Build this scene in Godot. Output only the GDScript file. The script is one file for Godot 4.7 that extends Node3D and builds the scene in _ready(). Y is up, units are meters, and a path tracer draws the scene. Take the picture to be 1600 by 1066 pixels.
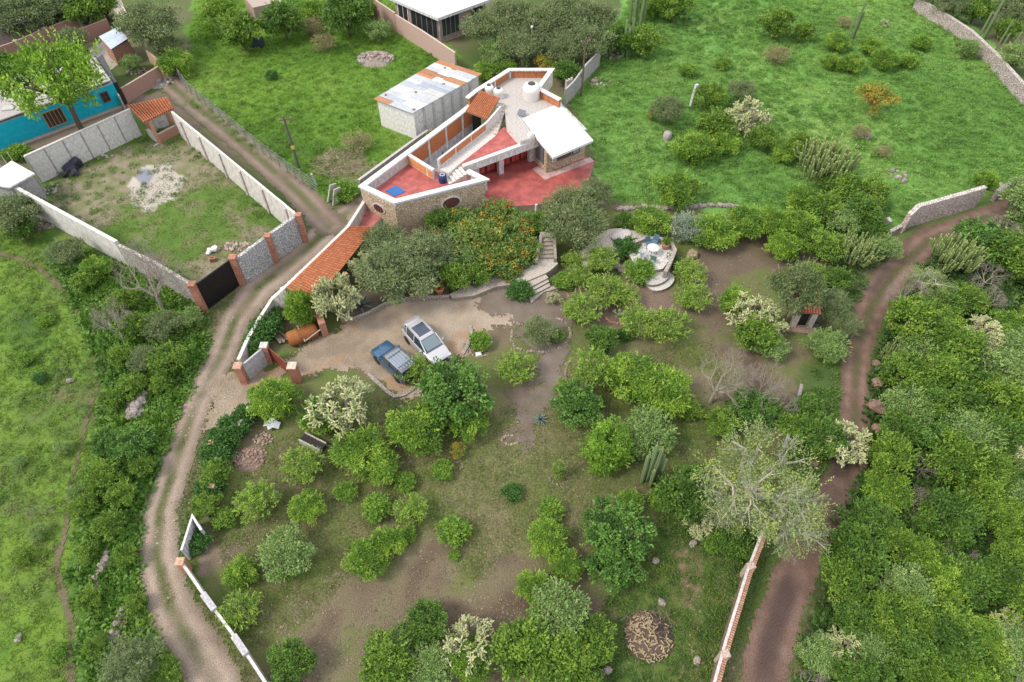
extends Node3D

# The drone's eye: 40 m up, looking down by 50 degrees. Places are measured from the photograph
# by meeting the line of sight with a level plane of known height.
const EYE := Vector3(0, 40, 0)
const PITCH := 50.0
const FOCAL := 1067.0

var rng := RandomNumberGenerator.new()
var used := {}
var mats := {}
var protos := {}
var nz := FastNoiseLite.new()
var nf := FastNoiseLite.new()
var nw := FastNoiseLite.new()
var zones := []
var spots_taken := []


class MB:
	var v := PackedVector3Array()
	var c := PackedColorArray()
	var i := PackedInt32Array()

	func tri(a: Vector3, b: Vector3, d: Vector3, col: Color) -> void:
		var n := v.size()
		v.append(a); v.append(b); v.append(d)
		c.append(col); c.append(col); c.append(col)
		i.append(n); i.append(n + 1); i.append(n + 2)

	func quad(a: Vector3, b: Vector3, d: Vector3, e: Vector3, col: Color) -> void:
		var n := v.size()
		v.append(a); v.append(b); v.append(d); v.append(e)
		c.append(col); c.append(col); c.append(col); c.append(col)
		i.append(n); i.append(n + 1); i.append(n + 2)
		i.append(n); i.append(n + 2); i.append(n + 3)

	func box(p: Vector3, s: Vector3, col: Color, b := Basis.IDENTITY, ctop = null) -> void:
		var h := s * 0.5
		var q := []
		for y in [-1, 1]:
			for k in [[-1, -1], [1, -1], [1, 1], [-1, 1]]:
				q.append(p + b * Vector3(h.x * k[0], h.y * y, h.z * k[1]))
		quad(q[4], q[5], q[6], q[7], col if ctop == null else ctop)
		quad(q[3], q[2], q[1], q[0], col)
		for k in 4:
			var n := (k + 1) % 4
			quad(q[k], q[n], q[n + 4], q[k + 4], col)

	# a box with its upper edges bevelled
	func slab(p: Vector3, s: Vector3, col: Color, b := Basis.IDENTITY, bev := 0.02) -> void:
		var h := s * 0.5
		var ring := []
		for lv in [[-h.y, 0.0], [h.y - bev, 0.0], [h.y, bev]]:
			var r := []
			for k in [[-1, -1], [1, -1], [1, 1], [-1, 1]]:
				r.append(p + b * Vector3((h.x - lv[1]) * k[0], lv[0], (h.z - lv[1]) * k[1]))
			ring.append(r)
		for l in 2:
			for k in 4:
				var n := (k + 1) % 4
				quad(ring[l][k], ring[l][n], ring[l + 1][n], ring[l + 1][k], col)
		quad(ring[2][0], ring[2][1], ring[2][2], ring[2][3], col)
		quad(ring[0][3], ring[0][2], ring[0][1], ring[0][0], col)

	func bar(a: Vector3, b: Vector3, w: float, h: float, col: Color) -> void:
		var d := b - a
		var l := d.length()
		var z := d / l
		var x := Vector3.UP.cross(z)
		x = Vector3.RIGHT if x.length() < 0.05 else x.normalized()
		box((a + b) * 0.5, Vector3(w, h, l), col, Basis(x, z.cross(x), z))

	func prism(pts: Array, y0: float, ctop: Color, cside: Color) -> void:
		var flat := PackedVector2Array()
		for p in pts:
			flat.append(Vector2(p.x, p.z))
		var t := Geometry2D.triangulate_polygon(flat)
		for k in range(0, t.size(), 3):
			tri(pts[t[k]], pts[t[k + 1]], pts[t[k + 2]], ctop)
		for k in pts.size():
			var a: Vector3 = pts[k]
			var b: Vector3 = pts[(k + 1) % pts.size()]
			quad(Vector3(a.x, y0, a.z), Vector3(b.x, y0, b.z), b, a, cside)

	# a wall along pts (each pts.y its top), mitred at the corners
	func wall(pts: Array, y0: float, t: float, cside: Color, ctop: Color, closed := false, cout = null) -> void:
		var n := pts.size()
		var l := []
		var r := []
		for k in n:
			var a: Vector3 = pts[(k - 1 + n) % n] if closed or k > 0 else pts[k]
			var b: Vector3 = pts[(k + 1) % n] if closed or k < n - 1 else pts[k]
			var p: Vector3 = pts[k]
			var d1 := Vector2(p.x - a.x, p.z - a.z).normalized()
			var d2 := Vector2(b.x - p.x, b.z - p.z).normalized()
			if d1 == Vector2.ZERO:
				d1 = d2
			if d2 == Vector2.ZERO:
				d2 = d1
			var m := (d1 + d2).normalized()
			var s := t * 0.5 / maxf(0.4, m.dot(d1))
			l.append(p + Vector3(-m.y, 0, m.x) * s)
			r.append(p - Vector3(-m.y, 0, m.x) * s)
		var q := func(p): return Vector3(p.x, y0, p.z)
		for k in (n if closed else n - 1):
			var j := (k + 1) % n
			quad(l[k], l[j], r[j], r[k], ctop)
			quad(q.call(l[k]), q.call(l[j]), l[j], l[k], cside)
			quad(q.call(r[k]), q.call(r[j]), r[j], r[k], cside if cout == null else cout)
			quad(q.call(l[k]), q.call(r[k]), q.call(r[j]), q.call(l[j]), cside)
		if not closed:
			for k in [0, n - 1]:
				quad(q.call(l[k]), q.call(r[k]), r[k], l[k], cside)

	func tube(pts: Array, radii: Array, sides: int, col: Color, ctip = null) -> void:
		var start := v.size()
		var n := pts.size()
		for k in n:
			var a: Vector3 = pts[max(0, k - 1)]
			var b: Vector3 = pts[min(n - 1, k + 1)]
			var d := (b - a).normalized()
			var x := d.cross(Vector3(0.3, 0.9, 0.31)).normalized()
			if x == Vector3.ZERO:
				x = Vector3.RIGHT
			var y := d.cross(x)
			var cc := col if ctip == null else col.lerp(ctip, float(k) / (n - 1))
			for s in sides:
				var w := TAU * s / sides
				v.append(pts[k] + (x * cos(w) + y * sin(w)) * radii[k])
				c.append(cc)
		for k in n - 1:
			for s in sides:
				var p := start + k * sides
				var e := (s + 1) % sides
				i.append_array([p + s, p + e, p + sides + e, p + s, p + sides + e, p + sides + s])
		for k in [0, n - 1]:
			for s in range(1, sides - 1):
				i.append_array([start + k * sides, start + k * sides + s, start + k * sides + s + 1])

	func lathe(p: Vector3, prof: Array, sides: int, col: Color) -> void:
		var start := v.size()
		for q in prof:
			for s in sides:
				var w := TAU * s / sides
				v.append(p + Vector3(cos(w) * q[0], q[1], sin(w) * q[0]))
				c.append(q[2] if q.size() > 2 else col)
		for k in prof.size() - 1:
			for s in sides:
				var a := start + k * sides
				var e := (s + 1) % sides
				i.append_array([a + s, a + e, a + sides + e, a + s, a + sides + e, a + sides + s])
		for s in range(1, sides - 1):
			var t := start + (prof.size() - 1) * sides
			i.append_array([t, t + s, t + s + 1])

	func rock(p: Vector3, s: Vector3, col: Color, g: RandomNumberGenerator, u := 7, w := 4) -> void:
		var start := v.size()
		var turn := Basis.from_euler(Vector3(g.randf() * 0.6, g.randf() * TAU, g.randf() * 0.6))
		for k in w + 1:
			var la := PI * k / w
			for j in u:
				var lo := TAU * j / u
				var d := Vector3(sin(la) * cos(lo), cos(la), sin(la) * sin(lo))
				var f := 1.0 if k == 0 or k == w else g.randf_range(0.78, 1.12)
				d = Vector3(signf(d.x) * pow(absf(d.x), 0.75), signf(d.y) * pow(absf(d.y), 0.75), signf(d.z) * pow(absf(d.z), 0.75))
				v.append(p + turn * (d * s * 0.5 * f))
				c.append(col)
		for k in w:
			for j in u:
				var a := start + k * u
				var e := (j + 1) % u
				i.append_array([a + j, a + e, a + u + e, a + j, a + u + e, a + u + j])

	# a closed loft through rings of equal size
	func loft(rings: Array, col: Color) -> void:
		var start := v.size()
		var n: int = rings[0].size()
		for r in rings:
			for p in r:
				v.append(p); c.append(col)
		for k in rings.size() - 1:
			for s in n:
				var a := start + k * n
				var e := (s + 1) % n
				i.append_array([a + s, a + e, a + n + e, a + s, a + n + e, a + n + s])
		for k in [0, rings.size() - 1]:
			for s in range(1, n - 1):
				i.append_array([start + k * n, start + k * n + s, start + k * n + s + 1])

	func leaf(p: Vector3, d: Vector3, up: Vector3, l: float, w: float, col: Color) -> void:
		var s := d.cross(up).normalized() * w * 0.5
		var n := v.size()
		var m := p + d * l * 0.45
		v.append(p); v.append(m + s); v.append(p + d * l); v.append(m - s)
		c.append(col); c.append(col); c.append(col); c.append(col)
		i.append_array([n, n + 1, n + 2, n, n + 2, n + 3])

	func mesh(m: Material, smooth := false) -> ArrayMesh:
		var out := ArrayMesh.new()
		if smooth:
			var st := SurfaceTool.new()
			st.begin(Mesh.PRIMITIVE_TRIANGLES)
			for k in i:
				st.set_color(c[k])
				st.add_vertex(v[k])
			st.index()
			st.generate_normals()
			st.set_material(m)
			return st.commit(out)
		var a := []
		a.resize(Mesh.ARRAY_MAX)
		a[Mesh.ARRAY_VERTEX] = v
		a[Mesh.ARRAY_COLOR] = c
		a[Mesh.ARRAY_INDEX] = i
		out.add_surface_from_arrays(Mesh.PRIMITIVE_TRIANGLES, a)
		out.surface_set_material(0, m)
		return out


# ---------------------------------------------------------------- places
func at(px: float, py: float, h := 0.0) -> Vector3:
	var d := Vector3((px - 800.0) / FOCAL, (533.0 - py) / FOCAL, -1.0).rotated(Vector3.RIGHT, -deg_to_rad(PITCH))
	return EYE + d * ((h - EYE.y) / d.y)


func mpp(px: float, py: float, h := 0.0) -> float:   # metres that one pixel of the photograph spans there
	var p := at(px, py, h) - EYE
	return p.dot(Vector3(0, 0, -1).rotated(Vector3.RIGHT, -deg_to_rad(PITCH))) / FOCAL


func ats(list: Array, h := 0.0) -> Array:
	var out := []
	for q in list:
		out.append(at(q[0], q[1], h if q.size() < 3 else q[2]))
	return out


func poly2(list: Array) -> PackedVector2Array:
	var out := PackedVector2Array()
	for q in list:
		var p := at(q[0], q[1])
		out.append(Vector2(p.x, p.z))
	return out


func bounds(p: PackedVector2Array) -> Rect2:
	var r := Rect2(p[0], Vector2.ZERO)
	for q in p:
		r = r.expand(q)
	return r


func gh(x: float, z: float) -> float:
	return nw.get_noise_2d(x * 1.0, z * 1.0) * 0.10


# ---------------------------------------------------------------- nodes
func numbered(called: String) -> String:
	var n: int = used.get(called, 0)
	used[called] = n + 1
	return called if n == 0 else "%s_%03d" % [called, n]


func tag(o: Node, label := "", category := "", group := "", kind := "") -> Node:
	for q in [["label", label], ["category", category], ["group", group], ["kind", kind]]:
		if q[1]:
			o.set_meta(q[0], q[1])
	return o


func thing(called: String, label: String, category: String, base := Vector3.ZERO, group := "") -> Node3D:
	var o := Node3D.new()
	o.name = numbered(called)
	add_child(o, true)
	o.position = base
	tag(o, label, category, group)
	return o


# a part: its mesh holds places in the world, so it is set back by where its thing stands
func part(called: String, st: MB, m: Material, parent: Node3D, smooth := false, stuff := false) -> MeshInstance3D:
	var o := MeshInstance3D.new()
	o.mesh = st.mesh(m, smooth)
	o.name = called
	parent.add_child(o, true)
	o.position = -parent.position if parent.get_parent() == self else Vector3.ZERO
	if stuff:
		o.set_meta("kind", "stuff")
	return o


func piece(called: String, mesh: Mesh, t: Transform3D, parent: Node3D) -> MeshInstance3D:
	var o := MeshInstance3D.new()
	o.mesh = mesh
	o.name = called
	parent.add_child(o, true)
	t.origin -= parent.position if parent.get_parent() == self else Vector3.ZERO
	o.transform = t
	return o


func solo(called: String, st: MB, m: Material, label: String, category: String, group := "", smooth := false) -> MeshInstance3D:
	var o := MeshInstance3D.new()
	o.mesh = st.mesh(m, smooth)
	o.name = numbered(called)
	add_child(o, true)
	tag(o, label, category, group)
	return o


func struct(called: String, st: MB, m: Material) -> MeshInstance3D:
	var o := MeshInstance3D.new()
	o.mesh = st.mesh(m)
	o.name = numbered(called)
	add_child(o, true)
	tag(o, "", "", "", "structure")
	return o


func jit(c: Color, a := 0.12) -> Color:
	var f := 1.0 + rng.randf_range(-a, a)
	return Color(c.r * f * (1.0 + rng.randf_range(-a, a) * 0.3), c.g * f, c.b * f * (1.0 + rng.randf_range(-a, a) * 0.3))


# ---------------------------------------------------------------- materials
func noise_tex(freq: float, lo: float, hi: float, kind := 0, size := 512) -> NoiseTexture2D:
	var n := FastNoiseLite.new()
	n.seed = 11 + mats.size()
	n.noise_type = FastNoiseLite.TYPE_CELLULAR if kind == 1 else FastNoiseLite.TYPE_SIMPLEX_SMOOTH
	if kind == 1:
		n.cellular_return_type = FastNoiseLite.RETURN_DISTANCE2_SUB
		n.fractal_type = FastNoiseLite.FRACTAL_NONE
	else:
		n.fractal_octaves = 5
		n.fractal_gain = 0.6
	n.frequency = freq
	var t := NoiseTexture2D.new()
	t.width = size
	t.height = size
	t.seamless = true
	t.noise = n
	var g := Gradient.new()
	if kind == 1:
		g.offsets = PackedFloat32Array([0.0, 0.16, 0.4, 1.0])
		g.colors = PackedColorArray([Color(lo, lo, lo), Color(lo * 1.1, lo * 1.1, lo * 1.1), Color(hi * 0.9, hi * 0.9, hi * 0.9), Color(hi, hi, hi)])
	else:
		g.offsets = PackedFloat32Array([0.18, 0.82])
		g.colors = PackedColorArray([Color(lo, lo, lo), Color(hi, hi, hi)])
	t.color_ramp = g
	return t


func mat(called: String, rough: float, metal := 0.0, tex: Texture2D = null, tile := 2.0, bump := 0.0, tint := Color.WHITE) -> StandardMaterial3D:
	var m := StandardMaterial3D.new()
	m.resource_name = called
	m.albedo_color = tint
	m.vertex_color_use_as_albedo = true
	m.roughness = rough
	m.metallic = metal
	if tex:
		m.albedo_texture = tex
		m.uv1_triplanar = true
		m.uv1_world_triplanar = true
		m.uv1_scale = Vector3.ONE / tile
		if bump > 0.0:
			m.heightmap_enabled = true
			m.heightmap_texture = tex
			m.heightmap_scale = bump
	mats[called] = m
	return m


func make_materials() -> void:
	mat("soil", 0.95, 0.0, noise_tex(0.07, 0.74, 1.0, 0, 1024), 7.7, 3.0)
	mat("plaster", 0.85, 0.0, noise_tex(0.02, 0.76, 1.0), 5.1, 0.4)
	mats["plaster"].uv1_scale = Vector3(0.42, 0.11, 0.42)
	mat("concrete", 0.9, 0.0, noise_tex(0.025, 0.78, 1.0), 4.3, 0.8)
	mats["concrete"].uv1_scale = Vector3(0.4, 0.16, 0.4)
	mat("stucco", 0.85, 0.0, noise_tex(0.02, 0.88, 1.0), 5.1, 0.3)
	mat("masonry", 0.95, 0.0, noise_tex(0.04, 0.6, 1.0, 1, 512), 4.1, 3.0)
	mat("brickwork", 0.92, 0.0, noise_tex(0.05, 0.7, 1.0), 3.0, 2.0)
	mat("rock", 0.95, 0.0, noise_tex(0.02, 0.6, 1.0), 1.7, 4.0)
	mat("tile", 0.8, 0.0, noise_tex(0.03, 0.78, 1.0), 1.9, 0.5)
	mat("sheet_metal", 0.55, 0.25, noise_tex(0.012, 0.88, 1.0), 3.7, 0.4)
	mat("floor_paint", 0.6, 0.0, noise_tex(0.012, 0.8, 1.0), 6.7, 0.3)
	mat("wood", 0.85, 0.0, noise_tex(0.03, 0.7, 1.0), 0.9, 0.6)
	mat("bark", 0.95)
	mat("skin", 0.7)
	mat("iron", 0.5, 0.5)
	mat("matte", 0.8)
	mat("car_trim", 0.6)
	mat("glass_dark", 0.12)
	mats["glass_dark"].metallic_specular = 0.7
	for q in ["silver_paint", "blue_paint"]:
		var p := mat(q, 0.35, 0.35)
		p.clearcoat_enabled = true
		p.clearcoat = 0.8
		p.clearcoat_roughness = 0.08
	var l := mat("leaf", 0.65)
	l.backlight_enabled = true
	l.backlight = Color(0.3, 0.36, 0.1).linear_to_srgb()
	var f := mat("petal", 0.7)
	f.backlight_enabled = true
	f.backlight = Color(0.3, 0.3, 0.3).linear_to_srgb()
	mat("grass", 0.8)
	mats["grass"].backlight_enabled = true
	mats["grass"].backlight = Color(0.28, 0.36, 0.1).linear_to_srgb()


func _ready() -> void:
	rng.seed = 20
	# camera
	var cam := Camera3D.new()
	cam.name = "camera"
	cam.position = EYE
	cam.rotation_degrees = Vector3(-PITCH, 0, 0)
	cam.fov = rad_to_deg(2.0 * atan(533.0 / FOCAL))
	cam.near = 0.5
	cam.far = 900.0
	add_child(cam)
	# overcast sky
	var sky := ProceduralSkyMaterial.new()
	sky.sky_top_color = Color(0.89, 0.9, 0.92)
	sky.sky_horizon_color = Color(0.82, 0.835, 0.85)
	sky.sky_curve = 0.2
	sky.ground_bottom_color = Color(0.35, 0.36, 0.30)
	sky.ground_horizon_color = Color(0.6, 0.62, 0.6)
	var env := Environment.new()
	env.background_mode = Environment.BG_SKY
	env.sky = Sky.new()
	env.sky.sky_material = sky
	env.background_energy_multiplier = 1.05
	env.tonemap_mode = Environment.TONE_MAPPER_LINEAR
	env.tonemap_exposure = 1.78
	env.sdfgi_enabled = true
	env.ssao_enabled = true
	env.ssil_enabled = true
	var we := WorldEnvironment.new()
	we.name = "world_environment"
	we.environment = env
	add_child(we)
	# the sun behind thin cloud
	var sun := DirectionalLight3D.new()
	sun.name = "sun"
	sun.light_energy = 0.6
	sun.light_angular_distance = 16.0
	sun.light_color = Color(1.0, 0.96, 0.9)
	sun.shadow_enabled = true
	sun.rotation_degrees = Vector3(-50, -68, 0)
	add_child(sun)
	nz.seed = 3
	nz.frequency = 0.1
	nf.seed = 8
	nf.frequency = 0.1
	nf.fractal_octaves = 4
	nw.seed = 5
	nw.frequency = 0.03
	nw.fractal_octaves = 2
	make_materials()
	make_ground()
	make_tracks()
	make_house()
	make_shed()
	make_yard_walls()
	make_far_buildings()
	make_edges()
	make_garden()
	make_cars()
	make_protos()
	make_vegetation()


# ---------------------------------------------------------------- ground
func mixc(list: Array, t: float) -> Color:
	var f := clampf(t, 0.0, 0.9999) * (list.size() - 1)
	var k := int(f)
	return (list[k] as Color).lerp(list[k + 1], f - k)


func zone(poly: Array, cols: Array, scale: float, fine: float) -> void:
	var p := poly2(poly)
	zones.append([p, bounds(p), cols, scale, fine])


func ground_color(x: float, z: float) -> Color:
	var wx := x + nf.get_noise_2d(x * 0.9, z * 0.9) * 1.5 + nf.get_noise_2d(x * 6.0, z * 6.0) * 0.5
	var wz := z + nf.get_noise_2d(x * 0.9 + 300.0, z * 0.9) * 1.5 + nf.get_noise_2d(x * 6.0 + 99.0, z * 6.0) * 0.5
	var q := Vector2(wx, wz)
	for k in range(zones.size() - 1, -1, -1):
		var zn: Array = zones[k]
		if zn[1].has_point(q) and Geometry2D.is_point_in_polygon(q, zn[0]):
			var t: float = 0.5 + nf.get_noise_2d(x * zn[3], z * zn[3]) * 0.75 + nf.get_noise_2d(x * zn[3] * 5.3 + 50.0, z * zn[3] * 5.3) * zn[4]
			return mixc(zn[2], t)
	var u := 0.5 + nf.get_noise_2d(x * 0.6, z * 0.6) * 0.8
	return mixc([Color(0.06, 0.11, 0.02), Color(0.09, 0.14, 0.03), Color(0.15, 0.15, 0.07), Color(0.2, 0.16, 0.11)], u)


func make_ground() -> void:
	var soil := Color(0.18, 0.14, 0.09)
	var olive := Color(0.155, 0.165, 0.06)
	# meadow between the lane and the white house
	zone([[285, 170], [300, -80], [600, -80], [715, 90], [590, 160], [600, 200], [655, 215], [560, 290], [530, 330], [400, 250], [300, 170]], [Color(0.06, 0.14, 0.013), Color(0.1, 0.22, 0.02), Color(0.13, 0.27, 0.03), Color(0.19, 0.3, 0.05)], 0.5, 0.3)
	# meadow beyond the house
	zone([[930, 100], [1010, -80], [1420, -80], [1600, 130], [1750, 200], [1750, 250], [1400, 350], [1330, 380], [1220, 330], [950, 325], [925, 230], [880, 150]], [Color(0.07, 0.17, 0.03), Color(0.12, 0.26, 0.045), Color(0.15, 0.33, 0.07), Color(0.22, 0.39, 0.09), Color(0.26, 0.36, 0.1)], 0.3, 0.35)
	# rough field
	zone([[-300, 300], [60, 350], [190, 400], [170, 600], [140, 760], [110, 900], [130, 1150], [-300, 1150]], [Color(0.05, 0.11, 0.018), Color(0.10, 0.2, 0.02), Color(0.16, 0.27, 0.028), Color(0.11, 0.19, 0.03), Color(0.17, 0.17, 0.08)], 0.45, 0.4)
	# overgrown bank beside the track
	zone([[60, 370], [190, 400], [330, 490], [310, 620], [215, 850], [225, 960], [300, 1150], [130, 1150], [110, 900], [170, 600]], [Color(0.05, 0.12, 0.015), Color(0.08, 0.18, 0.02), Color(0.12, 0.22, 0.03)], 0.8, 0.3)
	# walled yard
	zone([[50, 300], [222, 200], [275, 190], [460, 345], [300, 470]], [Color(0.09, 0.18, 0.02), Color(0.12, 0.21, 0.03), Color(0.2, 0.2, 0.1), Color(0.32, 0.27, 0.2), Color(0.17, 0.2, 0.07), Color(0.28, 0.23, 0.17)], 0.6, 0.45)
	zone([[190, 300], [215, 265], [262, 255], [290, 285], [275, 320], [215, 330]], [Color(0.4, 0.35, 0.29), Color(0.55, 0.5, 0.45), Color(0.6, 0.55, 0.49)], 1.0, 0.2)
	zone([[200, 288], [212, 268], [232, 268], [236, 288], [216, 296]], [Color(0.24, 0.26, 0.33), Color(0.3, 0.31, 0.38)], 1.0, 0.2)
	# orchard and garden soil
	zone([[290, 800], [360, 660], [380, 560], [440, 540], [540, 450], [700, 350], [840, 390], [960, 320], [1230, 330], [1310, 400], [1265, 590], [1240, 700], [1170, 900], [1120, 1150], [400, 1150]], [Color(0.13, 0.095, 0.065), soil, Color(0.19, 0.165, 0.095), olive, Color(0.14, 0.17, 0.045), Color(0.12, 0.175, 0.035), olive, Color(0.13, 0.165, 0.045), soil, Color(0.23, 0.18, 0.13)], 0.42, 0.4)
	zone([[700, 640], [930, 560], [930, 800], [860, 880], [760, 830], [680, 760]], [Color(0.22, 0.185, 0.11), Color(0.19, 0.185, 0.08), Color(0.16, 0.18, 0.06), Color(0.13, 0.175, 0.04)], 0.8, 0.3)
	zone([[1020, 800], [1190, 820], [1120, 1150], [880, 1150], [960, 900]], [Color(0.06, 0.125, 0.018), Color(0.09, 0.155, 0.025), Color(0.12, 0.16, 0.035), soil], 0.7, 0.35)
	zone([[1040, 870], [1085, 855], [1105, 880], [1085, 940], [1065, 940]], [Color(0.27, 0.19, 0.12), Color(0.23, 0.18, 0.1)], 1.0, 0.3)
	zone([[1090, 380], [1220, 370], [1230, 420], [1150, 440], [1110, 520], [1060, 470]], [Color(0.14, 0.10, 0.075), Color(0.18, 0.135, 0.095), Color(0.15, 0.13, 0.07)], 0.8, 0.3)
	zone([[880, 440], [1040, 440], [1060, 480], [960, 520], [880, 480]], [Color(0.2, 0.14, 0.11), Color(0.24, 0.165, 0.13)], 0.8, 0.3)
	# wooded slope
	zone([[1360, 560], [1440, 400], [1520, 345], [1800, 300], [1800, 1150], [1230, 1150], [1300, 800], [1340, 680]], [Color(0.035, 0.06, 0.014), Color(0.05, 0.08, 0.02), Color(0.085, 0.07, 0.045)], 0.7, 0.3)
	# bare earth by the lane and the turquoise house
	zone([[-60, 260], [200, 150], [285, 150], [330, 190], [280, 200], [200, 172], [40, 250], [-60, 330]], [Color(0.16, 0.12, 0.09), Color(0.22, 0.165, 0.125), Color(0.12, 0.10, 0.06)], 0.7, 0.3)
	zone([[490, 262], [520, 235], [565, 225], [585, 250], [545, 285], [500, 285]], [Color(0.2, 0.165, 0.11), Color(0.3, 0.25, 0.18), Color(0.14, 0.15, 0.05)], 1.2, 0.4)
	var gx := []
	var gz := []
	var x := -320.0
	while x <= 320.0:
		gx.append(x)
		x += 0.32 if absf(x) < 76.0 else 8.0
	var z := -330.0
	while z <= 90.0:
		gz.append(z)
		z += 0.32 if z > -104.0 and z < -5.0 else 7.0
	var m := MB.new()
	for b in gz:
		for a in gx:
			m.v.append(Vector3(a, gh(a, b), b))
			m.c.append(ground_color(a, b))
	var w := gx.size()
	for b in gz.size() - 1:
		for a in w - 1:
			var k := b * w + a
			m.i.append_array([k, k + 1, k + w + 1, k, k + w + 1, k + w])
	struct("ground", m, mats.soil)


# a sheet of ground cells inside the outline, just above the ground; its edge is frayed by noise
func sheet(called: String, inside: Callable, area: Rect2, step: float, lift: float, color: Callable) -> void:
	var m := MB.new()
	var nx := int(area.size.x / step) + 1
	var ny := int(area.size.y / step) + 1
	var index := {}
	var vert := func(a: int, b: int) -> int:
		var key := b * 100000 + a
		if not index.has(key):
			var x := area.position.x + a * step
			var z := area.position.y + b * step
			index[key] = m.v.size()
			m.v.append(Vector3(x, gh(x, z) + lift, z))
			m.c.append(color.call(x, z))
		return index[key]
	for b in ny:
		for a in nx:
			var x := area.position.x + (a + 0.5) * step
			var z := area.position.y + (b + 0.5) * step
			if inside.call(x, z):
				var p = vert.call(a, b)
				var q = vert.call(a + 1, b)
				var r = vert.call(a + 1, b + 1)
				var s = vert.call(a, b + 1)
				m.i.append_array([p, q, r, p, r, s])
	struct(called, m, mats.soil)


# distance to a line of [point, half width]: returns [across -1..1, side metres]
func along(line: Array, x: float, z: float) -> Vector2:
	var best := Vector2(99, 0)
	var p := Vector2(x, z)
	for k in line.size() - 1:
		var a: Vector2 = line[k][0]
		var b: Vector2 = line[k + 1][0]
		var ab := b - a
		var t := clampf((p - a).dot(ab) / ab.length_squared(), 0.0, 1.0)
		var d := p - (a + ab * t)
		var hw := lerpf(line[k][1], line[k + 1][1], t)
		var s := d.length() / hw
		if s < best.x:
			best = Vector2(s, s * (1.0 if ab.cross(d) > 0.0 else -1.0))
	return best


func track(called: String, list: Array, cols: Array, verge: Color, lift: float, rutted := true, mud := false) -> Array:
	var line := []
	var box := Rect2()
	for k in list.size():
		var p := at(list[k][0], list[k][1])
		line.append([Vector2(p.x, p.z), list[k][2] * 0.5])
		box = Rect2(line[0][0], Vector2.ZERO) if k == 0 else box.expand(line[k][0])
	box = box.grow(3.0)
	var inside := func(x, z):
		return along(line, x, z).x < 1.0 + nf.get_noise_2d(x * 5.0, z * 5.0) * 0.22 + nf.get_noise_2d(x * 22.0, z * 22.0) * 0.22
	var color := func(x, z):
		var s: float = along(line, x, z).y
		var t := 0.5 + nf.get_noise_2d(x * 1.2, z * 1.2) * 0.6 + nf.get_noise_2d(x * 9.0, z * 9.0) * 0.35
		var c := mixc(cols, t)
		if rutted and not (mud and z > -22.0):
			var mid := exp(-pow((s + 0.05) / 0.24, 2.0)) * clampf(1.0 + nf.get_noise_2d(x * 2.2 + 40.0, z * 2.2) * 1.5, 0.0, 1.0)
			c = c * (0.86 + 0.3 * exp(-pow((absf(s + 0.05) - 0.47) / 0.2, 2.0)))
			c = c.lerp(verge * 0.9, mid * 0.95)
			if mud:
				var wet := smoothstep(0.0, 0.3, nf.get_noise_2d(x * 0.55 + 210.0, z * 0.3)) * exp(-pow((s - 0.4) / 0.32, 2.0))
				c = c.lerp(Color(0.075, 0.05, 0.045), wet * 0.85)
			c = c.lerp(verge, clampf((absf(s) - 0.78) * 2.6, 0.0, 0.7))
		if mud and z > -26.0:
			var near := smoothstep(-26.0, -20.0, z) * exp(-pow(s / 0.55, 4.0)) * smoothstep(-0.25, 0.2, nf.get_noise_2d(x * 0.8 + 210.0, z * 0.45))
			c = c.lerp(Color(0.07, 0.046, 0.042), near * 0.85)
		return c
	sheet(called, inside, box, 0.15, lift, color)
	return line


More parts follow.
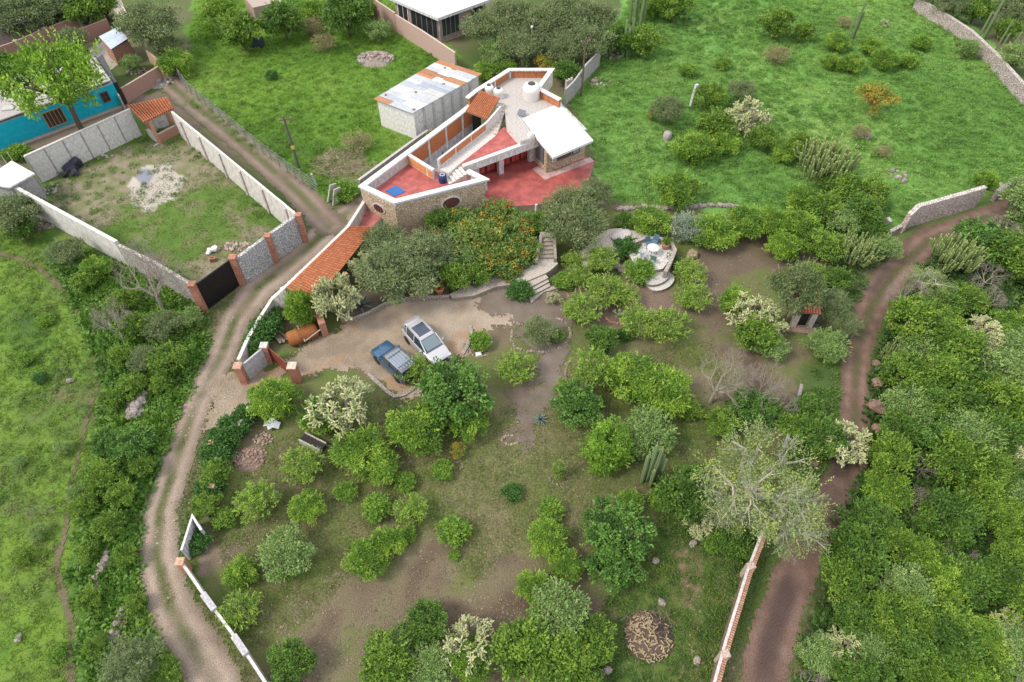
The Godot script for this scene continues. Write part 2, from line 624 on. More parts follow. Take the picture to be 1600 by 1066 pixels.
func make_tracks() -> void:
	var verge := Color(0.13, 0.15, 0.05)
	var dust := [Color(0.23, 0.175, 0.14), Color(0.32, 0.25, 0.2), Color(0.39, 0.315, 0.26)]
	var l1 := track("dirt_road", [[345, 1130, 2.7], [338, 1066, 2.6], [268, 950, 2.5], [247, 870, 2.5], [251, 800, 2.2], [280, 709, 2.3], [306, 634, 2.2], [345, 560, 2.3], [368, 500, 2.6], [405, 450, 3.2], [470, 400, 3.2], [522, 350, 3.2], [560, 318, 2.2]], dust, verge, 0.030)
	track("dirt_lane", [[515, 352, 3.0], [470, 303, 2.7], [410, 250, 2.6], [350, 200, 2.6], [300, 160, 2.8], [262, 128, 2.6]], [Color(0.18, 0.13, 0.1), Color(0.24, 0.18, 0.145), Color(0.29, 0.22, 0.175)], verge, 0.042)
	var clay := [Color(0.11, 0.066, 0.052), Color(0.2, 0.125, 0.097), Color(0.29, 0.19, 0.155)]
	var l2 := track("dirt_track", [[1680, 290, 2.5], [1600, 318, 2.5], [1530, 345, 2.5], [1450, 375, 2.7], [1400, 420, 2.7], [1360, 480, 2.4], [1340, 540, 2.2], [1335, 600, 2.1], [1335, 660, 2.1], [1318, 740, 2.2], [1290, 800, 2.2], [1262, 860, 2.2], [1228, 930, 2.3], [1203, 1000, 2.3], [1185, 1130, 2.4]], clay, Color(0.12, 0.115, 0.05), 0.030, true, true)
	track("footpath", [[-30, 388, 0.38], [30, 405, 0.38], [60, 418, 0.45], [95, 450, 0.45], [108, 470, 0.34], [140, 520, 0.26], [160, 570, 0.26], [150, 612, 0.26], [135, 650, 0.30], [128, 690, 0.22], [108, 760, 0.22], [103, 830, 0.30], [86, 890, 0.41], [100, 930, 0.45], [115, 985, 0.34], [110, 1045, 0.45], [115, 1100, 0.60]], [Color(0.15, 0.13, 0.07), Color(0.2, 0.16, 0.1)], verge, 0.034, false)
	# parking yard and the grey gravel beyond it
	var yard := poly2([[432, 575], [470, 545], [515, 520], [560, 495], [620, 470], [700, 462], [760, 452], [815, 452], [815, 500], [760, 520], [735, 522], [728, 556], [690, 590], [640, 628], [612, 612], [575, 580], [520, 575], [470, 590]])
	var yin := func(x, z):
		return Geometry2D.is_point_in_polygon(Vector2(x + nf.get_noise_2d(x * 4.0, z * 4.0) * 0.7 + nf.get_noise_2d(x * 21.0, z * 21.0) * 0.5, z + nf.get_noise_2d(x * 4.0 + 70.0, z * 4.0) * 0.7 + nf.get_noise_2d(x * 21.0 + 9.0, z * 21.0) * 0.5), yard)
	var ycol := func(x, z):
		var t := 0.5 + nf.get_noise_2d(x * 0.9, z * 0.9) * 0.7 + nf.get_noise_2d(x * 8.0, z * 8.0) * 0.4
		var c := mixc([Color(0.29, 0.225, 0.165), Color(0.4, 0.32, 0.245), Color(0.47, 0.39, 0.31)], t)
		var rust := smoothstep(0.18, 0.42, nf.get_noise_2d(x * 2.1 + 500.0, z * 2.1))
		return c.lerp(Color(0.4, 0.255, 0.155), rust * 0.75)
	sheet("parking_yard", yin, bounds(yard).grow(1.0), 0.12, 0.036, ycol)
	var apron := poly2([[322, 625], [345, 590], [372, 582], [384, 590], [440, 572], [452, 582], [420, 606], [398, 618], [388, 640], [352, 668], [318, 672]])
	var ain := func(x, z):
		return Geometry2D.is_point_in_polygon(Vector2(x + nf.get_noise_2d(x * 4.0, z * 4.0) * 0.9 + nf.get_noise_2d(x * 21.0, z * 21.0) * 0.5, z + nf.get_noise_2d(x * 4.0 + 70.0, z * 4.0) * 0.9), apron)
	sheet("gate_apron", ain, bounds(apron).grow(1.0), 0.12, 0.052, ycol)
	var path := poly2([[745, 455], [800, 462], [860, 455], [905, 470], [890, 545], [880, 600], [850, 640], [820, 690], [790, 690], [815, 610], [850, 555], [800, 520], [790, 495], [745, 490]])
	var pin := func(x, z):
		return Geometry2D.is_point_in_polygon(Vector2(x + nf.get_noise_2d(x * 3.0, z * 3.0) * 1.6 + nf.get_noise_2d(x * 21.0, z * 21.0) * 0.7, z + nf.get_noise_2d(x * 3.0 + 70.0, z * 3.0) * 1.6 + nf.get_noise_2d(x * 21.0 + 9.0, z * 21.0) * 0.7), path)
	var pcol := func(x, z):
		var t := 0.5 + nf.get_noise_2d(x * 1.0, z * 1.0) * 0.7 + nf.get_noise_2d(x * 8.0, z * 8.0) * 0.4
		return mixc([Color(0.16, 0.12, 0.09), Color(0.2, 0.16, 0.13), Color(0.25, 0.205, 0.18)], t)
	sheet("gravel_path", pin, bounds(path).grow(1.0), 0.12, 0.048, pcol)
	# grass and cover
	var g1 := tuft(1, 16, 0.30, 0.55, 0.045)
	var g2 := tuft(2, 12, 0.20, 0.5, 0.04)
	var cv := clump(3, 46, 0.30, 0.16)
	var cv2 := clump(4, 60, 0.22, 0.09)
	var off := func(x, z): return along(l1, x, z).x > 0.95 and along(l2, x, z).x > 0.95
	scatter("meadow_grass", g1, [[285, 170], [310, -40], [600, -40], [715, 90], [590, 160], [600, 205], [640, 215], [555, 285], [530, 325], [400, 240], [300, 165]], 22000, 0.5, 1.0, [Color(0.10, 0.22, 0.016), Color(0.15, 0.29, 0.025), Color(0.21, 0.36, 0.04), Color(0.27, 0.38, 0.07)])
	scatter("meadow_grass", g1, [[930, 110], [1010, -60], [1420, -60], [1600, 130], [1700, 200], [1700, 245], [1430, 340], [1330, 370], [1220, 325], [950, 320], [925, 230], [885, 160]], 46000, 0.5, 1.0, [Color(0.10, 0.23, 0.035), Color(0.16, 0.33, 0.06), Color(0.22, 0.4, 0.09), Color(0.27, 0.4, 0.11)], off)
	scatter("meadow_weeds", cv2, [[940, 120], [1010, -40], [1420, -40], [1590, 130], [1690, 200], [1690, 240], [1430, 335], [1330, 360], [1220, 320], [960, 315], [935, 230], [900, 160]], 5200, 0.35, 0.95, [Color(0.09, 0.2, 0.03), Color(0.14, 0.29, 0.05), Color(0.22, 0.38, 0.08)], off)
	scatter("meadow_weeds", cv2, [[300, 165], [320, -30], [600, -30], [705, 90], [590, 155], [600, 205], [550, 280], [530, 320], [400, 235]], 1500, 0.35, 0.8, [Color(0.08, 0.17, 0.014), Color(0.11, 0.22, 0.02), Color(0.16, 0.28, 0.03)])
	scatter("field_weeds", cv2, [[-150, 330], [60, 380], [180, 410], [160, 600], [130, 760], [105, 900], [115, 1090], [-150, 1090]], 1500, 0.3, 0.8, [Color(0.05, 0.12, 0.02), Color(0.09, 0.18, 0.02), Color(0.17, 0.24, 0.05), Color(0.2, 0.19, 0.1)])
	scatter("field_grass", g1, [[-200, 320], [60, 370], [190, 400], [170, 600], [140, 760], [110, 900], [130, 1100], [-200, 1100]], 16000, 0.4, 0.9, [Color(0.055, 0.13, 0.018), Color(0.10, 0.205, 0.022), Color(0.165, 0.27, 0.03), Color(0.14, 0.19, 0.05)])
	scatter("yard_weeds", g2, [[60, 300], [222, 212], [270, 195], [450, 345], [305, 450]], 6500, 0.5, 1.1, [Color(0.08, 0.17, 0.02), Color(0.12, 0.2, 0.03), Color(0.2, 0.19, 0.09)], func(x, z): return nf.get_noise_2d(x * 0.6, z * 0.6) < 0.12)
	scatter("orchard_grass", g2, [[330, 830], [400, 700], [600, 620], [800, 640], [940, 560], [1180, 520], [1240, 700], [1170, 900], [1120, 1090], [420, 1090]], 46000, 0.4, 0.9, [Color(0.11, 0.17, 0.03), Color(0.15, 0.2, 0.045), Color(0.22, 0.22, 0.09)], func(x, z): return nf.get_noise_2d(x * 0.42, z * 0.42) > -0.3)
	scatter("orchard_weeds", cv2, [[1030, 810], [1190, 830], [1120, 1090], [880, 1090], [960, 920]], 900, 0.3, 0.7, [Color(0.06, 0.13, 0.018), Color(0.09, 0.17, 0.025), Color(0.12, 0.19, 0.03)])
	scatter("bank_undergrowth", cv, [[80, 390], [190, 410], [320, 490], [318, 610], [225, 830], [222, 950], [295, 1100], [135, 1100], [115, 900], [165, 600]], 5200, 0.5, 1.1, [Color(0.065, 0.16, 0.018), Color(0.10, 0.22, 0.025), Color(0.15, 0.28, 0.035)], off)
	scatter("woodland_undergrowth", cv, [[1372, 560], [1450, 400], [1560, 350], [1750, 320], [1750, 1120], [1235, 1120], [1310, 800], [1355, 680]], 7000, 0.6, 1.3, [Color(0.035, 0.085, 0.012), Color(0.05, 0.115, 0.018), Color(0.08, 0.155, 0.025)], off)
	scatter("fence_undergrowth", cv2, [[1210, 330], [1330, 370], [1420, 400], [1350, 470], [1320, 540], [1310, 640], [1290, 760], [1250, 830], [1225, 700], [1270, 600], [1320, 400]], 1500, 0.5, 1.1, [Color(0.05, 0.12, 0.016), Color(0.08, 0.17, 0.02), Color(0.11, 0.2, 0.03)], off)
	scatter("verge_grass", g2, [[150, 400], [330, 470], [420, 400], [560, 300], [600, 330], [420, 520], [345, 700], [300, 900], [430, 1090], [200, 1090], [190, 850], [270, 600]], 52000, 0.45, 1.0, [Color(0.08, 0.15, 0.02), Color(0.12, 0.19, 0.03), Color(0.17, 0.2, 0.06)], func(x, z): return absf(along(l1, x, z).x - 1.5) < 0.6 or (along(l1, x, z).x < 0.16 and nf.get_noise_2d(x * 2.2 + 40.0, z * 2.2) > 0.02))
	scatter("track_grass", g2, [[1165, 900], [1195, 820], [1290, 700], [1310, 560], [1380, 420], [1600, 300], [1640, 330], [1440, 440], [1380, 560], [1380, 700], [1260, 1090], [1105, 1090]], 42000, 0.45, 1.0, [Color(0.06, 0.13, 0.018), Color(0.1, 0.17, 0.025), Color(0.14, 0.18, 0.05)], func(x, z): return absf(along(l2, x, z).x - 1.5) < 0.6 or (along(l2, x, z).x < 0.16 and z < -33.0 and nf.get_noise_2d(x * 2.2 + 40.0, z * 2.2) > -0.05))
	var litter := MB.new()
	for k in 14:
		var w := rng.randf() * TAU
		var p := Vector3(cos(w), 0, sin(w)) * 0.6 * sqrt(rng.randf()) + Vector3(0, 0.03, 0)
		var f := rng.randf_range(0.6, 1.25)
		litter.leaf(p, Vector3(cos(w * 3.0), 0.06, sin(w * 3.0)), (Vector3.UP + rdir(rng) * 0.2).normalized(), rng.randf_range(0.06, 0.15), rng.randf_range(0.04, 0.09), Color(f, f, f))
	scatter("fallen_leaves", litter.mesh(mats.matte), [[330, 830], [340, 720], [440, 600], [600, 600], [800, 560], [900, 440], [1100, 380], [1230, 360], [1270, 590], [1240, 700], [1170, 900], [1120, 1100], [420, 1100]], 3600, 0.7, 1.3, [Color(0.11, 0.08, 0.05), Color(0.22, 0.175, 0.11), Color(0.16, 0.125, 0.08), Color(0.26, 0.215, 0.15)])
	scatter("yard_gravel", litter.mesh(mats.matte), [[300, 470], [470, 545], [620, 470], [760, 452], [900, 460], [890, 600], [800, 690], [640, 628], [470, 590], [380, 640], [300, 1090], [200, 900], [230, 700]], 2600, 0.5, 1.0, [Color(0.22, 0.16, 0.12), Color(0.42, 0.34, 0.28), Color(0.3, 0.22, 0.16)], func(x, z): return along(l1, x, z).x < 1.2 or Geometry2D.is_point_in_polygon(Vector2(x, z), yard) or Geometry2D.is_point_in_polygon(Vector2(x, z), path))
	scatter("wall_foot_weeds", cv2, [[40, 300], [222, 205], [275, 190], [460, 340], [480, 372], [380, 440], [310, 480], [180, 400]], 700, 0.3, 0.8, [Color(0.09, 0.18, 0.025), Color(0.13, 0.23, 0.035), Color(0.18, 0.2, 0.07)], func(x, z): return nf.get_noise_2d(x * 0.5, z * 0.5) < -0.02)


# ---------------------------------------------------------------- builders for buildings
const WHITE := Color(0.74, 0.735, 0.73)
const CREAM := Color(0.66, 0.6, 0.53)
const ORANGE := Color(0.5, 0.17, 0.07)
const RED := Color(0.5, 0.075, 0.07)
const BRICK := Color(0.42, 0.2, 0.13)
const GREY := Color(0.4, 0.39, 0.39)
const IRON := Color(0.03, 0.03, 0.032)


func flat(v: Vector3, y: float) -> Vector3:
	return Vector3(v.x, y, v.z)


# a window in the wall from a to b (at its foot), between the shares t0..t1 and the heights y0..y1; out points outdoors
func window(parent: Node3D, a: Vector3, b: Vector3, t0: float, t1: float, y0: float, y1: float, out: Vector3, frame: Color, pane: Color, mull: int, bars := 0) -> void:
	var p := flat(a.lerp(b, t0), y0) + out * 0.01
	var q := flat(a.lerp(b, t1), y0) + out * 0.01
	var d := (q - p).normalized()
	var l := p.distance_to(q)
	var h := y1 - y0
	var fr := MB.new()
	var bas := Basis(d, Vector3.UP, d.cross(Vector3.UP))
	var mid := (p + q) * 0.5
	for s in [[Vector3(0, 0.04, 0), Vector3(l, 0.08, 0.12)], [Vector3(0, h - 0.04, 0), Vector3(l, 0.08, 0.12)], [Vector3(-l * 0.5 + 0.04, h * 0.5, 0), Vector3(0.08, h - 0.16, 0.12)], [Vector3(l * 0.5 - 0.04, h * 0.5, 0), Vector3(0.08, h - 0.16, 0.12)]]:
		fr.box(mid + bas * (s[0] as Vector3) + out * 0.03, s[1], frame, bas)
	for k in mull:
		var x := -l * 0.5 + l * (k + 1.0) / (mull + 1.0)
		fr.box(mid + bas * Vector3(x, h * 0.5, 0) + out * 0.02, Vector3(0.05, h - 0.16, 0.08), frame, bas)
	for k in bars:
		fr.box(mid + Vector3(0, h * (k + 1.0) / (bars + 1.0), 0) + out * 0.015, Vector3(l - 0.16, 0.045, 0.07), frame, bas)
	var w := part("window", fr, mats.matte, parent)
	var gl := MB.new()
	gl.box(mid + Vector3(0, h * 0.5, 0) + out * 0.012, Vector3(l - 0.15, h - 0.15, 0.03), pane, bas)
	part("pane", gl, mats.glass_dark, w)


# rows of barrel tiles on the slope a-b (upper edge) to d-c (lower edge)
func tile_roof(parent: Node3D, a: Vector3, b: Vector3, c: Vector3, d: Vector3, cols: int, rows: int, col: Color) -> void:
	var slab := MB.new()
	var nrm := (b - a).cross(d - a).normalized()
	if nrm.y < 0.0:
		nrm = -nrm
	var dn := -nrm * 0.09
	var pts := [a, b, c, d]
	slab.quad(a, b, c, d, col * 0.7)
	slab.quad(a + dn, b + dn, c + dn, d + dn, Color(0.3, 0.2, 0.14))
	for k in 4:
		slab.quad(pts[k], pts[(k + 1) % 4], pts[(k + 1) % 4] + dn, pts[k] + dn, Color(0.35, 0.22, 0.15))
	var deck := part("roof_deck", slab, mats.tile, parent)
	var m := MB.new()
	var spot := func(u: float, v: float) -> Vector3: return a.lerp(b, u).lerp(d.lerp(c, u), v)
	for i in cols:
		for j in rows:
			var u0 := float(i) / cols
			var u1 := float(i + 1) / cols
			var v0 := maxf(0.0, float(j) / rows - 0.03)
			var v1 := float(j + 1) / rows
			var cc := jit(col, 0.16)
			var hgt: float = a.distance_to(b) / cols * 0.36
			var prev := []
			for s in 5:
				var f := s / 4.0
				var lift := sin(f * PI) * hgt
				var u := lerpf(u0, u1, f * 0.82)
				var row := [spot.call(u, v0) + nrm * (lift + 0.012), spot.call(u, v1) + nrm * (lift + 0.045)]
				if prev:
					m.quad(prev[0], row[0], row[1], prev[1], cc)
				prev = row
	part("roof_tiles", m, mats.tile, parent, false, true)


func brick_pillar(called: String, p: Vector3, w: float, h: float, label: String, group := "", col := BRICK, cap := CREAM) -> Node3D:
	var t := thing(called, label, "pillar", p, group)
	var m := MB.new()
	var n := int(h / 0.22)
	var s := MB.new()
	s.box(p + Vector3(0, h * 0.5 - 0.1, 0), Vector3(w - 0.03, h + 0.2, w - 0.03), Color(0.4, 0.36, 0.31))
	part("shaft", s, mats.concrete, t)
	for k in n:
		m.slab(p + Vector3(0, 0.11 + k * h / n, 0), Vector3(w, h / n - 0.03, w), jit(col, 0.14), Basis.IDENTITY, 0.01)
	part("brick_courses", m, mats.brickwork, t, false, true)
	var c := MB.new()
	c.slab(p + Vector3(0, h + 0.05, 0), Vector3(w + 0.1, 0.1, w + 0.1), cap, Basis.IDENTITY, 0.02)
	part("cap", c, mats.plaster, t)
	return t


func make_house() -> void:
	var PT := 0.5      # patio before the doors
	var LT := 2.7      # small roof terrace
	var UT := 3.3      # upper terrace over the porch
	var GR := 3.9      # flat roof with the water tanks
	var A := at(566, 290, 3.8)
	var B := at(617, 314, 3.8)
	var C := at(756, 279, 3.8)
	var D := at(721, 175, 3.8)
	var E := at(744, 141, 4.8)
	var F := at(796, 108, 4.8)
	var G := at(862, 108, 4.8)
	var H1 := at(841, 137, 4.8)
	var H2 := at(875, 155, 4.8)
	var h := thing("white_house", "white house with red terraces, orange parapet panels and a flat white roof", "house", flat(at(740, 250), 0.0))
	# solid body under the small terrace, faced with stone
	var body := MB.new()
	var ins := func(p: Vector3, y: float) -> Vector3: return flat(p, y)
	body.prism([ins.call(A, LT), ins.call(B, LT), ins.call(C, LT), flat(at(726, 262, UT), LT), flat(at(684, 250, 4.0), LT), flat(at(636, 240, 3.8), LT)], -0.3, Color(0.44, 0.11, 0.1), CREAM)
	part("terrace_floor", body, mats.floor_paint, h)
	var stone := MB.new()
	var sh := func(p: Vector3) -> Vector3: return flat(p, 3.45)
	stone.wall([sh.call(A), sh.call(B), sh.call(C)], -0.3, 0.46, Color(0.74, 0.57, 0.41), Color(0.7, 0.56, 0.42))
	part("stone_wall", stone, mats.masonry, h)
	# oval windows with pale rims
	for q in [[B, C, 0.60, 1.0], [A, B, 0.50, 0.75]]:
		var d: Vector3 = flat(q[1] - q[0], 0).normalized()
		var o := Vector3(-d.z, 0, d.x)
		if o.z < 0.0:
			o = -o
		var c: Vector3 = flat(q[0].lerp(q[1], q[2]), 2.35) + o * 0.235
		var rim := MB.new()
		var gl := MB.new()
		for s in 20:
			var w := TAU * s / 20.0
			var w2 := TAU * (s + 1) / 20.0
			var e := func(ww: float, r: float, dep: float) -> Vector3: return c + (d * cos(ww) * 0.78 * q[3] + Vector3.UP * sin(ww) * 0.55 * q[3]) * r + o * dep
			rim.quad(e.call(w, 1.25, 0.06), e.call(w2, 1.25, 0.06), e.call(w2, 1.0, 0.08), e.call(w, 1.0, 0.08), Color(0.6, 0.55, 0.5))
			rim.quad(e.call(w, 1.25, 0.0), e.call(w2, 1.25, 0.0), e.call(w2, 1.25, 0.06), e.call(w, 1.25, 0.06), Color(0.55, 0.5, 0.45))
			gl.tri(e.call(w, 1.0, 0.03), e.call(w2, 1.0, 0.03), c + o * 0.03, Color(0.13, 0.05, 0.05))
		for k in 3:
			rim.bar(c + d * (k - 1) * 0.36 * q[3] + o * 0.06 + Vector3(0, -0.45 * q[3], 0), c + d * (k - 1) * 0.36 * q[3] + o * 0.06 + Vector3(0, 0.45 * q[3], 0), 0.04, 0.04, Color(0.18, 0.07, 0.06))
		var wn := part("oval_window", rim, mats.plaster, h)
		part("pane", gl, mats.glass_dark, wn)
	# parapet with a white cap round the small terrace, and the long wall behind
	var par := MB.new()
	var pw := func(p: Vector3) -> Vector3: return flat(p, 3.66)
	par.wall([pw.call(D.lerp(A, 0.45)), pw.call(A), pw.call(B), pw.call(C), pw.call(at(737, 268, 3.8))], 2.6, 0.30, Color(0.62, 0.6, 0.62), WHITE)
	part("parapet", par, mats.plaster, h)
	var cap := MB.new()
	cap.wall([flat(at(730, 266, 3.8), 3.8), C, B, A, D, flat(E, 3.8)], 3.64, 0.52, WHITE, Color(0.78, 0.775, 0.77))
	part("parapet_cap", cap, mats.plaster, h)
	var back := MB.new()
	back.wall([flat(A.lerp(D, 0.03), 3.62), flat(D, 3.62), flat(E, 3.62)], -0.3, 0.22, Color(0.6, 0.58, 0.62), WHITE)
	part("long_wall", back, mats.plaster, h)
	# orange panels between white piers on the inner face of the long wall
	var dir := flat(D - A, 0).normalized()
	var inn := Vector3(-dir.z, 0, dir.x)
	if inn.x < 0.0:
		inn = -inn
	for k in 4:
		var t0 := 0.44 + k * 0.185
		var p := flat(A.lerp(D, t0), 0) + inn * 0.13
		var q := flat(A.lerp(D, t0 + 0.172), 0) + inn * 0.13
		if k == 3:
			q = flat(A.lerp(D, t0 + 0.12), 0) + inn * 0.13
		var pn := MB.new()
		pn.bar(p + Vector3(0, 2.78, 0), q + Vector3(0, 2.78, 0), 0.06, 1.66, ORANGE)
		part("orange_panel", pn, mats.stucco, h)
		var pier := MB.new()
		pier.box(flat(A.lerp(D, t0 - 0.007), 2.1) + inn * 0.15, Vector3(0.2, 3.05, 0.2), WHITE, Basis(Vector3.UP, atan2(-dir.z, dir.x)))
		part("pier", pier, mats.plaster, h)
	# floor of the sunken passage
	var pas := MB.new()
	pas.prism([flat(A.lerp(D, 0.42), 1.15), flat(D, 1.15), flat(E, 1.15), flat(at(783, 160, GR), 1.15), flat(at(690, 246, UT), 1.15)], 0.0, Color(0.52, 0.5, 0.52), GREY)
	part("passage_floor", pas, mats.concrete, h)
	# cross wall between small terrace and passage
	var c0 := flat(A.lerp(D, 0.42), 3.66)
	var c1 := flat(at(677, 264, 3.8), 3.66)
	var cw := MB.new()
	cw.wall([c0, c1], 1.0, 0.2, Color(0.74, 0.7, 0.66), WHITE)
	part("cross_wall", cw, mats.plaster, h)
	var cd := (c1 - c0).normalized()
	var cn := Vector3(-cd.z, 0, cd.x)
	if cn.z < 0.0:
		cn = -cn
	for q in [[0.06, 0.74], [0.8, 0.98]]:
		var pn := MB.new()
		pn.bar(flat(c0.lerp(c1, q[0]), 3.16) + cn * 0.11, flat(c0.lerp(c1, q[1]), 3.16) + cn * 0.11, 0.05, 0.72, Color(0.62, 0.26, 0.1))
		part("orange_panel", pn, mats.stucco, h)
	var ccap := MB.new()
	ccap.wall([flat(c0.lerp(c1, 0.08), 3.74), flat(c1, 3.74)], 3.655, 0.32, WHITE, WHITE)
	part("parapet_cap", ccap, mats.plaster, h)
	# upper terrace, porch beam and pillars
	var T0 := at(724, 259, UT)
	var T1 := at(840, 217, UT)
	var apex := at(788, 198, UT)
	var tr := at(814, 223, UT)
	var ut := MB.new()
	ut.prism([T0, T1, tr, apex, at(703, 258, UT)], UT - 0.3, Color(0.44, 0.11, 0.1), CREAM)
	part("upper_terrace_floor", ut, mats.floor_paint, h)
	var bd := flat(T1 - T0, 0).normalized()
	var bn := Vector3(-bd.z, 0, bd.x)
	if bn.z < 0.0:
		bn = -bn
	var beam := MB.new()
	beam.slab((T0 + T1) * 0.5 + bn * 0.12 + Vector3(0, -0.22, 0), Vector3(T0.distance_to(T1) + 0.2, 0.78, 0.42), WHITE, Basis(bd, Vector3.UP, bd.cross(Vector3.UP)), 0.03)
	part("porch_beam", beam, mats.plaster, h)
	for q in [[782, 270.5], [829, 250.5], [744, 285]]:
		var pb := at(q[0], q[1], PT)
		var pl := MB.new()
		pl.box(pb + Vector3(0, 1.18, 0), Vector3(0.5, 2.4, 0.42), WHITE, Basis(bd, Vector3.UP, bd.cross(Vector3.UP)))
		part("porch_pillar", pl, mats.plaster, h)
	# red glazed doors behind the pillars
	var d0 := flat(at(744, 284, PT), PT) - bn * 0.75
	var d1 := flat(at(836, 248, PT), PT) - bn * 0.75
	var redw := MB.new()
	redw.wall([flat(d0, 3.1), flat(d1, 3.1)], 0.2, 0.2, RED, RED)
	part("porch_wall", redw, mats.stucco, h)
	for q in [[0.05, 0.21], [0.22, 0.38], [0.48, 0.63], [0.64, 0.79], [0.8, 0.93]]:
		window(h, d0 - bn * -0.1, d1 - bn * -0.1, q[0], q[1], PT + 0.05, PT + 2.3, bn, Color(0.14, 0.03, 0.03), Color(0.56, 0.09, 0.08), 1, 2)
	# patio
	var pat := MB.new()
	pat.prism(ats([[712, 300], [750, 276], [822, 248], [836, 238], [914, 244], [928, 254], [915, 296], [860, 318], [770, 325], [715, 330]], PT), -0.3, Color(0.43, 0.105, 0.098), Color(0.45, 0.35, 0.28))
	part("patio_floor", pat, mats.floor_paint, h)
	var apron := MB.new()
	apron.wall([flat(at(836, 262, PT), PT + 0.02), flat(at(853, 276, PT), PT + 0.02), flat(at(925, 249, PT), PT + 0.02)], 0.2, 0.75, Color(0.5, 0.36, 0.33), Color(0.55, 0.38, 0.36))
	part("worn_apron", apron, mats.floor_paint, h)
	# stone room with the white flat roof
	var r0 := at(864, 248, 3.8)
	var r1 := at(927, 221, 3.8)
	var r2 := at(874, 163, 3.8)
	var r3 := at(816, 187, 3.8)
	var r4 := at(838, 216, 3.8)
	var K := at(853, 271, PT)
	var K1 := at(913, 247, PT)
	var K2 := flat(r2, PT) + (flat(K, 0) - flat(r0, 0)) * 0.6
	var K3 := flat(r3, PT)
	var K4 := at(834, 251, PT)
	var room := MB.new()
	room.prism([flat(K, 3.7), flat(K1, 3.7), flat(K2, 3.7), flat(K3, 3.7), flat(K4, 3.7)], -0.3, WHITE, Color(0.74, 0.58, 0.42))
	part("stone_room", room, mats.masonry, h)
	var rf := MB.new()
	var up := func(p: Vector3) -> Vector3: return flat(p, 3.93)
	rf.prism([up.call(r0), up.call(r1), up.call(r2), up.call(r3), up.call(r4)], 3.71, Color(0.68, 0.71, 0.76), WHITE)
	part("flat_roof", rf, mats.stucco, h)
	var fo := flat(K1 - K, 0).normalized()
	var fn := Vector3(-fo.z, 0, fo.x)
	if fn.z < 0.0:
		fn = -fn
	window(h, K, K1, 0.14, 0.24, 1.5, 3.0, fn, Color(0.55, 0.53, 0.52), Color(0.35, 0.33, 0.32), 0)
	window(h, K, K1, 0.26, 0.62, 1.5, 3.0, fn, Color(0.12, 0.1, 0.1), Color(0.12, 0.07, 0.07), 2)
	window(h, K, K1, 0.66, 0.84, 1.5, 3.0, fn, Color(0.12, 0.13, 0.16), Color(0.35, 0.38, 0.45), 1)
	var so := flat(K4 - K, 0).normalized()
	var sn := Vector3(-so.z, 0, so.x)
	if sn.x > 0.0:
		sn = -sn
	window(h, K, K4, 0.2, 0.78, 1.3, 3.05, sn, Color(0.1, 0.1, 0.11), Color(0.12, 0.13, 0.14), 1)
	var led := MB.new()
	led.bar(flat(K.lerp(K1, 0.08), 1.32) + fn * 0.06, flat(K.lerp(K1, 0.92), 1.32) + fn * 0.06, 0.16, 0.12, Color(0.55, 0.42, 0.3))
	part("window_ledge", led, mats.plaster, h)
	# roof with the tanks
	var g := MB.new()
	g.prism([at(787, 162, GR), at(792, 197, GR), at(813, 221, GR), at(836, 214, GR), at(818, 190, GR), at(860, 170, GR), flat(H2, GR), flat(H1, GR), flat(G, GR), flat(F, GR), flat(E, GR)], 3.2, Color(0.52, 0.485, 0.465), Color(0.74, 0.72, 0.7))
	part("tank_roof", g, mats.concrete, h)
	var rp := MB.new()
	rp.wall([flat(D.lerp(E, 0.5), 4.7), flat(E, 4.7), flat(F, 4.7), flat(G, 4.7), flat(H1, 4.7), flat(H2, 4.7)], 3.0, 0.22, Color(0.5, 0.19, 0.085), WHITE, false, Color(0.66, 0.58, 0.56))
	part("roof_parapet", rp, mats.plaster, h)
	var rc := MB.new()
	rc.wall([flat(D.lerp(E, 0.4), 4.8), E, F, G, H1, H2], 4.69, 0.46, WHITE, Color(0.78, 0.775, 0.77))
	part("parapet_cap", rc, mats.plaster, h)
	for q in [[E, F, 0.02], [E, F, 0.5], [E, F, 0.97]]:
		var pr := MB.new()
		pr.box(flat(q[0].lerp(q[1], q[2]), 4.28) + inn * 0.14, Vector3(0.2, 0.7, 0.2), WHITE, Basis(Vector3.UP, atan2(-dir.z, dir.x)))
		part("pier", pr, mats.plaster, h)
	# stair wall with orange panels and the flight up to the tank roof
	var s0 := at(684, 249, 4.3)
	var s1 := at(760, 191, 4.3)
	var s2 := at(782, 166, 4.8)
	var sw := MB.new()
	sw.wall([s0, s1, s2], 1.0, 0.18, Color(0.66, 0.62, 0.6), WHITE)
	part("stair_wall", sw, mats.plaster, h)
	var sd := flat(s1 - s0, 0).normalized()
	var sq := Vector3(-sd.z, 0, sd.x)
	if sq.x < 0.0:
		sq = -sq
	for k in 3:
		var pn := MB.new()
		pn.bar(flat(s0.lerp(s1, 0.03 + k * 0.32), 3.9) + sq * 0.1, flat(s0.lerp(s1, 0.32 + k * 0.32), 3.95) + sq * 0.1, 0.05, 0.55, ORANGE)
		part("orange_panel", pn, mats.stucco, h)
	var strip := MB.new()
	strip.prism([flat(s0, UT + 0.02) + sq * 0.1, flat(s1, UT + 0.02) + sq * 0.1, flat(s1, UT + 0.02) + sq * 1.1, flat(s0, UT + 0.02) + sq * 1.1], 1.0, Color(0.66, 0.63, 0.61), Color(0.7, 0.68, 0.66))
	part("landing", strip, mats.concrete, h)
	var e0 := flat(s1, UT) + sq * 0.62
	var e1 := at(786, 163, GR) + Vector3(-0.1, 0, 0)
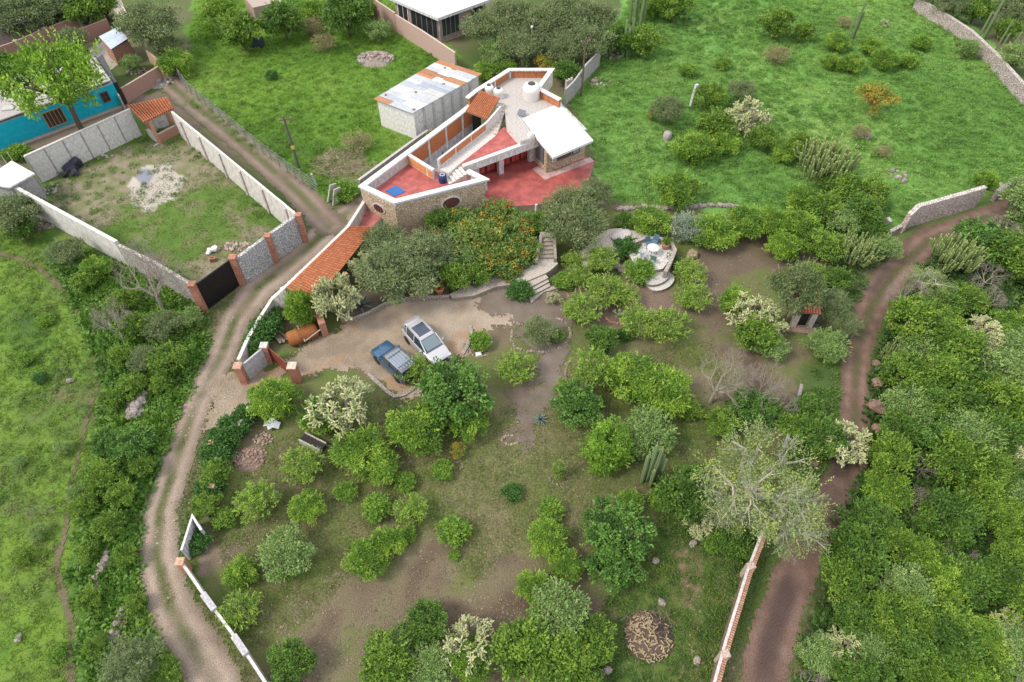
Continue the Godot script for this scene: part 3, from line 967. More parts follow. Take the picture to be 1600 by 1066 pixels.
	for k in 8:
		var st := MB.new()
		var c := e0.lerp(flat(e1, UT), (k + 0.5) / 8.0)
		var y := UT + (GR - UT) * (k + 1) / 8.0
		var ed := flat(e1 - e0, 0).normalized()
		st.slab(Vector3(c.x, (y + 3.0) * 0.5, c.z), Vector3(1.0, y - 3.0, flat(e1, 0).distance_to(flat(e0, 0)) / 8.0 - 0.01), Color(0.62, 0.55, 0.48), Basis(ed.cross(Vector3.UP), Vector3.UP, -ed), 0.03)
		part("step", st, mats.concrete, h)
	# steps from the small terrace to the upper one
	var w0 := at(699, 285, LT)
	var w1 := at(727, 268, UT)
	for k in 5:
		var st := MB.new()
		var wd := flat(w1 - w0, 0).normalized()
		var c := w0.lerp(w1, (k + 0.5) / 5.0)
		var y := LT + (UT - LT) * (k + 1) / 5.0
		st.slab(Vector3(c.x, (y + LT) * 0.5 - 0.05, c.z) - wd.cross(Vector3.UP) * 0.2, Vector3(1.25, y - LT + 0.1, flat(w1, 0).distance_to(flat(w0, 0)) / 5.0 - 0.01), Color(0.72, 0.69, 0.65), Basis(wd.cross(Vector3.UP), Vector3.UP, -wd), 0.03)
		part("step", st, mats.plaster, h)
	# dark doorway and post at the end of the passage
	var door := MB.new()
	var dp := flat(at(745, 192, 2.2), 0)
	door.box(dp + Vector3(0, 2.15, 0), Vector3(0.9, 2.0, 0.12), Color(0.02, 0.02, 0.022), Basis(Vector3.UP, 0.5))
	part("doorway", door, mats.matte, h)
	tile_roof(h, at(751, 142, 5.0), at(781, 153, 5.0), at(761, 187, 4.4), at(727, 174, 4.4), 12, 9, Color(0.5, 0.17, 0.075))
	# lower red terrace under the stone wall
	var low := MB.new()
	low.prism(ats([[569, 313], [602, 333], [580, 356], [544, 356]], 1.4), -0.3, Color(0.46, 0.15, 0.135), CREAM)
	part("lower_terrace", low, mats.floor_paint, h)
	var mast := MB.new()
	mast.tube([at(694, 262, LT), at(694, 262, LT) + Vector3(0, 1.7, 0)], [0.06, 0.06], 8, IRON)
	part("gate_post", mast, mats.iron, h)
	# things standing on the roofs
	var tank := func(px, py, r, hh, label):
		var b := at(px, py, GR)
		var t := thing("water_tank", label, "water tank", b, "white plastic water tanks on the roof")
		var mm := MB.new()
		mm.lathe(b, [[r * 0.97, 0.0], [r, hh * 0.06], [r * 0.97, hh * 0.25], [r, hh * 0.3], [r * 0.97, hh * 0.5], [r, hh * 0.55], [r, hh * 0.78], [r * 0.82, hh * 0.93], [r * 0.45, hh], [0.0, hh]], 22, Color(0.62, 0.6, 0.58))
		part("drum", mm, mats.matte, t, true)
		var ld := MB.new()
		ld.lathe(b + Vector3(0, hh - 0.03, 0), [[r * 0.42, 0.0], [r * 0.42, 0.1], [r * 0.3, 0.14], [0.0, 0.15]], 16, Color(0.05, 0.055, 0.06))
		part("lid", ld, mats.matte, t, true)
	tank.call(830, 153, 0.85, 1.5, "largest white water tank with a dark lid, by the roof parapet")
	tank.call(764, 147, 0.5, 0.95, "small white water tank in the corner behind the little tiled roof")
	tank.call(779, 152, 0.5, 0.95, "small white water tank beside the head of the stairs")
	var hp := at(815, 181, GR)
	var pan := thing("solar_water_panel", "small tilted dark panel on a stand on the tank roof", "panel", hp)
	var pm := MB.new()
	pm.box(hp + Vector3(0, 0.35, 0), Vector3(0.75, 0.05, 0.6), Color(0.12, 0.13, 0.16), Basis.from_euler(Vector3(0.5, -0.5, 0)))
	part("panel", pm, mats.glass_dark, pan)
	for k in [[-0.25, -0.1], [0.25, 0.1], [0.0, 0.3]]:
		var lg := MB.new()
		lg.tube([hp + Vector3(k[0], -0.02, k[1]), hp + Vector3(k[0] * 0.6, 0.36, k[1] * 0.6)], [0.02, 0.02], 5, Color(0.4, 0.4, 0.42))
		part("leg", lg, mats.iron, pan)
	var dm := MB.new()
	var dh := at(829, 212, 3.9)
	dm.lathe(dh, [[0.32, 0.0], [0.32, 0.1], [0.22, 0.3], [0.0, 0.36]], 14, WHITE)
	solo("roof_vent", dm, mats.plaster, "white dome vent on the edge of the flat white roof", "vent", "", true)
	var mt := MB.new()
	mt.prism(ats([[602, 298], [619, 290], [634, 299], [616, 307]], LT + 0.05), LT + 0.01, Color(0.03, 0.12, 0.36), Color(0.03, 0.1, 0.3))
	solo("blue_mat", mt, mats.matte, "square blue mat lying on the small red terrace", "mat")
	var bb := at(692, 284, LT)
	var bt := thing("covered_drum", "dark blue drum with a white printed cover beside the terrace steps", "drum", bb)
	var b1 := MB.new()
	b1.lathe(bb, [[0.36, 0.0], [0.38, 0.4], [0.36, 0.75], [0.0, 0.76]], 16, Color(0.02, 0.035, 0.12))
	part("drum", b1, mats.matte, bt, true)
	var b2 := MB.new()
	for s in 9:
		var w := TAU * s / 9.0
		b2.box(bb + Vector3(cos(w) * 0.2, 0.775, sin(w) * 0.2), Vector3(0.1, 0.02, 0.06), Color(0.7, 0.72, 0.78), Basis(Vector3.UP, -w))
	part("cover_print", b2, mats.matte, bt, false, true)


# ---------------------------------------------------------------- other buildings, walls and fences
func make_shed() -> void:
	var a := at(584, 155, 3.1)
	var b := at(644.5, 178, 3.1)
	var c := at(752, 117, 3.3)
	var d := at(685, 95, 3.3)
	var t := thing("long_shed", "long white shed under a patched corrugated metal roof, behind the house", "shed", flat((a + c) * 0.5, 0))
	var ins := func(p: Vector3, q: Vector3, f: float) -> Vector3: return p.lerp(q, f)
	var w := MB.new()
	var body := [ins.call(a, c, 0.03), ins.call(b, d, 0.03), ins.call(c, a, 0.03), ins.call(d, b, 0.03)]
	w.prism(body, -0.3, GREY, Color(0.8, 0.79, 0.78))
	part("walls", w, mats.concrete, t)
	for k in range(1, 7):
		var p := flat((body[1] as Vector3).lerp(body[2], k / 7.0), 1.5)
		var pl := MB.new()
		pl.box(p, Vector3(0.24, 3.0, 0.24), Color(0.6, 0.59, 0.6), Basis(Vector3.UP, 0.95))
		part("wall_post", pl, mats.concrete, t)
	# corrugated sheets, two to a row
	var n := 13
	var zinc := [Color(0.46, 0.49, 0.53), Color(0.54, 0.56, 0.58), Color(0.41, 0.44, 0.5), Color(0.5, 0.51, 0.51), Color(0.58, 0.6, 0.61)]
	var rust := {0: [1, 0], 4: [0, 0], 8: [0, 2], 9: [1, 1], 12: [1, 1]}
	for k in n:
		for s in 2:
			var f0 := float(k) / n - 0.006
			var f1 := float(k + 1) / n + 0.012
			var sp: float = [0.42, 0.6, 0.35, 0.55][k % 4]
			if k == 0:
				sp = 0.42
			var g0 := 0.0 if s == 0 else sp - 0.02
			var g1 := sp + 0.02 if s == 0 else 1.0
			var col: Color = zinc[rng.randi() % 5]
			if (k == 0 and s == 0) or k == 9 or (k == 8 and s == 0) or (k == 12):
				col = jit(Color(0.42, 0.2, 0.1), 0.12)
			if k == 6 and s == 1:
				col = Color(0.36, 0.38, 0.47)
			if k == 10 and s == 1:
				col = Color(0.78, 0.8, 0.82)
			var m := MB.new()
			var lift := 0.03 + 0.012 * (k % 2) + 0.025 * s
			var prev := []
			for q in 13:
				var f := lerpf(f0, f1, q / 12.0)
				var e0 := a.lerp(d, f)
				var e1 := b.lerp(c, f)
				var y := Vector3(0, lift + (0.028 if q % 2 == 0 else 0.0), 0)
				var row := [e0.lerp(e1, g0) + y, e0.lerp(e1, g1) + y]
				if prev:
					m.quad(prev[0], row[0], row[1], prev[1], col)
				prev = row
			part("roof_sheet", m, mats.sheet_metal, t)
	for q in [[0.1, 0.12], [0.93, 0.06], [0.5, 0.33], [0.3, 0.9], [0.7, 0.62]]:
		var p := a.lerp(d, q[1]).lerp(b.lerp(c, q[1]), q[0]) + Vector3(0, 0.1, 0)
		var rk := MB.new()
		rk.rock(p, Vector3(0.3, 0.2, 0.26), Color(0.4, 0.25, 0.17), rng)
		part("roof_weight", rk, mats.rock, t)
	var lw := MB.new()
	lw.wall(ats([[560, 281], [652, 214], [668, 203]], 0.9), -0.2, 0.28, Color(0.36, 0.33, 0.32), Color(0.55, 0.51, 0.5))
	solo("low_wall", lw, mats.concrete, "low grey wall running along the narrow alley behind the white house", "wall")


func make_yard_walls() -> void:
	# the walled yard with the black gate
	var nw0 := at(38, 245, 2.9)
	var nw1 := at(203, 171, 2.9)
	var t := thing("block_wall", "pale block wall with grey posts between the bare yard and the turquoise house", "wall", flat((nw0 + nw1) * 0.5, 0))
	for k in 6:
		var p := nw0.lerp(nw1, k / 6.0)
		var q := nw0.lerp(nw1, (k + 1) / 6.0)
		var m := MB.new()
		m.wall([p.lerp(q, 0.035), q.lerp(p, 0.035)], -0.2, 0.16, Color(0.66, 0.64, 0.62), Color(0.68, 0.66, 0.63))
		part("block_panel", m, mats.concrete, t)
		var pm := MB.new()
		pm.wall([p.lerp(q, -0.03) + Vector3(0, 0.02, 0), p.lerp(q, 0.034) + Vector3(0, 0.02, 0)], -0.2, 0.24, Color(0.36, 0.35, 0.34), Color(0.5, 0.48, 0.46))
		part("post", pm, mats.concrete, t)
	var cp := MB.new()
	cp.wall([nw0 + Vector3(0, 0.1, 0), nw1 + Vector3(0, 0.1, 0)], 2.925, 0.26, Color(0.62, 0.6, 0.57), Color(0.66, 0.63, 0.6))
	part("coping", cp, mats.concrete, t)
	# white wall along the lane
	var m1 := MB.new()
	var lane := [at(268, 174, 2.9), at(330, 225, 2.9), at(400, 283, 2.9), at(462, 334, 2.9)]
	m1.wall(lane, -0.2, 0.2, Color(0.72, 0.69, 0.66), Color(0.74, 0.71, 0.67))
	var ln := thing("white_yard_wall", "long white rendered wall between the bare yard and the lane", "wall", flat(lane[1], 0))
	part("rendered_wall", m1, mats.plaster, ln)
	for k in 6:
		var pm := MB.new()
		var p := flat((lane[0] as Vector3).lerp(lane[3], 0.08 + k * 0.17), 1.3)
		pm.box(p + Vector3(-0.1, 0, 0.12), Vector3(0.22, 2.7, 0.2), Color(0.6, 0.56, 0.53), Basis(Vector3.UP, -0.68))
		part("buttress", pm, mats.plaster, ln)
	# grey stone front with brick pillars
	var f0 := at(463, 336, 2.8)
	var f1 := at(415, 369, 2.8)
	var f2 := at(368, 404, 2.8)
	var sm := MB.new()
	sm.wall([f0, f1, f2], -0.2, 0.3, Color(0.6, 0.6, 0.63), Color(0.7, 0.68, 0.65))
	solo("stone_front_wall", sm, mats.masonry, "grey stone front wall between red brick pillars beside the black gate", "wall")
	brick_pillar("brick_pillar", flat(at(466, 336, 2.9), 0) + Vector3(0, 0, 0.05), 0.42, 2.95, "red brick corner pillar where the stone front meets the white lane wall", "red brick pillars of the bare yard", Color(0.45, 0.2, 0.13), Color(0.45, 0.2, 0.13))
	brick_pillar("brick_pillar", flat(at(417, 367, 2.9), 0) + Vector3(0.05, 0, 0.1), 0.42, 2.9, "red brick pillar in the middle of the grey stone front wall", "red brick pillars of the bare yard", Color(0.45, 0.2, 0.13), Color(0.45, 0.2, 0.13))
	brick_pillar("gate_pillar", flat(at(363, 402, 3.0), 0), 0.5, 3.0, "red brick gate pillar between the black gate and the grey stone wall", "red brick pillars of the bare yard", Color(0.45, 0.2, 0.13), Color(0.45, 0.2, 0.13))
	brick_pillar("gate_pillar", flat(at(299, 444, 3.0), 0), 0.5, 3.0, "red brick gate pillar at the outer end of the patched white wall", "red brick pillars of the bare yard", Color(0.45, 0.2, 0.13), Color(0.45, 0.2, 0.13))
	var g0 := flat(at(306, 443, 2.9), 0)
	var g1 := flat(at(357, 406, 2.9), 0)
	var gate := thing("black_gate", "black sheet metal double gate between two brick pillars", "gate", (g0 + g1) * 0.5)
	var gd := (g1 - g0).normalized()
	for k in 2:
		for j in 2:
			var p := g0.lerp(g1, 0.25 + k * 0.5)
			var lf := MB.new()
			lf.box(p + Vector3(0, 0.75 + j * 1.38, 0), Vector3(g0.distance_to(g1) * 0.485, 1.32, 0.06), Color(0.022, 0.019, 0.022), Basis(gd, Vector3.UP, gd.cross(Vector3.UP)))
			part("gate_panel", lf, mats.iron, gate)
	var fr := MB.new()
	for y in [0.07, 1.44, 2.83]:
		fr.bar(g0 + Vector3(0, y, 0), g1 + Vector3(0, y, 0), 0.1, 0.06, Color(0.035, 0.03, 0.032))
	for f in [0.01, 0.25, 0.5, 0.75, 0.99]:
		fr.box(g0.lerp(g1, f) + Vector3(0, 1.45, 0), Vector3(0.05, 2.8, 0.11), Color(0.035, 0.03, 0.032))
	part("frame", fr, mats.iron, gate)
	# old wall towards the field: white stretch, gap and patched stretch
	var o0 := at(-40, 262, 2.8)
	var o1 := at(22, 291, 2.8)
	var o2 := at(181, 377, 2.8)
	var m2 := MB.new()
	m2.wall([o0, o1, o2], -0.2, 0.3, Color(0.7, 0.68, 0.66), Color(0.74, 0.72, 0.69))
	solo("white_field_wall", m2, mats.plaster, "weathered white wall of the bare yard facing the rough field", "wall")
	var m3 := MB.new()
	m3.wall([at(184, 382, 2.5), at(240, 409, 2.5), at(297, 443, 2.5)], -0.2, 0.28, Color(0.58, 0.54, 0.5), Color(0.62, 0.58, 0.54))
	solo("patched_wall", m3, mats.masonry, "lower patched stone wall between the bare grey tree and the black gate", "wall")
	# small white block building at the corner
	var hb := thing("white_hut", "small white flat roofed hut at the far corner of the bare yard", "hut", flat(at(20, 285), 0))
	var hm := MB.new()
	hm.prism(ats([[-30, 285], [18, 254], [50, 272], [14, 290]], 3.0), -0.2, Color(0.78, 0.76, 0.74), Color(0.42, 0.41, 0.42))
	part("walls", hm, mats.concrete, hb)
	var hr := MB.new()
	hr.prism(ats([[-34, 285], [18, 251], [54, 271], [14, 293]], 3.15), 3.02, Color(0.8, 0.78, 0.76), WHITE)
	part("roof", hr, mats.plaster, hb)
	for k in 3:
		var rl := MB.new()
		var p := at(2 + k * 9, 262 - k * 5, 3.15)
		rl.tube([p, p + Vector3(0, 1.0, 0)], [0.025, 0.025], 5, Color(0.5, 0.5, 0.52))
		part("rail_post", rl, mats.iron, hb)
	# kiosk with the bright tiled roof
	var kb := flat(at(240, 205), 0)
	var kt := thing("tiled_kiosk", "small brick kiosk under a bright orange tiled roof in the corner of the yard", "kiosk", kb)
	var ka := at(222, 155, 3.4)
	var kc := at(262, 152, 3.4)
	var kd := at(272, 170, 2.7)
	var ke := at(225, 192, 2.7)
	var kf := at(197, 166, 2.95)
	tile_roof(kt, kf.lerp(ka, 0.05), kc, kd, ke, 14, 8, Color(0.55, 0.19, 0.085))
	for q in [[233, 188], [266, 171], [220, 172], [252, 158]]:
		var pb := at(q[0], q[1], 2.6)
		var m := MB.new()
		m.box(flat(pb, 1.25), Vector3(0.34, 2.9, 0.34), Color(0.55, 0.3, 0.2), Basis(Vector3.UP, 0.5))
		part("pillar", m, mats.brickwork, kt)
	var kw := MB.new()
	kw.wall([flat(at(233, 188, 2.6), 0.95), flat(at(267, 171, 2.6), 0.95)], -0.1, 0.3, Color(0.47, 0.24, 0.17), Color(0.6, 0.5, 0.42))
	part("low_wall", kw, mats.brickwork, kt)
	var kl := MB.new()
	kl.wall([flat(at(219, 178, 2.6), 0.9), flat(at(233, 188, 2.6), 0.9)], -0.1, 0.28, Color(0.68, 0.63, 0.58), Color(0.6, 0.5, 0.42))
	part("side_wall", kl, mats.plaster, kt)
	var ks := MB.new()
	ks.wall([flat(at(224, 170, 2.6), 2.3), flat(at(254, 157, 2.6), 2.3)], -0.1, 0.2, Color(0.62, 0.62, 0.6), GREY)
	part("back_wall", ks, mats.plaster, kt)
	var kq := MB.new()
	kq.box(flat(at(244, 183, 1.2), 0.75), Vector3(1.2, 0.1, 0.6), Color(0.5, 0.48, 0.45), Basis(Vector3.UP, 0.5))
	part("counter", kq, mats.concrete, kt)
	var kp := MB.new()
	kp.wall(ats([[240, 228], [272, 208]], 0.12), -0.1, 0.12, Color(0.6, 0.55, 0.5), Color(0.66, 0.6, 0.55))
	solo("kerb", kp, mats.concrete, "thin pale kerb on the grass before the tiled kiosk", "kerb")
	# black tarpaulin heap
	var th := MB.new()
	for q in [[112, 268, 1.5, 0.9], [123, 262, 1.2, 1.3], [105, 274, 1.1, 0.5], [118, 273, 1.0, 0.6]]:
		th.rock(at(q[0], q[1]) + Vector3(0, q[3] * 0.4, 0), Vector3(q[2], q[3], q[2] * 0.8), Color(0.02, 0.025, 0.04), rng, 9, 6)
	solo("tarpaulin_heap", th, mats.matte, "heap under crumpled black plastic sheeting against the block wall", "heap")
	rock_pile("rubble_heap", "spread of pale rubble along the foot of the block wall", "rubble", 150, 245, 30, 26, 5, 0.14, 0.34, Color(0.5, 0.46, 0.42), "")
	rock_pile("rubble_heap", "loose stones beside the white hut in the yard corner", "rubble", 75, 297, 26, 20, 10, 0.14, 0.32, Color(0.45, 0.4, 0.37), "")
	rock_pile("brick_rubble", "heap of broken bricks and stones inside the yard beside the black gate", "rubble", 372, 385, 46, 22, 9, 0.14, 0.36, Color(0.52, 0.42, 0.35), "")
	var sk := thing("cement_bags", "white sacks and a red brick stack inside the yard by the gate", "sacks", at(331, 398))
	for k in 4:
		var sm2 := MB.new()
		sm2.rock(at(328 + k * 3, 396 - (k % 2) * 3) + Vector3(0, 0.18 + 0.2 * (k / 2), 0), Vector3(0.65, 0.28, 0.42), Color(0.68, 0.68, 0.7), rng, 8, 5)
		part("sack", sm2, mats.matte, sk)
	for k in 6:
		var bm := MB.new()
		bm.slab(at(331 + (k % 3) * 2.5, 408) + Vector3(0, 0.1 + 0.2 * (k / 3), 0), Vector3(0.34, 0.18, 0.3), jit(BRICK), Basis(Vector3.UP, 0.6))
		part("brick", bm, mats.brickwork, sk)


func rock_pile(called: String, label: String, cat: String, px: float, py: float, n: int, rx: float, ry: float, s0: float, s1: float, col: Color, group: String, high := 0.0, m := "rock") -> Node3D:
	var c := at(px, py)
	var t := thing(called, label, cat, c, group)
	var u := mpp(px, py)
	for k in n:
		var w := rng.randf() * TAU
		var r := sqrt(rng.randf())
		var p := c + Vector3(cos(w) * rx * r * u, 0, sin(w) * ry * r * u * 1.3)
		var s := rng.randf_range(s0, s1)
		p.y = gh(p.x, p.z) + s * 0.22 + high * (1.0 - r * r)
		var mm := MB.new()
		mm.rock(p, Vector3(s * 1.25, s * 0.8, s), jit(col, 0.22), rng, 6, 4)
		part("stone", mm, mats[m], t)
	if high > 0.0:
		var core := MB.new()
		core.lathe(c, [[rx * u, -0.05], [rx * u * 0.6, high * 0.55], [rx * u * 0.25, high * 0.85], [0.0, high * 0.9]], 14, col * 0.8)
		part("heap_core", core, mats.rock, t)
	return t


func make_far_buildings() -> void:
	# turquoise house
	var a := at(-60, 215, 2.6)
	var b := at(176, 130, 2.6)
	var c := at(150, 91, 2.6)
	var d := at(-85, 153, 2.6)
	var t := thing("turquoise_house", "turquoise house with a flat grey roof and brown barred window", "house", flat((a + c) * 0.5, 0))
	var m := MB.new()
	m.prism([a, b, c, d], -0.3, Color(0.4, 0.38, 0.37), Color(0.0, 0.42, 0.58))
	part("walls", m, mats.stucco, t)
	var r := MB.new()
	r.prism([a + Vector3(0.15, 0.2, -0.15), b + Vector3(-0.1, 0.2, -0.1), c + Vector3(-0.1, 0.2, 0.1), d + Vector3(0.1, 0.2, 0.1)], 2.91, Color(0.47, 0.44, 0.43), Color(0.5, 0.47, 0.46))
	part("roof", r, mats.concrete, t)
	for k in 7:
		var js := MB.new()
		var p := a.lerp(b, 0.1 + k * 0.12) + Vector3(0, 0.27, -1.6 - rng.randf() * 2.0)
		js.box(p, Vector3(rng.randf_range(0.5, 1.3), 0.12, rng.randf_range(0.4, 0.9)), jit(Color(0.6, 0.58, 0.56), 0.2), Basis(Vector3.UP, rng.randf() * 3.0))
		part("roof_board", js, mats.concrete, t)
	var fo := flat(b - a, 0).normalized()
	var fn := Vector3(-fo.z, 0, fo.x)
	if fn.z < 0.0:
		fn = -fn
	window(t, flat(a, 0), flat(b, 0), 0.485, 0.615, 0.5, 2.2, fn, Color(0.3, 0.22, 0.15), Color(0.05, 0.025, 0.02), 4, 0)
	window(t, flat(a, 0), flat(b, 0), 0.885, 0.94, 1.0, 2.1, fn, Color(0.1, 0.06, 0.06), Color(0.05, 0.03, 0.035), 1, 1)
	var pl := MB.new()
	pl.wall([flat(a, 0.22) + fn * 0.35, flat(b, 0.22) + fn * 0.3], -0.1, 0.55, Color(0.36, 0.29, 0.25), Color(0.4, 0.33, 0.29))
	part("plinth", pl, mats.concrete, t)
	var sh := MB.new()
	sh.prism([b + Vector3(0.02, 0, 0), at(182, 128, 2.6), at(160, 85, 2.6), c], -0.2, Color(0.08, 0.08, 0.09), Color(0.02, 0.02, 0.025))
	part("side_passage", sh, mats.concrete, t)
	# brick walls and yards behind it
	var bw := MB.new()
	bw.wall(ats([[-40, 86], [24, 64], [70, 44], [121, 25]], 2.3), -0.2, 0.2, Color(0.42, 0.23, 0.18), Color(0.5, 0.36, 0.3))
	solo("brick_wall", bw, mats.brickwork, "long red brick wall behind the spreading tree and turquoise house", "wall")
	for q in [[24, 64], [70, 44], [121, 26]]:
		brick_pillar("wall_pillar", flat(at(q[0], q[1], 2.3), 0) + Vector3(0, 0, 0.1), 0.32, 2.35, ["grey post of the long brick wall nearest the picture edge", "grey post midway along the long brick wall", "grey post at the far end of the long brick wall"][[24, 70, 121].find(q[0])], "posts of the long brick wall", Color(0.42, 0.3, 0.26), Color(0.5, 0.42, 0.38))
	var ro := thing("grey_roof_house", "low house with a blue grey metal roof behind the long brick wall", "house", flat(at(60, 25), 0))
	var rm := MB.new()
	rm.prism(ats([[-30, 45], [112, 6], [105, -20], [-40, 10]], 2.6), -0.2, GREY, Color(0.5, 0.42, 0.4))
	part("walls", rm, mats.plaster, ro)
	var ra := at(-40, 55, 2.9)
	var rb := at(118, 14, 2.9)
	for k in 9:
		var sm := MB.new()
		var p := ra.lerp(rb, k / 9.0)
		var q := ra.lerp(rb, (k + 1.04) / 9.0)
		var dz := Vector3(-0.7, 0.35, -3.4)
		sm.quad(p + Vector3(0, 0.01 * (k % 2), 0), q + Vector3(0, 0.01 * (k % 2), 0), q + dz, p + dz, jit(Color(0.36, 0.42, 0.5), 0.1))
		part("roof_sheet", sm, mats.sheet_metal, ro)
	var lt := thing("lean_to", "brick lean-to with a pale blue metal roof in the back yard", "lean-to", flat(at(178, 70), 0))
	var lm := MB.new()
	lm.wall([at(160, 62, 2.1), at(174, 75, 2.1), at(200, 64, 2.1), at(190, 48, 2.1)], -0.2, 0.2, Color(0.46, 0.24, 0.17), Color(0.5, 0.36, 0.3), true)
	part("walls", lm, mats.brickwork, lt)
	for k in 4:
		var sm := MB.new()
		var p := at(154, 57, 2.35).lerp(at(173, 77, 2.35), k / 4.0)
		var q := at(154, 57, 2.35).lerp(at(173, 77, 2.35), (k + 1.03) / 4.0)
		var e := at(184, 42, 2.5).lerp(at(200, 60, 2.5), k / 4.0)
		var f := at(184, 42, 2.5).lerp(at(200, 60, 2.5), (k + 1.03) / 4.0)
		var y := Vector3(0, 0.012 * (k % 2), 0)
		sm.quad(p + y, q + y, f + y, e + y, jit(Color(0.5, 0.57, 0.68), 0.06))
		part("roof_sheet", sm, mats.sheet_metal, lt)
	var yd := MB.new()
	yd.prism(ats([[136, 76], [160, 66], [185, 100], [170, 112], [150, 100]], 0.06), -0.1, Color(0.42, 0.38, 0.34), GREY)
	struct("concrete_yard", yd, mats.concrete)
	var w2 := MB.new()
	w2.wall(ats([[122, 46], [166, 29]], 1.6), -0.2, 0.2, Color(0.44, 0.25, 0.2), Color(0.5, 0.36, 0.3))
	solo("brick_wall", w2, mats.brickwork, "short brick wall behind the lean-to in the back yard", "wall")
	var w3 := MB.new()
	w3.wall(ats([[188, 138], [222, 118], [247, 103]], 1.7), -0.2, 0.22, Color(0.46, 0.27, 0.22), Color(0.52, 0.4, 0.34))
	solo("brick_wall", w3, mats.brickwork, "brick wall beside the lane beyond the tiled kiosk", "wall")
	var w4 := MB.new()
	w4.wall(ats([[228, 78], [250, 96]], 1.5), -0.2, 0.22, Color(0.6, 0.4, 0.3), Color(0.66, 0.5, 0.4))
	solo("brick_wall", w4, mats.brickwork, "short pale brick wall stub beside the round lime shrub", "wall")
	var w5 := MB.new()
	w5.wall(ats([[138, 84], [160, 112], [186, 150]], 1.5), -0.2, 0.16, Color(0.5, 0.44, 0.4), Color(0.56, 0.48, 0.44))
	solo("yard_wall", w5, mats.concrete, "thin grey wall between the turquoise house and the back yard", "wall")
	rock_pile("rubble_heap", "pale broken blocks at the end of the lane beside the brick wall", "rubble", 250, 130, 34, 22, 9, 0.18, 0.45, Color(0.5, 0.45, 0.42), "", 0.25)
	rock_pile("rubble_heap", "scatter of stones in the back yard beside the lean-to", "rubble", 215, 112, 24, 18, 8, 0.14, 0.36, Color(0.42, 0.38, 0.35), "")
	# modern house with the white roof
	var e0 := at(607, 0, 3.0)
	var e1 := at(684, 33, 3.0)
	var e2 := at(768, 3, 3.0)
	var e3 := at(700, -24, 3.0)
	var mh := thing("white_roof_house", "modern house with a white slab roof and dark glass walls beyond the pink wall", "house", flat((e0 + e2) * 0.5, 0))
	var w := MB.new()
	w.prism([e0.lerp(e2, 0.06), e1.lerp(e3, 0.08), e2.lerp(e0, 0.06), e3.lerp(e1, 0.08)], -0.2, GREY, Color(0.5, 0.36, 0.32))
	part("walls", w, mats.plaster, mh)
	var rr := MB.new()
	rr.prism([e0 + Vector3(0, 0.35, 0), e1 + Vector3(0, 0.35, 0), e2 + Vector3(0, 0.35, 0), e3 + Vector3(0, 0.35, 0)], 3.01, Color(0.78, 0.79, 0.8), WHITE)
	part("roof_slab", rr, mats.plaster, mh)
	var p0: Vector3 = flat(e0.lerp(e2, 0.06), 0)
	var p1: Vector3 = flat(e1.lerp(e3, 0.08), 0)
	var p2: Vector3 = flat(e2.lerp(e0, 0.06), 0)
	var n1 := Vector3(-(p1 - p0).normalized().z, 0, (p1 - p0).normalized().x)
	n1 = n1 if n1.z > 0.0 else -n1
	var n2 := Vector3(-(p2 - p1).normalized().z, 0, (p2 - p1).normalized().x)
	n2 = n2 if n2.z > 0.0 else -n2
	window(mh, p0, p1, 0.06, 0.3, 0.3, 2.85, n1, WHITE, Color(0.025, 0.028, 0.035), 1)
	window(mh, p0, p1, 0.36, 0.97, 0.3, 2.85, n1, Color(0.25, 0.25, 0.26), Color(0.025, 0.028, 0.035), 4)
	window(mh, p1, p2, 0.04, 0.42, 0.6, 2.85, n2, Color(0.25, 0.25, 0.26), Color(0.03, 0.033, 0.04), 3)
	window(mh, p1, p2, 0.68, 0.95, 0.6, 2.85, n2, Color(0.3, 0.2, 0.18), Color(0.03, 0.033, 0.04), 1)
	var pk := MB.new()
	var pk0 := [at(578, -6, 2.4), at(617, 20, 2.4)]
	pk.wall(pk0, -0.2, 0.2, Color(0.56, 0.38, 0.32), Color(0.66, 0.52, 0.46))
	solo("pink_wall", pk, mats.brickwork, "higher stretch of pink brick wall at the meadow's far edge", "wall")
	var pk2 := MB.new()
	pk2.wall([at(617, 22, 2.2), at(660, 48, 2.2), at(711, 82, 2.2)], -0.2, 0.2, Color(0.6, 0.43, 0.37), Color(0.7, 0.56, 0.5))
	solo("pink_wall", pk2, mats.brickwork, "lower stretch of pink brick wall running to the metal roofed shed", "wall")
	var ol := MB.new()
	ol.prism(ats([[380, -6], [420, -14], [440, 2], [395, 12]], 2.2), -0.2, Color(0.5, 0.4, 0.36), Color(0.52, 0.38, 0.32))
	solo("small_outhouse", ol, mats.brickwork, "pale brick outhouse at the far end of the meadow", "outhouse")
	var fw := MB.new()
	fw.prism(ats([[168, -4], [184, -12], [200, 26], [186, 34]], 1.8), -0.2, Color(0.66, 0.56, 0.48), Color(0.7, 0.62, 0.56))
	solo("white_block", fw, mats.plaster, "white rendered block behind the lean-to by the big olive tree", "outhouse")


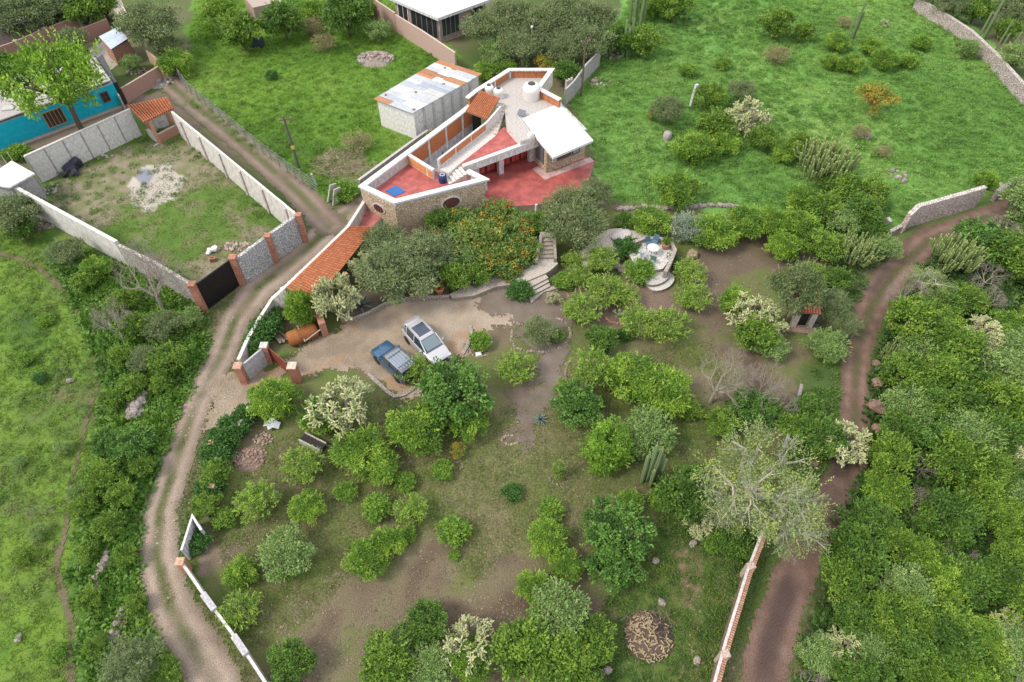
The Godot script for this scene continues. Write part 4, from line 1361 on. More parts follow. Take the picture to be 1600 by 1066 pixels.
func make_edges() -> void:
	# stone wall of the far meadow and the mortared wall at the track
	var s1 := MB.new()
	s1.wall(ats([[1435, -4], [1480, 22], [1520, 48], [1560, 86], [1600, 130], [1660, 190]], 1.5), -0.2, 0.45, Color(0.66, 0.57, 0.54), Color(0.72, 0.64, 0.6))
	solo("stone_wall", s1, mats.masonry, "long pale stone wall at the far corner of the meadow", "wall")
	var s2 := MB.new()
	s2.wall([at(1422, 334, 2.1), at(1436, 321, 2.3), at(1500, 303, 2.3), at(1541, 291, 2.3)], -0.2, 0.4, Color(0.8, 0.66, 0.62), Color(0.8, 0.73, 0.7))
	solo("mortared_wall", s2, mats.masonry, "mortared pink and grey stone wall beside the dirt track bend", "wall")
	var s3 := MB.new()
	s3.wall(ats([[1388, 363, 0.6], [1405, 354, 0.7], [1422, 345, 1.0]]), -0.2, 0.3, Color(0.5, 0.43, 0.38), Color(0.6, 0.53, 0.48))
	solo("low_stone_wall", s3, mats.masonry, "low broken end of the mortared wall near the meadow shrubs", "wall")
	var s4 := MB.new()
	s4.wall(ats([[1560, 298], [1580, 285], [1640, 262]], 1.2), -0.2, 0.4, Color(0.36, 0.32, 0.3), Color(0.42, 0.38, 0.36))
	solo("stone_wall", s4, mats.masonry, "grey stone wall carrying on beyond the gap in the mortared wall", "wall")
	for q in [[1383, 354, "leaning pale stone slab at the low end of the mortared wall"], [1556, 300, "white stone slab in the gap beside the mortared wall"]]:
		var b := MB.new()
		b.box(at(q[0], q[1]) + Vector3(0, 0.45, 0), Vector3(0.3, 1.0, 0.5), Color(0.55, 0.52, 0.5), Basis.from_euler(Vector3(0.25, 0.4, 0.15)))
		solo("stone_slab", b, mats.rock, q[2], "stone", "slabs by the mortared wall")
	# grey wall and poles behind the house
	var g := MB.new()
	g.wall(ats([[884, 139], [897, 126], [916, 100], [938, 78]], 1.9), -0.2, 0.18, Color(0.42, 0.4, 0.4), Color(0.5, 0.47, 0.46))
	solo("grey_wall", g, mats.concrete, "bare grey concrete wall climbing away behind the white house", "wall")
	for k in 3:
		var b := MB.new()
		b.box(flat(at(884 + k * 4, 150 - k * 2), 0.9), Vector3(0.16, 1.9, 0.3), Color(0.55, 0.52, 0.5), Basis(Vector3.UP, 0.6))
		solo("concrete_post", b, mats.concrete, ["pale upright post nearest the house in the row of three", "middle pale post of the row of three behind the house", "pale post next to the grey concrete wall behind the house"][k], "post", "pale posts behind the house")
	pole("utility_pole", 467, 262, 5.6, 0.13, Color(0.13, 0.12, 0.12), "dark leaning utility pole on the meadow beside the lane fence", true)
	pole("utility_pole", 908, 150, 6.4, 0.12, Color(0.17, 0.12, 0.09), "brown wooden utility pole beside the grey wall behind the house", true)
	pole("lamp_pole", 830, 92, 3.6, 0.05, Color(0.5, 0.48, 0.46), "thin pale pole among the grey trees behind the house", false)
	var wp := MB.new()
	var wb := at(1080, 166)
	wp.box(wb + Vector3(0.05, 1.2, 0), Vector3(0.36, 2.6, 0.3), Color(0.66, 0.65, 0.66), Basis.from_euler(Vector3(0.0, 0.5, -0.07)))
	solo("white_post", wp, mats.concrete, "square white post standing in the meadow behind the bushes", "post")
	var tk := MB.new()
	tk.lathe(at(1042, 217), [[0.42, -0.1], [0.46, 0.3], [0.4, 0.75], [0.0, 0.78]], 10, Color(0.55, 0.5, 0.46))
	solo("stone_drum", tk, mats.rock, "pale round stone drum in the meadow under the olive shrub", "drum", "", true)
	# wire fence along the lane
	var fl := ats([[268, 108], [300, 148], [345, 185], [400, 232], [450, 270], [498, 303]])
	var ft := thing("wire_fence", "wire fence on thin posts between the lane and the bright meadow", "fence", fl[2])
	for k in 5:
		for j in 4:
			var p: Vector3 = (fl[k] as Vector3).lerp(fl[k + 1], j / 4.0)
			var pm := MB.new()
			pm.box(p + Vector3(0, 0.75, 0), Vector3(0.09, 1.7, 0.09), Color(0.3, 0.29, 0.28), Basis(Vector3.UP, 0.7))
			part("post", pm, mats.concrete, ft)
	for y in [0.35, 0.7, 1.05, 1.4]:
		var wm := MB.new()
		wm.tube(fl.map(func(p): return p + Vector3(0, y, 0)), [0.012, 0.012, 0.012, 0.012, 0.012, 0.012], 3, Color(0.3, 0.32, 0.33))
		part("wire", wm, mats.iron, ft)
	for q in [[494, 292, 0.25, "pale leaning board at the end of the lane fence"], [521, 312, -0.3, "upright concrete slab beside the lane end"], [528, 318, -0.2, "second concrete slab behind the first at the lane end"]]:
		var b := MB.new()
		b.box(at(q[0], q[1]) + Vector3(0, 0.8, 0), Vector3(0.2 if q[0] < 500 else 0.75, 1.8, 0.12), Color(0.52, 0.5, 0.47), Basis.from_euler(Vector3(0.15, 0.9, q[2])))
		solo("concrete_slab", b, mats.concrete, q[3], "slab", "slabs at the lane end")
	rock_pile("stone_pile", "round pile of pale stones in the middle of the bright meadow", "stones", 587, 92, 110, 29, 13, 0.22, 0.5, Color(0.46, 0.38, 0.34), "", 0.5)
	var bp := thing("brush_heap", "heap of cut dry brush at the near edge of the meadow", "brush", at(528, 258))
	var bm := MB.new()
	for k in 420:
		var w := rng.randf() * TAU
		var r := sqrt(rng.randf()) * 2.2
		var p := at(528, 258) + Vector3(cos(w) * r * 1.2, 0.1 + 0.5 * rng.randf() * (1.3 - r / 2.2), sin(w) * r)
		bm.tube([p, p + Vector3(rng.randf_range(-0.6, 0.6), rng.randf_range(-0.1, 0.25), rng.randf_range(-0.6, 0.6))], [0.02, 0.01], 3, jit(Color(0.3, 0.24, 0.16), 0.3))
	part("twigs", bm, mats.bark, bp, false, true)
	var tv := thing("dark_trough", "small dark vehicle body standing in the grass under the shrubs", "trough", at(404, 72))
	var tvm := MB.new()
	tvm.slab(at(404, 72) + Vector3(0, 0.55, 0), Vector3(1.5, 0.8, 0.8), Color(0.02, 0.045, 0.05), Basis(Vector3.UP, 0.2), 0.12)
	part("body", tvm, mats.matte, tv)
	for s in [-0.5, 0.5]:
		var tw := MB.new()
		tw.lathe(at(404, 72) + Vector3(s, 0.0, 0.45), [[0.2, 0.0], [0.2, 0.25], [0.0, 0.26]], 10, Color(0.03, 0.03, 0.03))
		part("wheel", tw, mats.matte, tv)
	# walls of the orchard by the roads
	var pc := [at(1199, 818, 1.6), at(1192, 838, 1.6), at(1170, 895, 1.6), at(1138, 1000, 1.6), at(1112, 1095, 1.6)]
	var ow := thing("orchard_wall", "brick orchard wall with a pale coping beside the dirt track", "wall", flat(pc[3], 0))
	var om := MB.new()
	om.wall(pc, -0.2, 0.24, Color(0.44, 0.3, 0.24), Color(0.5, 0.4, 0.36))
	part("wall_body", om, mats.masonry, ow)
	var oc := MB.new()
	oc.wall(pc.map(func(p): return p + Vector3(-0.1, 0.07, -0.03)), 1.56, 0.16, Color(0.6, 0.55, 0.52), Color(0.64, 0.58, 0.55))
	part("coping", oc, mats.concrete, ow)
	var brick := []
	for k in 4:
		var m := MB.new()
		m.slab(Vector3.ZERO, Vector3(0.2, 0.09, 0.105), jit(Color(0.48, 0.27, 0.19), 0.2), Basis.IDENTITY, 0.012)
		brick.append(m.mesh(mats.brickwork))
	for k in range(1, 4):
		var a: Vector3 = pc[k]
		var b: Vector3 = pc[k + 1]
		var d := (b - a).normalized()
		var n := int(a.distance_to(b) / 0.135)
		for j in n:
			var p := a.lerp(b, (j + 0.5) / n) + Vector3(0.1, 0.045 + rng.randf_range(-0.008, 0.008), 0.03)
			piece("brick", brick[rng.randi() % 4], Transform3D(Basis(Vector3.UP.cross(d), Vector3.UP, d) * Basis(Vector3.UP, rng.randf_range(-0.06, 0.06)), p), ow)
	for q in [[1174, 884, "pale square cap where the orchard wall steps down, near the tall airy tree"], [1134, 1022, "brick pillar head on the orchard wall at the lowest stretch"]]:
		var b := MB.new()
		b.slab(flat(at(q[0], q[1], 1.65), 0.85), Vector3(0.44, 1.75, 0.4), Color(0.56, 0.44, 0.38), Basis(Vector3.UP, 0.3), 0.03)
		solo("wall_pillar", b, mats.brickwork, q[2], "pillar", "pillars of the orchard wall")
	var ew := MB.new()
	ew.wall(ats([[1253, 600], [1247, 626], [1238, 662], [1226, 700]], 1.2), -0.2, 0.22, Color(0.22, 0.2, 0.19), Color(0.27, 0.25, 0.24))
	solo("grey_wall", ew, mats.concrete, "grey wall under the trees between the garden shrine and the pale cactus tree", "wall")
	var rw := thing("roadside_wall", "low white roadside wall with grey coping blocks along the dirt road", "wall", at(330, 930))
	var rl := [at(284, 880, 1.3), at(322, 935, 1.3), at(370, 1000, 1.3), at(420, 1075, 1.3), at(450, 1120, 1.3)]
	var rm := MB.new()
	rm.wall(rl, -0.2, 0.16, Color(0.6, 0.57, 0.56), Color(0.66, 0.64, 0.63))
	part("wall_body", rm, mats.plaster, rw)
	for f in [[0, 0.9, 1, 0.1], [1, 0.92, 2, 0.12], [2, 0.95, 3, 0.1]]:
		var b := MB.new()
		var p0: Vector3 = (rl[f[0]] as Vector3).lerp(rl[f[0] + 1], f[1])
		var p1: Vector3 = (rl[f[2]] as Vector3).lerp(rl[f[2] + 1], f[3] + 0.2)
		b.bar(p0 + Vector3(0, 0.1, 0), p1 + Vector3(0, 0.1, 0), 0.34, 0.2, Color(0.5, 0.49, 0.52))
		part("coping_block", b, mats.concrete, rw)
	var rt := MB.new()
	rt.wall(ats([[283, 860, 1.4], [300, 806, 1.5], [314, 828, 1.4]]), -0.2, 0.14, Color(0.56, 0.56, 0.6), Color(0.7, 0.68, 0.66))
	solo("white_wall_end", rt, mats.plaster, "angled white wall end where the ivy hedge stops at the road", "wall")
	brick_pillar("brick_pillar", flat(at(281, 878, 1.4), 0), 0.4, 1.4, "orange brick pillar at the head of the low roadside wall", "brick pillars along the dirt road", Color(0.55, 0.27, 0.16), Color(0.6, 0.36, 0.25))
	for q in [[330, 692, "orange brick pillar top showing in the ivy hedge nearest the gate"], [331, 760, "orange brick pillar top low in the ivy hedge"]]:
		brick_pillar("brick_pillar", flat(at(q[0], q[1], 0.95), 0), 0.26, 0.95, q[2], "brick pillars along the dirt road", Color(0.55, 0.27, 0.16), Color(0.6, 0.36, 0.25))
	var iw := MB.new()
	iw.wall(ats([[388, 634], [372, 664], [344, 690], [328, 740], [316, 800]], 0.9), -0.2, 0.2, Color(0.5, 0.48, 0.48), Color(0.6, 0.58, 0.56))
	solo("ivy_wall", iw, mats.plaster, "rendered roadside wall buried under the ivy hedge", "wall")
	# boundary wall below the house
	var bw := MB.new()
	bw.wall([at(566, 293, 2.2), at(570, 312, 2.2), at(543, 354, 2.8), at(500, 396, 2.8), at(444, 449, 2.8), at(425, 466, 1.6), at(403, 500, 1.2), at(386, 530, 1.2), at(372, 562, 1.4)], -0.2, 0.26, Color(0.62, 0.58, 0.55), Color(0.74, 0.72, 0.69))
	solo("boundary_wall", bw, mats.plaster, "white topped boundary wall from the house down to the road gate", "wall")


func pole(called: String, px: float, py: float, h: float, r: float, col: Color, label: String, arm: bool) -> void:
	var p := at(px, py)
	var t := thing(called, label, "pole", p)
	var m := MB.new()
	m.tube([p + Vector3(0, -0.2, 0), p + Vector3(-0.1 if px < 600 else 0.0, h, 0)], [r, r * 0.75], 9, col)
	part("shaft", m, mats.wood, t)
	if arm:
		var a := MB.new()
		a.box(p + Vector3(0, h - 0.35, 0), Vector3(1.1, 0.1, 0.1), Color(0.2, 0.15, 0.11), Basis(Vector3.UP, 0.3))
		part("cross_arm", a, mats.wood, t)
		for k in [-0.45, 0.0, 0.45]:
			var n := MB.new()
			n.lathe(p + Vector3(k, h - 0.3, -k * 0.3), [[0.05, 0.0], [0.06, 0.08], [0.03, 0.16], [0.0, 0.17]], 8, Color(0.35, 0.2, 0.14))
			part("insulator", n, mats.matte, t)
		var s := MB.new()
		s.box(p + Vector3(0, h * 0.42, 0.12), Vector3(0.3, 0.36, 0.04), Color(0.55, 0.4, 0.1), Basis(Vector3.UP, 0.2))
		if px < 600:
			part("sign_plate", s, mats.matte, t)
	else:
		var l := MB.new()
		l.lathe(p + Vector3(0, h, 0), [[0.05, 0.0], [0.14, 0.1], [0.14, 0.25], [0.0, 0.32]], 10, Color(0.6, 0.6, 0.6))
		part("lamp", l, mats.matte, t)


# ---------------------------------------------------------------- garden, gate and cars
func stone_ring(called: String, label: String, cat: String, pts: Array, n: int, s0: float, s1: float, col: Color, closed := false) -> void:
	var line := ats(pts)
	if closed:
		line.append(line[0])
	var total := 0.0
	for k in line.size() - 1:
		total += (line[k] as Vector3).distance_to(line[k + 1])
	var t := thing(called, label, cat, line[0])
	for j in n:
		var want := total * (j + 0.5) / n
		var k := 0
		while k < line.size() - 2 and want > (line[k] as Vector3).distance_to(line[k + 1]):
			want -= (line[k] as Vector3).distance_to(line[k + 1])
			k += 1
		var p: Vector3 = (line[k] as Vector3).lerp(line[k + 1], want / (line[k] as Vector3).distance_to(line[k + 1]))
		var s := rng.randf_range(s0, s1)
		var m := MB.new()
		m.rock(p + Vector3(rng.randf_range(-0.04, 0.04), s * 0.22, rng.randf_range(-0.04, 0.04)), Vector3(s * 1.25, s * 0.75, s), jit(col, 0.2), rng, 7, 4)
		part("stone", m, mats.rock, t)


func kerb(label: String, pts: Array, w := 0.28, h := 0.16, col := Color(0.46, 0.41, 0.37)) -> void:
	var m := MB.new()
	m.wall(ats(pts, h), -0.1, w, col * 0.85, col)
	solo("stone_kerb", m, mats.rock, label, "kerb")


func level(called: String, pts: Array, h: float, col: Color, parent: Node3D, m := "concrete") -> void:
	var b := MB.new()
	b.prism(ats(pts, h), -0.2, col, Color(0.3, 0.26, 0.22))
	part(called, b, mats[m], parent)


func ellipse(px: float, py: float, rx: float, ry: float, n := 18, tilt := 0.0) -> Array:
	var out := []
	for k in n:
		var w := TAU * k / n
		var v := Vector2(cos(w) * rx, sin(w) * ry).rotated(tilt)
		out.append([px + v.x, py + v.y])
	return out


func make_garden() -> void:
	# long tiled roof along the boundary
	var cp := thing("tiled_carport", "long orange tiled lean-to roof along the boundary wall", "carport", flat(at(500, 420), 0))
	tile_roof(cp, at(546, 354, 2.9), at(446, 450, 2.9), at(490, 475, 2.3), at(586, 354, 2.3), 36, 8, Color(0.5, 0.17, 0.075))
	for q in [[494, 472], [540, 428], [590, 364]]:
		var m := MB.new()
		m.box(flat(at(q[0], q[1], 2.2), 1.05), Vector3(0.3, 2.4, 0.3), Color(0.5, 0.3, 0.22), Basis(Vector3.UP, 0.7))
		part("pillar", m, mats.brickwork, cp)
	var fw := MB.new()
	fw.wall(ats([[474, 463], [493, 474]], 2.0), -0.1, 0.16, Color(0.5, 0.28, 0.2), Color(0.5, 0.3, 0.22))
	part("end_wall", fw, mats.brickwork, cp)
	# brick oven wall
	var ov := MB.new()
	ov.wall([at(493, 478, 1.7), at(503, 506, 1.5)], -0.1, 0.5, Color(0.5, 0.25, 0.17), Color(0.55, 0.27, 0.19))
	solo("brick_bench", ov, mats.brickwork, "red brick bench wall between the tiled lean-to and the round bush", "wall")
	# rusty tank on the ground, with two poles
	var ra := at(452, 531, 0.55)
	var rb := at(494, 514, 0.55)
	var rt := thing("rusty_tank", "orange rusted metal tank lying on the ground by the gate", "tank", flat((ra + rb) * 0.5, 0))
	var tm := MB.new()
	var d := (rb - ra).normalized()
	var sx := Vector3.UP.cross(d)
	var rings := []
	for q in [[-0.06, 0.05], [-0.05, 0.45], [0.0, 0.58], [0.12, 0.62], [0.3, 0.6], [0.32, 0.64], [0.34, 0.6], [0.6, 0.62], [0.85, 0.6], [1.0, 0.55], [1.04, 0.3], [1.05, 0.05]]:
		var r := []
		for s in 16:
			var w := TAU * s / 16.0
			r.append(ra.lerp(rb, q[0]) + (sx * cos(w) + Vector3.UP * sin(w)) * q[1] * rng.randf_range(0.97, 1.03))
		rings.append(r)
	tm.loft(rings, Color(0.33, 0.12, 0.035))
	part("shell", tm, mats.tile, rt, true)
	for f in [0.25, 0.75]:
		var sm := MB.new()
		sm.box(flat(ra.lerp(rb, f), 0.1), Vector3(0.2, 0.3, 1.2), Color(0.2, 0.14, 0.1), Basis(Vector3.UP, atan2(d.x, d.z) + PI * 0.5))
		part("cradle", sm, mats.wood, rt)
	for q in [[464, 508, 477, 534, 1.3, 0.5, "pale pole lying across the rusty orange tank"], [478, 532, 502, 514, 0.6, 0.9, "pale pole lying beside the rusty orange tank"]]:
		var m := MB.new()
		m.tube([at(q[0], q[1], q[4]), at(q[2], q[3], q[5])], [0.045, 0.045], 7, Color(0.56, 0.52, 0.48))
		solo("long_pole", m, mats.wood, q[6], "pole", "pale poles at the tank")
	# stack of timber and bits beside it
	var wp := thing("timber_stack", "loose stack of grey boards beside the rusty orange tank", "boards", at(436, 522))
	for k in 9:
		var m := MB.new()
		var p := at(427 + k * 2.2, 526 - k * 0.5 + (k % 3) * 2.0)
		m.box(p + Vector3(0, 0.1 + 0.05 * (k % 3), 0), Vector3(1.7, 0.05, 0.16), jit(Color(0.4, 0.32, 0.28), 0.25), Basis.from_euler(Vector3(0, -0.75 + rng.randf_range(-0.25, 0.25), 0.05)))
		part("board", m, mats.wood, wp)
	var qs := [[428, 476, Color(0.5, 0.2, 0.12), "red clay tray at the far end of the row by the hedge"], [436, 487, Color(0.5, 0.22, 0.12), "orange clay tray midway along the row by the hedge"], [430, 491, Color(0.5, 0.46, 0.44), "grey concrete block beside the orange clay tray"], [435, 499, Color(0.52, 0.48, 0.46), "grey concrete block nearest the timber stack"]]
	for q in qs:
		var m := MB.new()
		m.slab(at(q[0], q[1]) + Vector3(0, 0.18, 0), Vector3(0.4, 0.36, 0.95 if q[2].r > 0.49 and q[2].g < 0.3 else 0.5), q[2], Basis(Vector3.UP, 0.75), 0.04)
		solo("yard_block", m, mats.concrete, q[3], "block", "blocks along the hedge")
	var dk := MB.new()
	dk.lathe(at(441, 478), [[0.36, 0.0], [0.38, 0.5], [0.34, 0.95], [0.0, 0.97]], 16, Color(0.015, 0.03, 0.05))
	solo("dark_barrel", dk, mats.matte, "dark blue barrel at the lower end of the tiled lean-to", "barrel", "", true)
	var gb := MB.new()
	gb.slab(at(450, 460) + Vector3(0, 0.4, 0), Vector3(0.8, 0.8, 0.6), Color(0.5, 0.53, 0.56), Basis(Vector3.UP, 0.6), 0.06)
	solo("grey_cabinet", gb, mats.matte, "pale grey cabinet under the edge of the tiled lean-to", "cabinet")
	# gate to the road
	brick_pillar("gate_pillar", flat(at(371, 572, 1.9), 0), 0.5, 1.9, "red brick gate pillar standing next to the dirt road", "brick pillars of the garden gate", Color(0.46, 0.2, 0.14), Color(0.55, 0.33, 0.24))
	brick_pillar("gate_pillar", flat(at(412, 540, 1.9), 0), 0.46, 1.9, "red brick gate pillar between the grey panel and the rust gate", "brick pillars of the garden gate", Color(0.46, 0.2, 0.14), Color(0.6, 0.58, 0.56))
	brick_pillar("gate_pillar", flat(at(456, 572, 1.8), 0), 0.55, 1.8, "broad red brick gate pillar with a pale top beside the cactus tree", "brick pillars of the garden gate", Color(0.46, 0.2, 0.14), Color(0.6, 0.5, 0.42))
	var gp := MB.new()
	gp.wall([at(378, 570, 1.8), at(408, 545, 1.8)], -0.1, 0.14, Color(0.46, 0.47, 0.5), Color(0.5, 0.5, 0.52))
	solo("grey_panel_wall", gp, mats.concrete, "grey rendered wall panel between two brick gate pillars", "wall")
	var g0 := flat(at(418, 543, 1.6), 0)
	var g1 := flat(at(447, 567, 1.6), 0)
	var gt := thing("rust_gate", "rust red metal gate swung between the brick pillars", "gate", (g0 + g1) * 0.5)
	for k in 3:
		var m := MB.new()
		var a := g0.lerp(g1, k / 3.0 + 0.01)
		var b := g0.lerp(g1, (k + 1) / 3.0 - 0.01)
		m.bar(a + Vector3(0, 0.85, 0), b + Vector3(0, 0.85, 0), 0.05, 1.55, Color(0.3, 0.09, 0.06))
		part("gate_panel", m, mats.iron, gt)
	# planter with the agave, kerbs and retaining edge of the yard
	var pl := MB.new()
	pl.wall(ats([[530, 470], [527, 484], [534, 496], [552, 497], [575, 488], [600, 474], [640, 465], [702, 462]], 0.45), -0.1, 0.24, Color(0.42, 0.36, 0.31), Color(0.5, 0.44, 0.4))
	solo("planter_wall", pl, mats.rock, "curved low planter wall round the agave along the parking yard", "wall")
	var soilp := MB.new()
	soilp.prism(ats([[532, 466], [530, 484], [536, 493], [552, 494], [575, 485], [600, 471], [640, 462], [702, 459], [700, 440], [600, 440]], 0.3), -0.1, Color(0.14, 0.11, 0.08), Color(0.2, 0.16, 0.12))
	struct("planter_soil", soilp, mats.soil)
	for q in [[652, 460, "terracotta pot on the planter wall nearest the agave"], [687, 457, "terracotta pot on the planter wall nearest the stone walk"]]:
		var b := at(q[0], q[1], 0.45)
		var t := thing("terracotta_pot", q[2], "flower pot", b, "terracotta pots on the planter wall")
		var m := MB.new()
		m.lathe(b, [[0.26, 0.0], [0.36, 0.42], [0.42, 0.44], [0.42, 0.56], [0.34, 0.56], [0.32, 0.48], [0.0, 0.48]], 16, Color(0.5, 0.19, 0.08))
		part("pot", m, mats.tile, t, true)
		var s := MB.new()
		for k in 40:
			s.leaf(b + Vector3(0, 0.45, 0), (rdir(rng) + Vector3(0, 0.8, 0)).normalized(), rdir(rng), 0.34, 0.1, jit(Color(0.07, 0.15, 0.03)))
		part("leaves", s, mats.leaf, t)
	kerb("pale kerb round the corner of the parking yard below the dark citrus tree", [[575, 583], [604, 611], [616, 619], [632, 616], [660, 597], [690, 583], [710, 575]])
	kerb("pale kerb curving past the silver car's nose along the parking yard", [[722, 553], [730, 540], [736, 522], [735, 508]])
	# walk and steps up to the house
	var wk := thing("garden_steps", "pale stone garden stairway fanning down to the gravel path", "steps", at(840, 440))
	level("walk", [[702, 460], [740, 438], [800, 420], [812, 428], [806, 444], [775, 448], [740, 462], [708, 466]], 0.5, Color(0.42, 0.36, 0.31), wk)
	level("landing", [[798, 424], [838, 405], [866, 400], [872, 412], [858, 424], [850, 428], [822, 440], [806, 444]], 0.75, Color(0.5, 0.45, 0.4), wk)
	var fan := [[[820, 440], [850, 426], [857, 434], [828, 449]], [[824, 447], [855, 432], [858, 440], [828, 456]], [[826, 455], [857, 439], [860, 447], [827, 464]], [[826, 462], [858, 446], [873, 450], [850, 456], [830, 474]]]
	for k in 4:
		level("step", fan[k], 0.62 - 0.155 * k, jit(Color(0.46, 0.41, 0.36), 0.06), wk)
	for k in 6:
		var y := 402.0 - k * 6.5
		level("step", [[842 + k * 0.6, y - 7], [866 - k * 0.3, y - 8], [867, y], [839 + k * 0.6, y + 1]], 0.9 + 0.16 * k, jit(Color(0.4, 0.34, 0.29), 0.08), wk)
	for q in [[[838, 408], [846, 366]], [[868, 404], [866, 368]]]:
		var m := MB.new()
		m.wall([at(q[0][0], q[0][1], 1.2), at(q[1][0], q[1][1], 1.9)], -0.1, 0.22, Color(0.36, 0.3, 0.26), Color(0.44, 0.38, 0.33))
		part("side_wall", m, mats.rock, wk)
	var cl := MB.new()
	cl.tube([at(837, 350, 0.0), at(837, 350, 0.0) + Vector3(0, 2.2, 0)], [0.12, 0.11], 8, Color(0.66, 0.65, 0.64))
	solo("white_pillar", cl, mats.plaster, "white pillar at the head of the straight garden steps", "pillar")
	# upper path and round terrace
	var up := thing("upper_walk", "pale curved upper walk leading to the round white terrace", "path", at(940, 380))
	level("walk", [[905, 412], [908, 396], [928, 372], [952, 358], [974, 356], [1012, 366], [1014, 372], [985, 378], [962, 392], [944, 405], [925, 418]], 0.8, Color(0.46, 0.41, 0.36), up)
	level("pond_rim", ellipse(971, 367, 16, 8, 16, -0.25), 0.95, Color(0.5, 0.45, 0.43), up)
	level("pond_bed", ellipse(971, 367, 13, 6, 16, -0.25), 0.97, Color(0.56, 0.51, 0.5), up)
	var te := thing("round_terrace", "round white terrace with a low stone rim and curved steps", "terrace", at(1012, 400))
	level("floor", [[982, 395], [990, 382], [1008, 374], [1030, 374], [1044, 382], [1052, 390], [1046, 406], [1036, 420], [1012, 424], [992, 414]], 0.9, Color(0.62, 0.6, 0.58), te, "plaster")
	var rimm := MB.new()
	rimm.wall(ats([[990, 378], [1008, 371], [1032, 372], [1050, 380], [1055, 390], [1048, 408], [1040, 424]], 1.3), -0.1, 0.3, Color(0.4, 0.34, 0.3), Color(0.5, 0.44, 0.4))
	part("rim_wall", rimm, mats.rock, te)
	level("step", ellipse(1027, 432, 21, 12, 18, -0.35), 0.55, Color(0.52, 0.49, 0.47), te)
	level("step", ellipse(1033, 440, 22, 13, 18, -0.35), 0.28, Color(0.6, 0.57, 0.55), te)
	# table and chairs
	var tb := at(1019, 397, 0.9)
	var tt := thing("garden_table", "small round table on the white terrace", "table", tb)
	var t1 := MB.new()
	t1.lathe(tb + Vector3(0, 0.7, 0), [[0.0, 0.0], [0.5, 0.0], [0.52, 0.03], [0.5, 0.05], [0.0, 0.05]], 20, Color(0.5, 0.52, 0.5))
	part("tabletop", t1, mats.matte, tt, true)
	for k in 3:
		var w := TAU * k / 3.0
		var l := MB.new()
		l.tube([tb + Vector3(cos(w) * 0.38, 0, sin(w) * 0.38), tb + Vector3(cos(w) * 0.2, 0.7, sin(w) * 0.2)], [0.025, 0.025], 6, Color(0.12, 0.14, 0.14))
		part("leg", l, mats.iron, tt)
	for q in [[1012, 386, 0.3, Color(0.06, 0.13, 0.2), "blue garden chair at the terrace table nearest the rim wall"], [1022, 383, -0.5, Color(0.07, 0.14, 0.2), "blue garden chair at the terrace table nearest the potted plant"], [1020, 410, 2.8, Color(0.12, 0.2, 0.18), "green garden chair at the terrace table nearest the round steps"], [1004, 404, 1.6, Color(0.3, 0.33, 0.36), "grey garden chair half under the terrace bush"]]:
		var b := at(q[0], q[1], 0.9)
		var bas := Basis(Vector3.UP, q[2])
		var t := thing("garden_chair", q[4], "chair", b, "chairs round the terrace table")
		var m := MB.new()
		m.slab(b + Vector3(0, 0.43, 0), Vector3(0.48, 0.05, 0.46), q[3], bas, 0.015)
		part("seat", m, mats.matte, t)
		var bk := MB.new()
		bk.slab(b + bas * Vector3(0, 0.72, -0.24), Vector3(0.48, 0.5, 0.04), q[3], bas * Basis(Vector3.RIGHT, -0.15), 0.01)
		part("backrest", bk, mats.matte, t)
		for k in [[-1, -1], [1, -1], [-1, 1], [1, 1]]:
			var l := MB.new()
			l.tube([b + bas * Vector3(k[0] * 0.22, 0, k[1] * 0.21), b + bas * Vector3(k[0] * 0.2, 0.42, k[1] * 0.19)], [0.018, 0.018], 5, q[3] * 0.7)
			part("leg", l, mats.iron, t)
	var pb := at(1039, 388, 0.9)
	var pt := thing("potted_plant", "leafy plant in a big clay pot on the white terrace", "flower pot", pb)
	var pm := MB.new()
	pm.lathe(pb, [[0.22, 0.0], [0.34, 0.4], [0.38, 0.5], [0.34, 0.52], [0.0, 0.48]], 16, Color(0.42, 0.19, 0.11))
	part("pot", pm, mats.tile, pt, true)
	var ps := MB.new()
	for k in 90:
		ps.leaf(pb + Vector3(0, 0.5 + rng.randf() * 0.3, 0) + rdir(rng) * 0.15, (rdir(rng) + Vector3(0, 0.7, 0)).normalized(), rdir(rng), 0.5, 0.14, jit(Color(0.11, 0.21, 0.03)))
	part("leaves", ps, mats.leaf, pt)
	# rocks of the rock garden
	for q in [[966, 404, 0.9, 0.9, Color(0.24, 0.19, 0.16), "dark brown boulder topmost in the rock garden under the terrace"], [957, 418, 1.0, 0.7, Color(0.3, 0.25, 0.22), "brown boulder in the middle of the rock garden under the terrace"], [976, 424, 1.1, 0.6, Color(0.38, 0.33, 0.3), "pale flat boulder in the rock garden nearest the round steps"], [951, 412, 0.7, 0.6, Color(0.42, 0.33, 0.27), "small tan boulder in the rock garden beside the lime bushes"], [1081, 401, 0.9, 0.8, Color(0.42, 0.33, 0.22), "tan boulder beside the lime bushes beyond the terrace"], [1000, 437, 1.2, 0.4, Color(0.4, 0.36, 0.33), "flat pale rock on the edge below the terrace bush"], [985, 432, 0.8, 0.35, Color(0.4, 0.35, 0.31), "low rock beside the flat pale rock under the terrace"]]:
		var m := MB.new()
		m.rock(at(q[0], q[1]) + Vector3(0, q[3] * 0.35, 0), Vector3(q[2] * 1.2, q[3], q[2]), q[4], rng, 10, 7)
		solo("boulder", m, mats.rock, q[5], "boulder", "boulders of the rock garden")
	stone_ring("stone_edging", "ring of small stones round the olive bush in the gravel path", "edging", [[800, 515], [799, 533], [806, 545], [822, 549], [850, 551], [872, 546], [888, 533], [892, 518], [884, 504], [868, 497]], 40, 0.16, 0.26, Color(0.42, 0.35, 0.29))
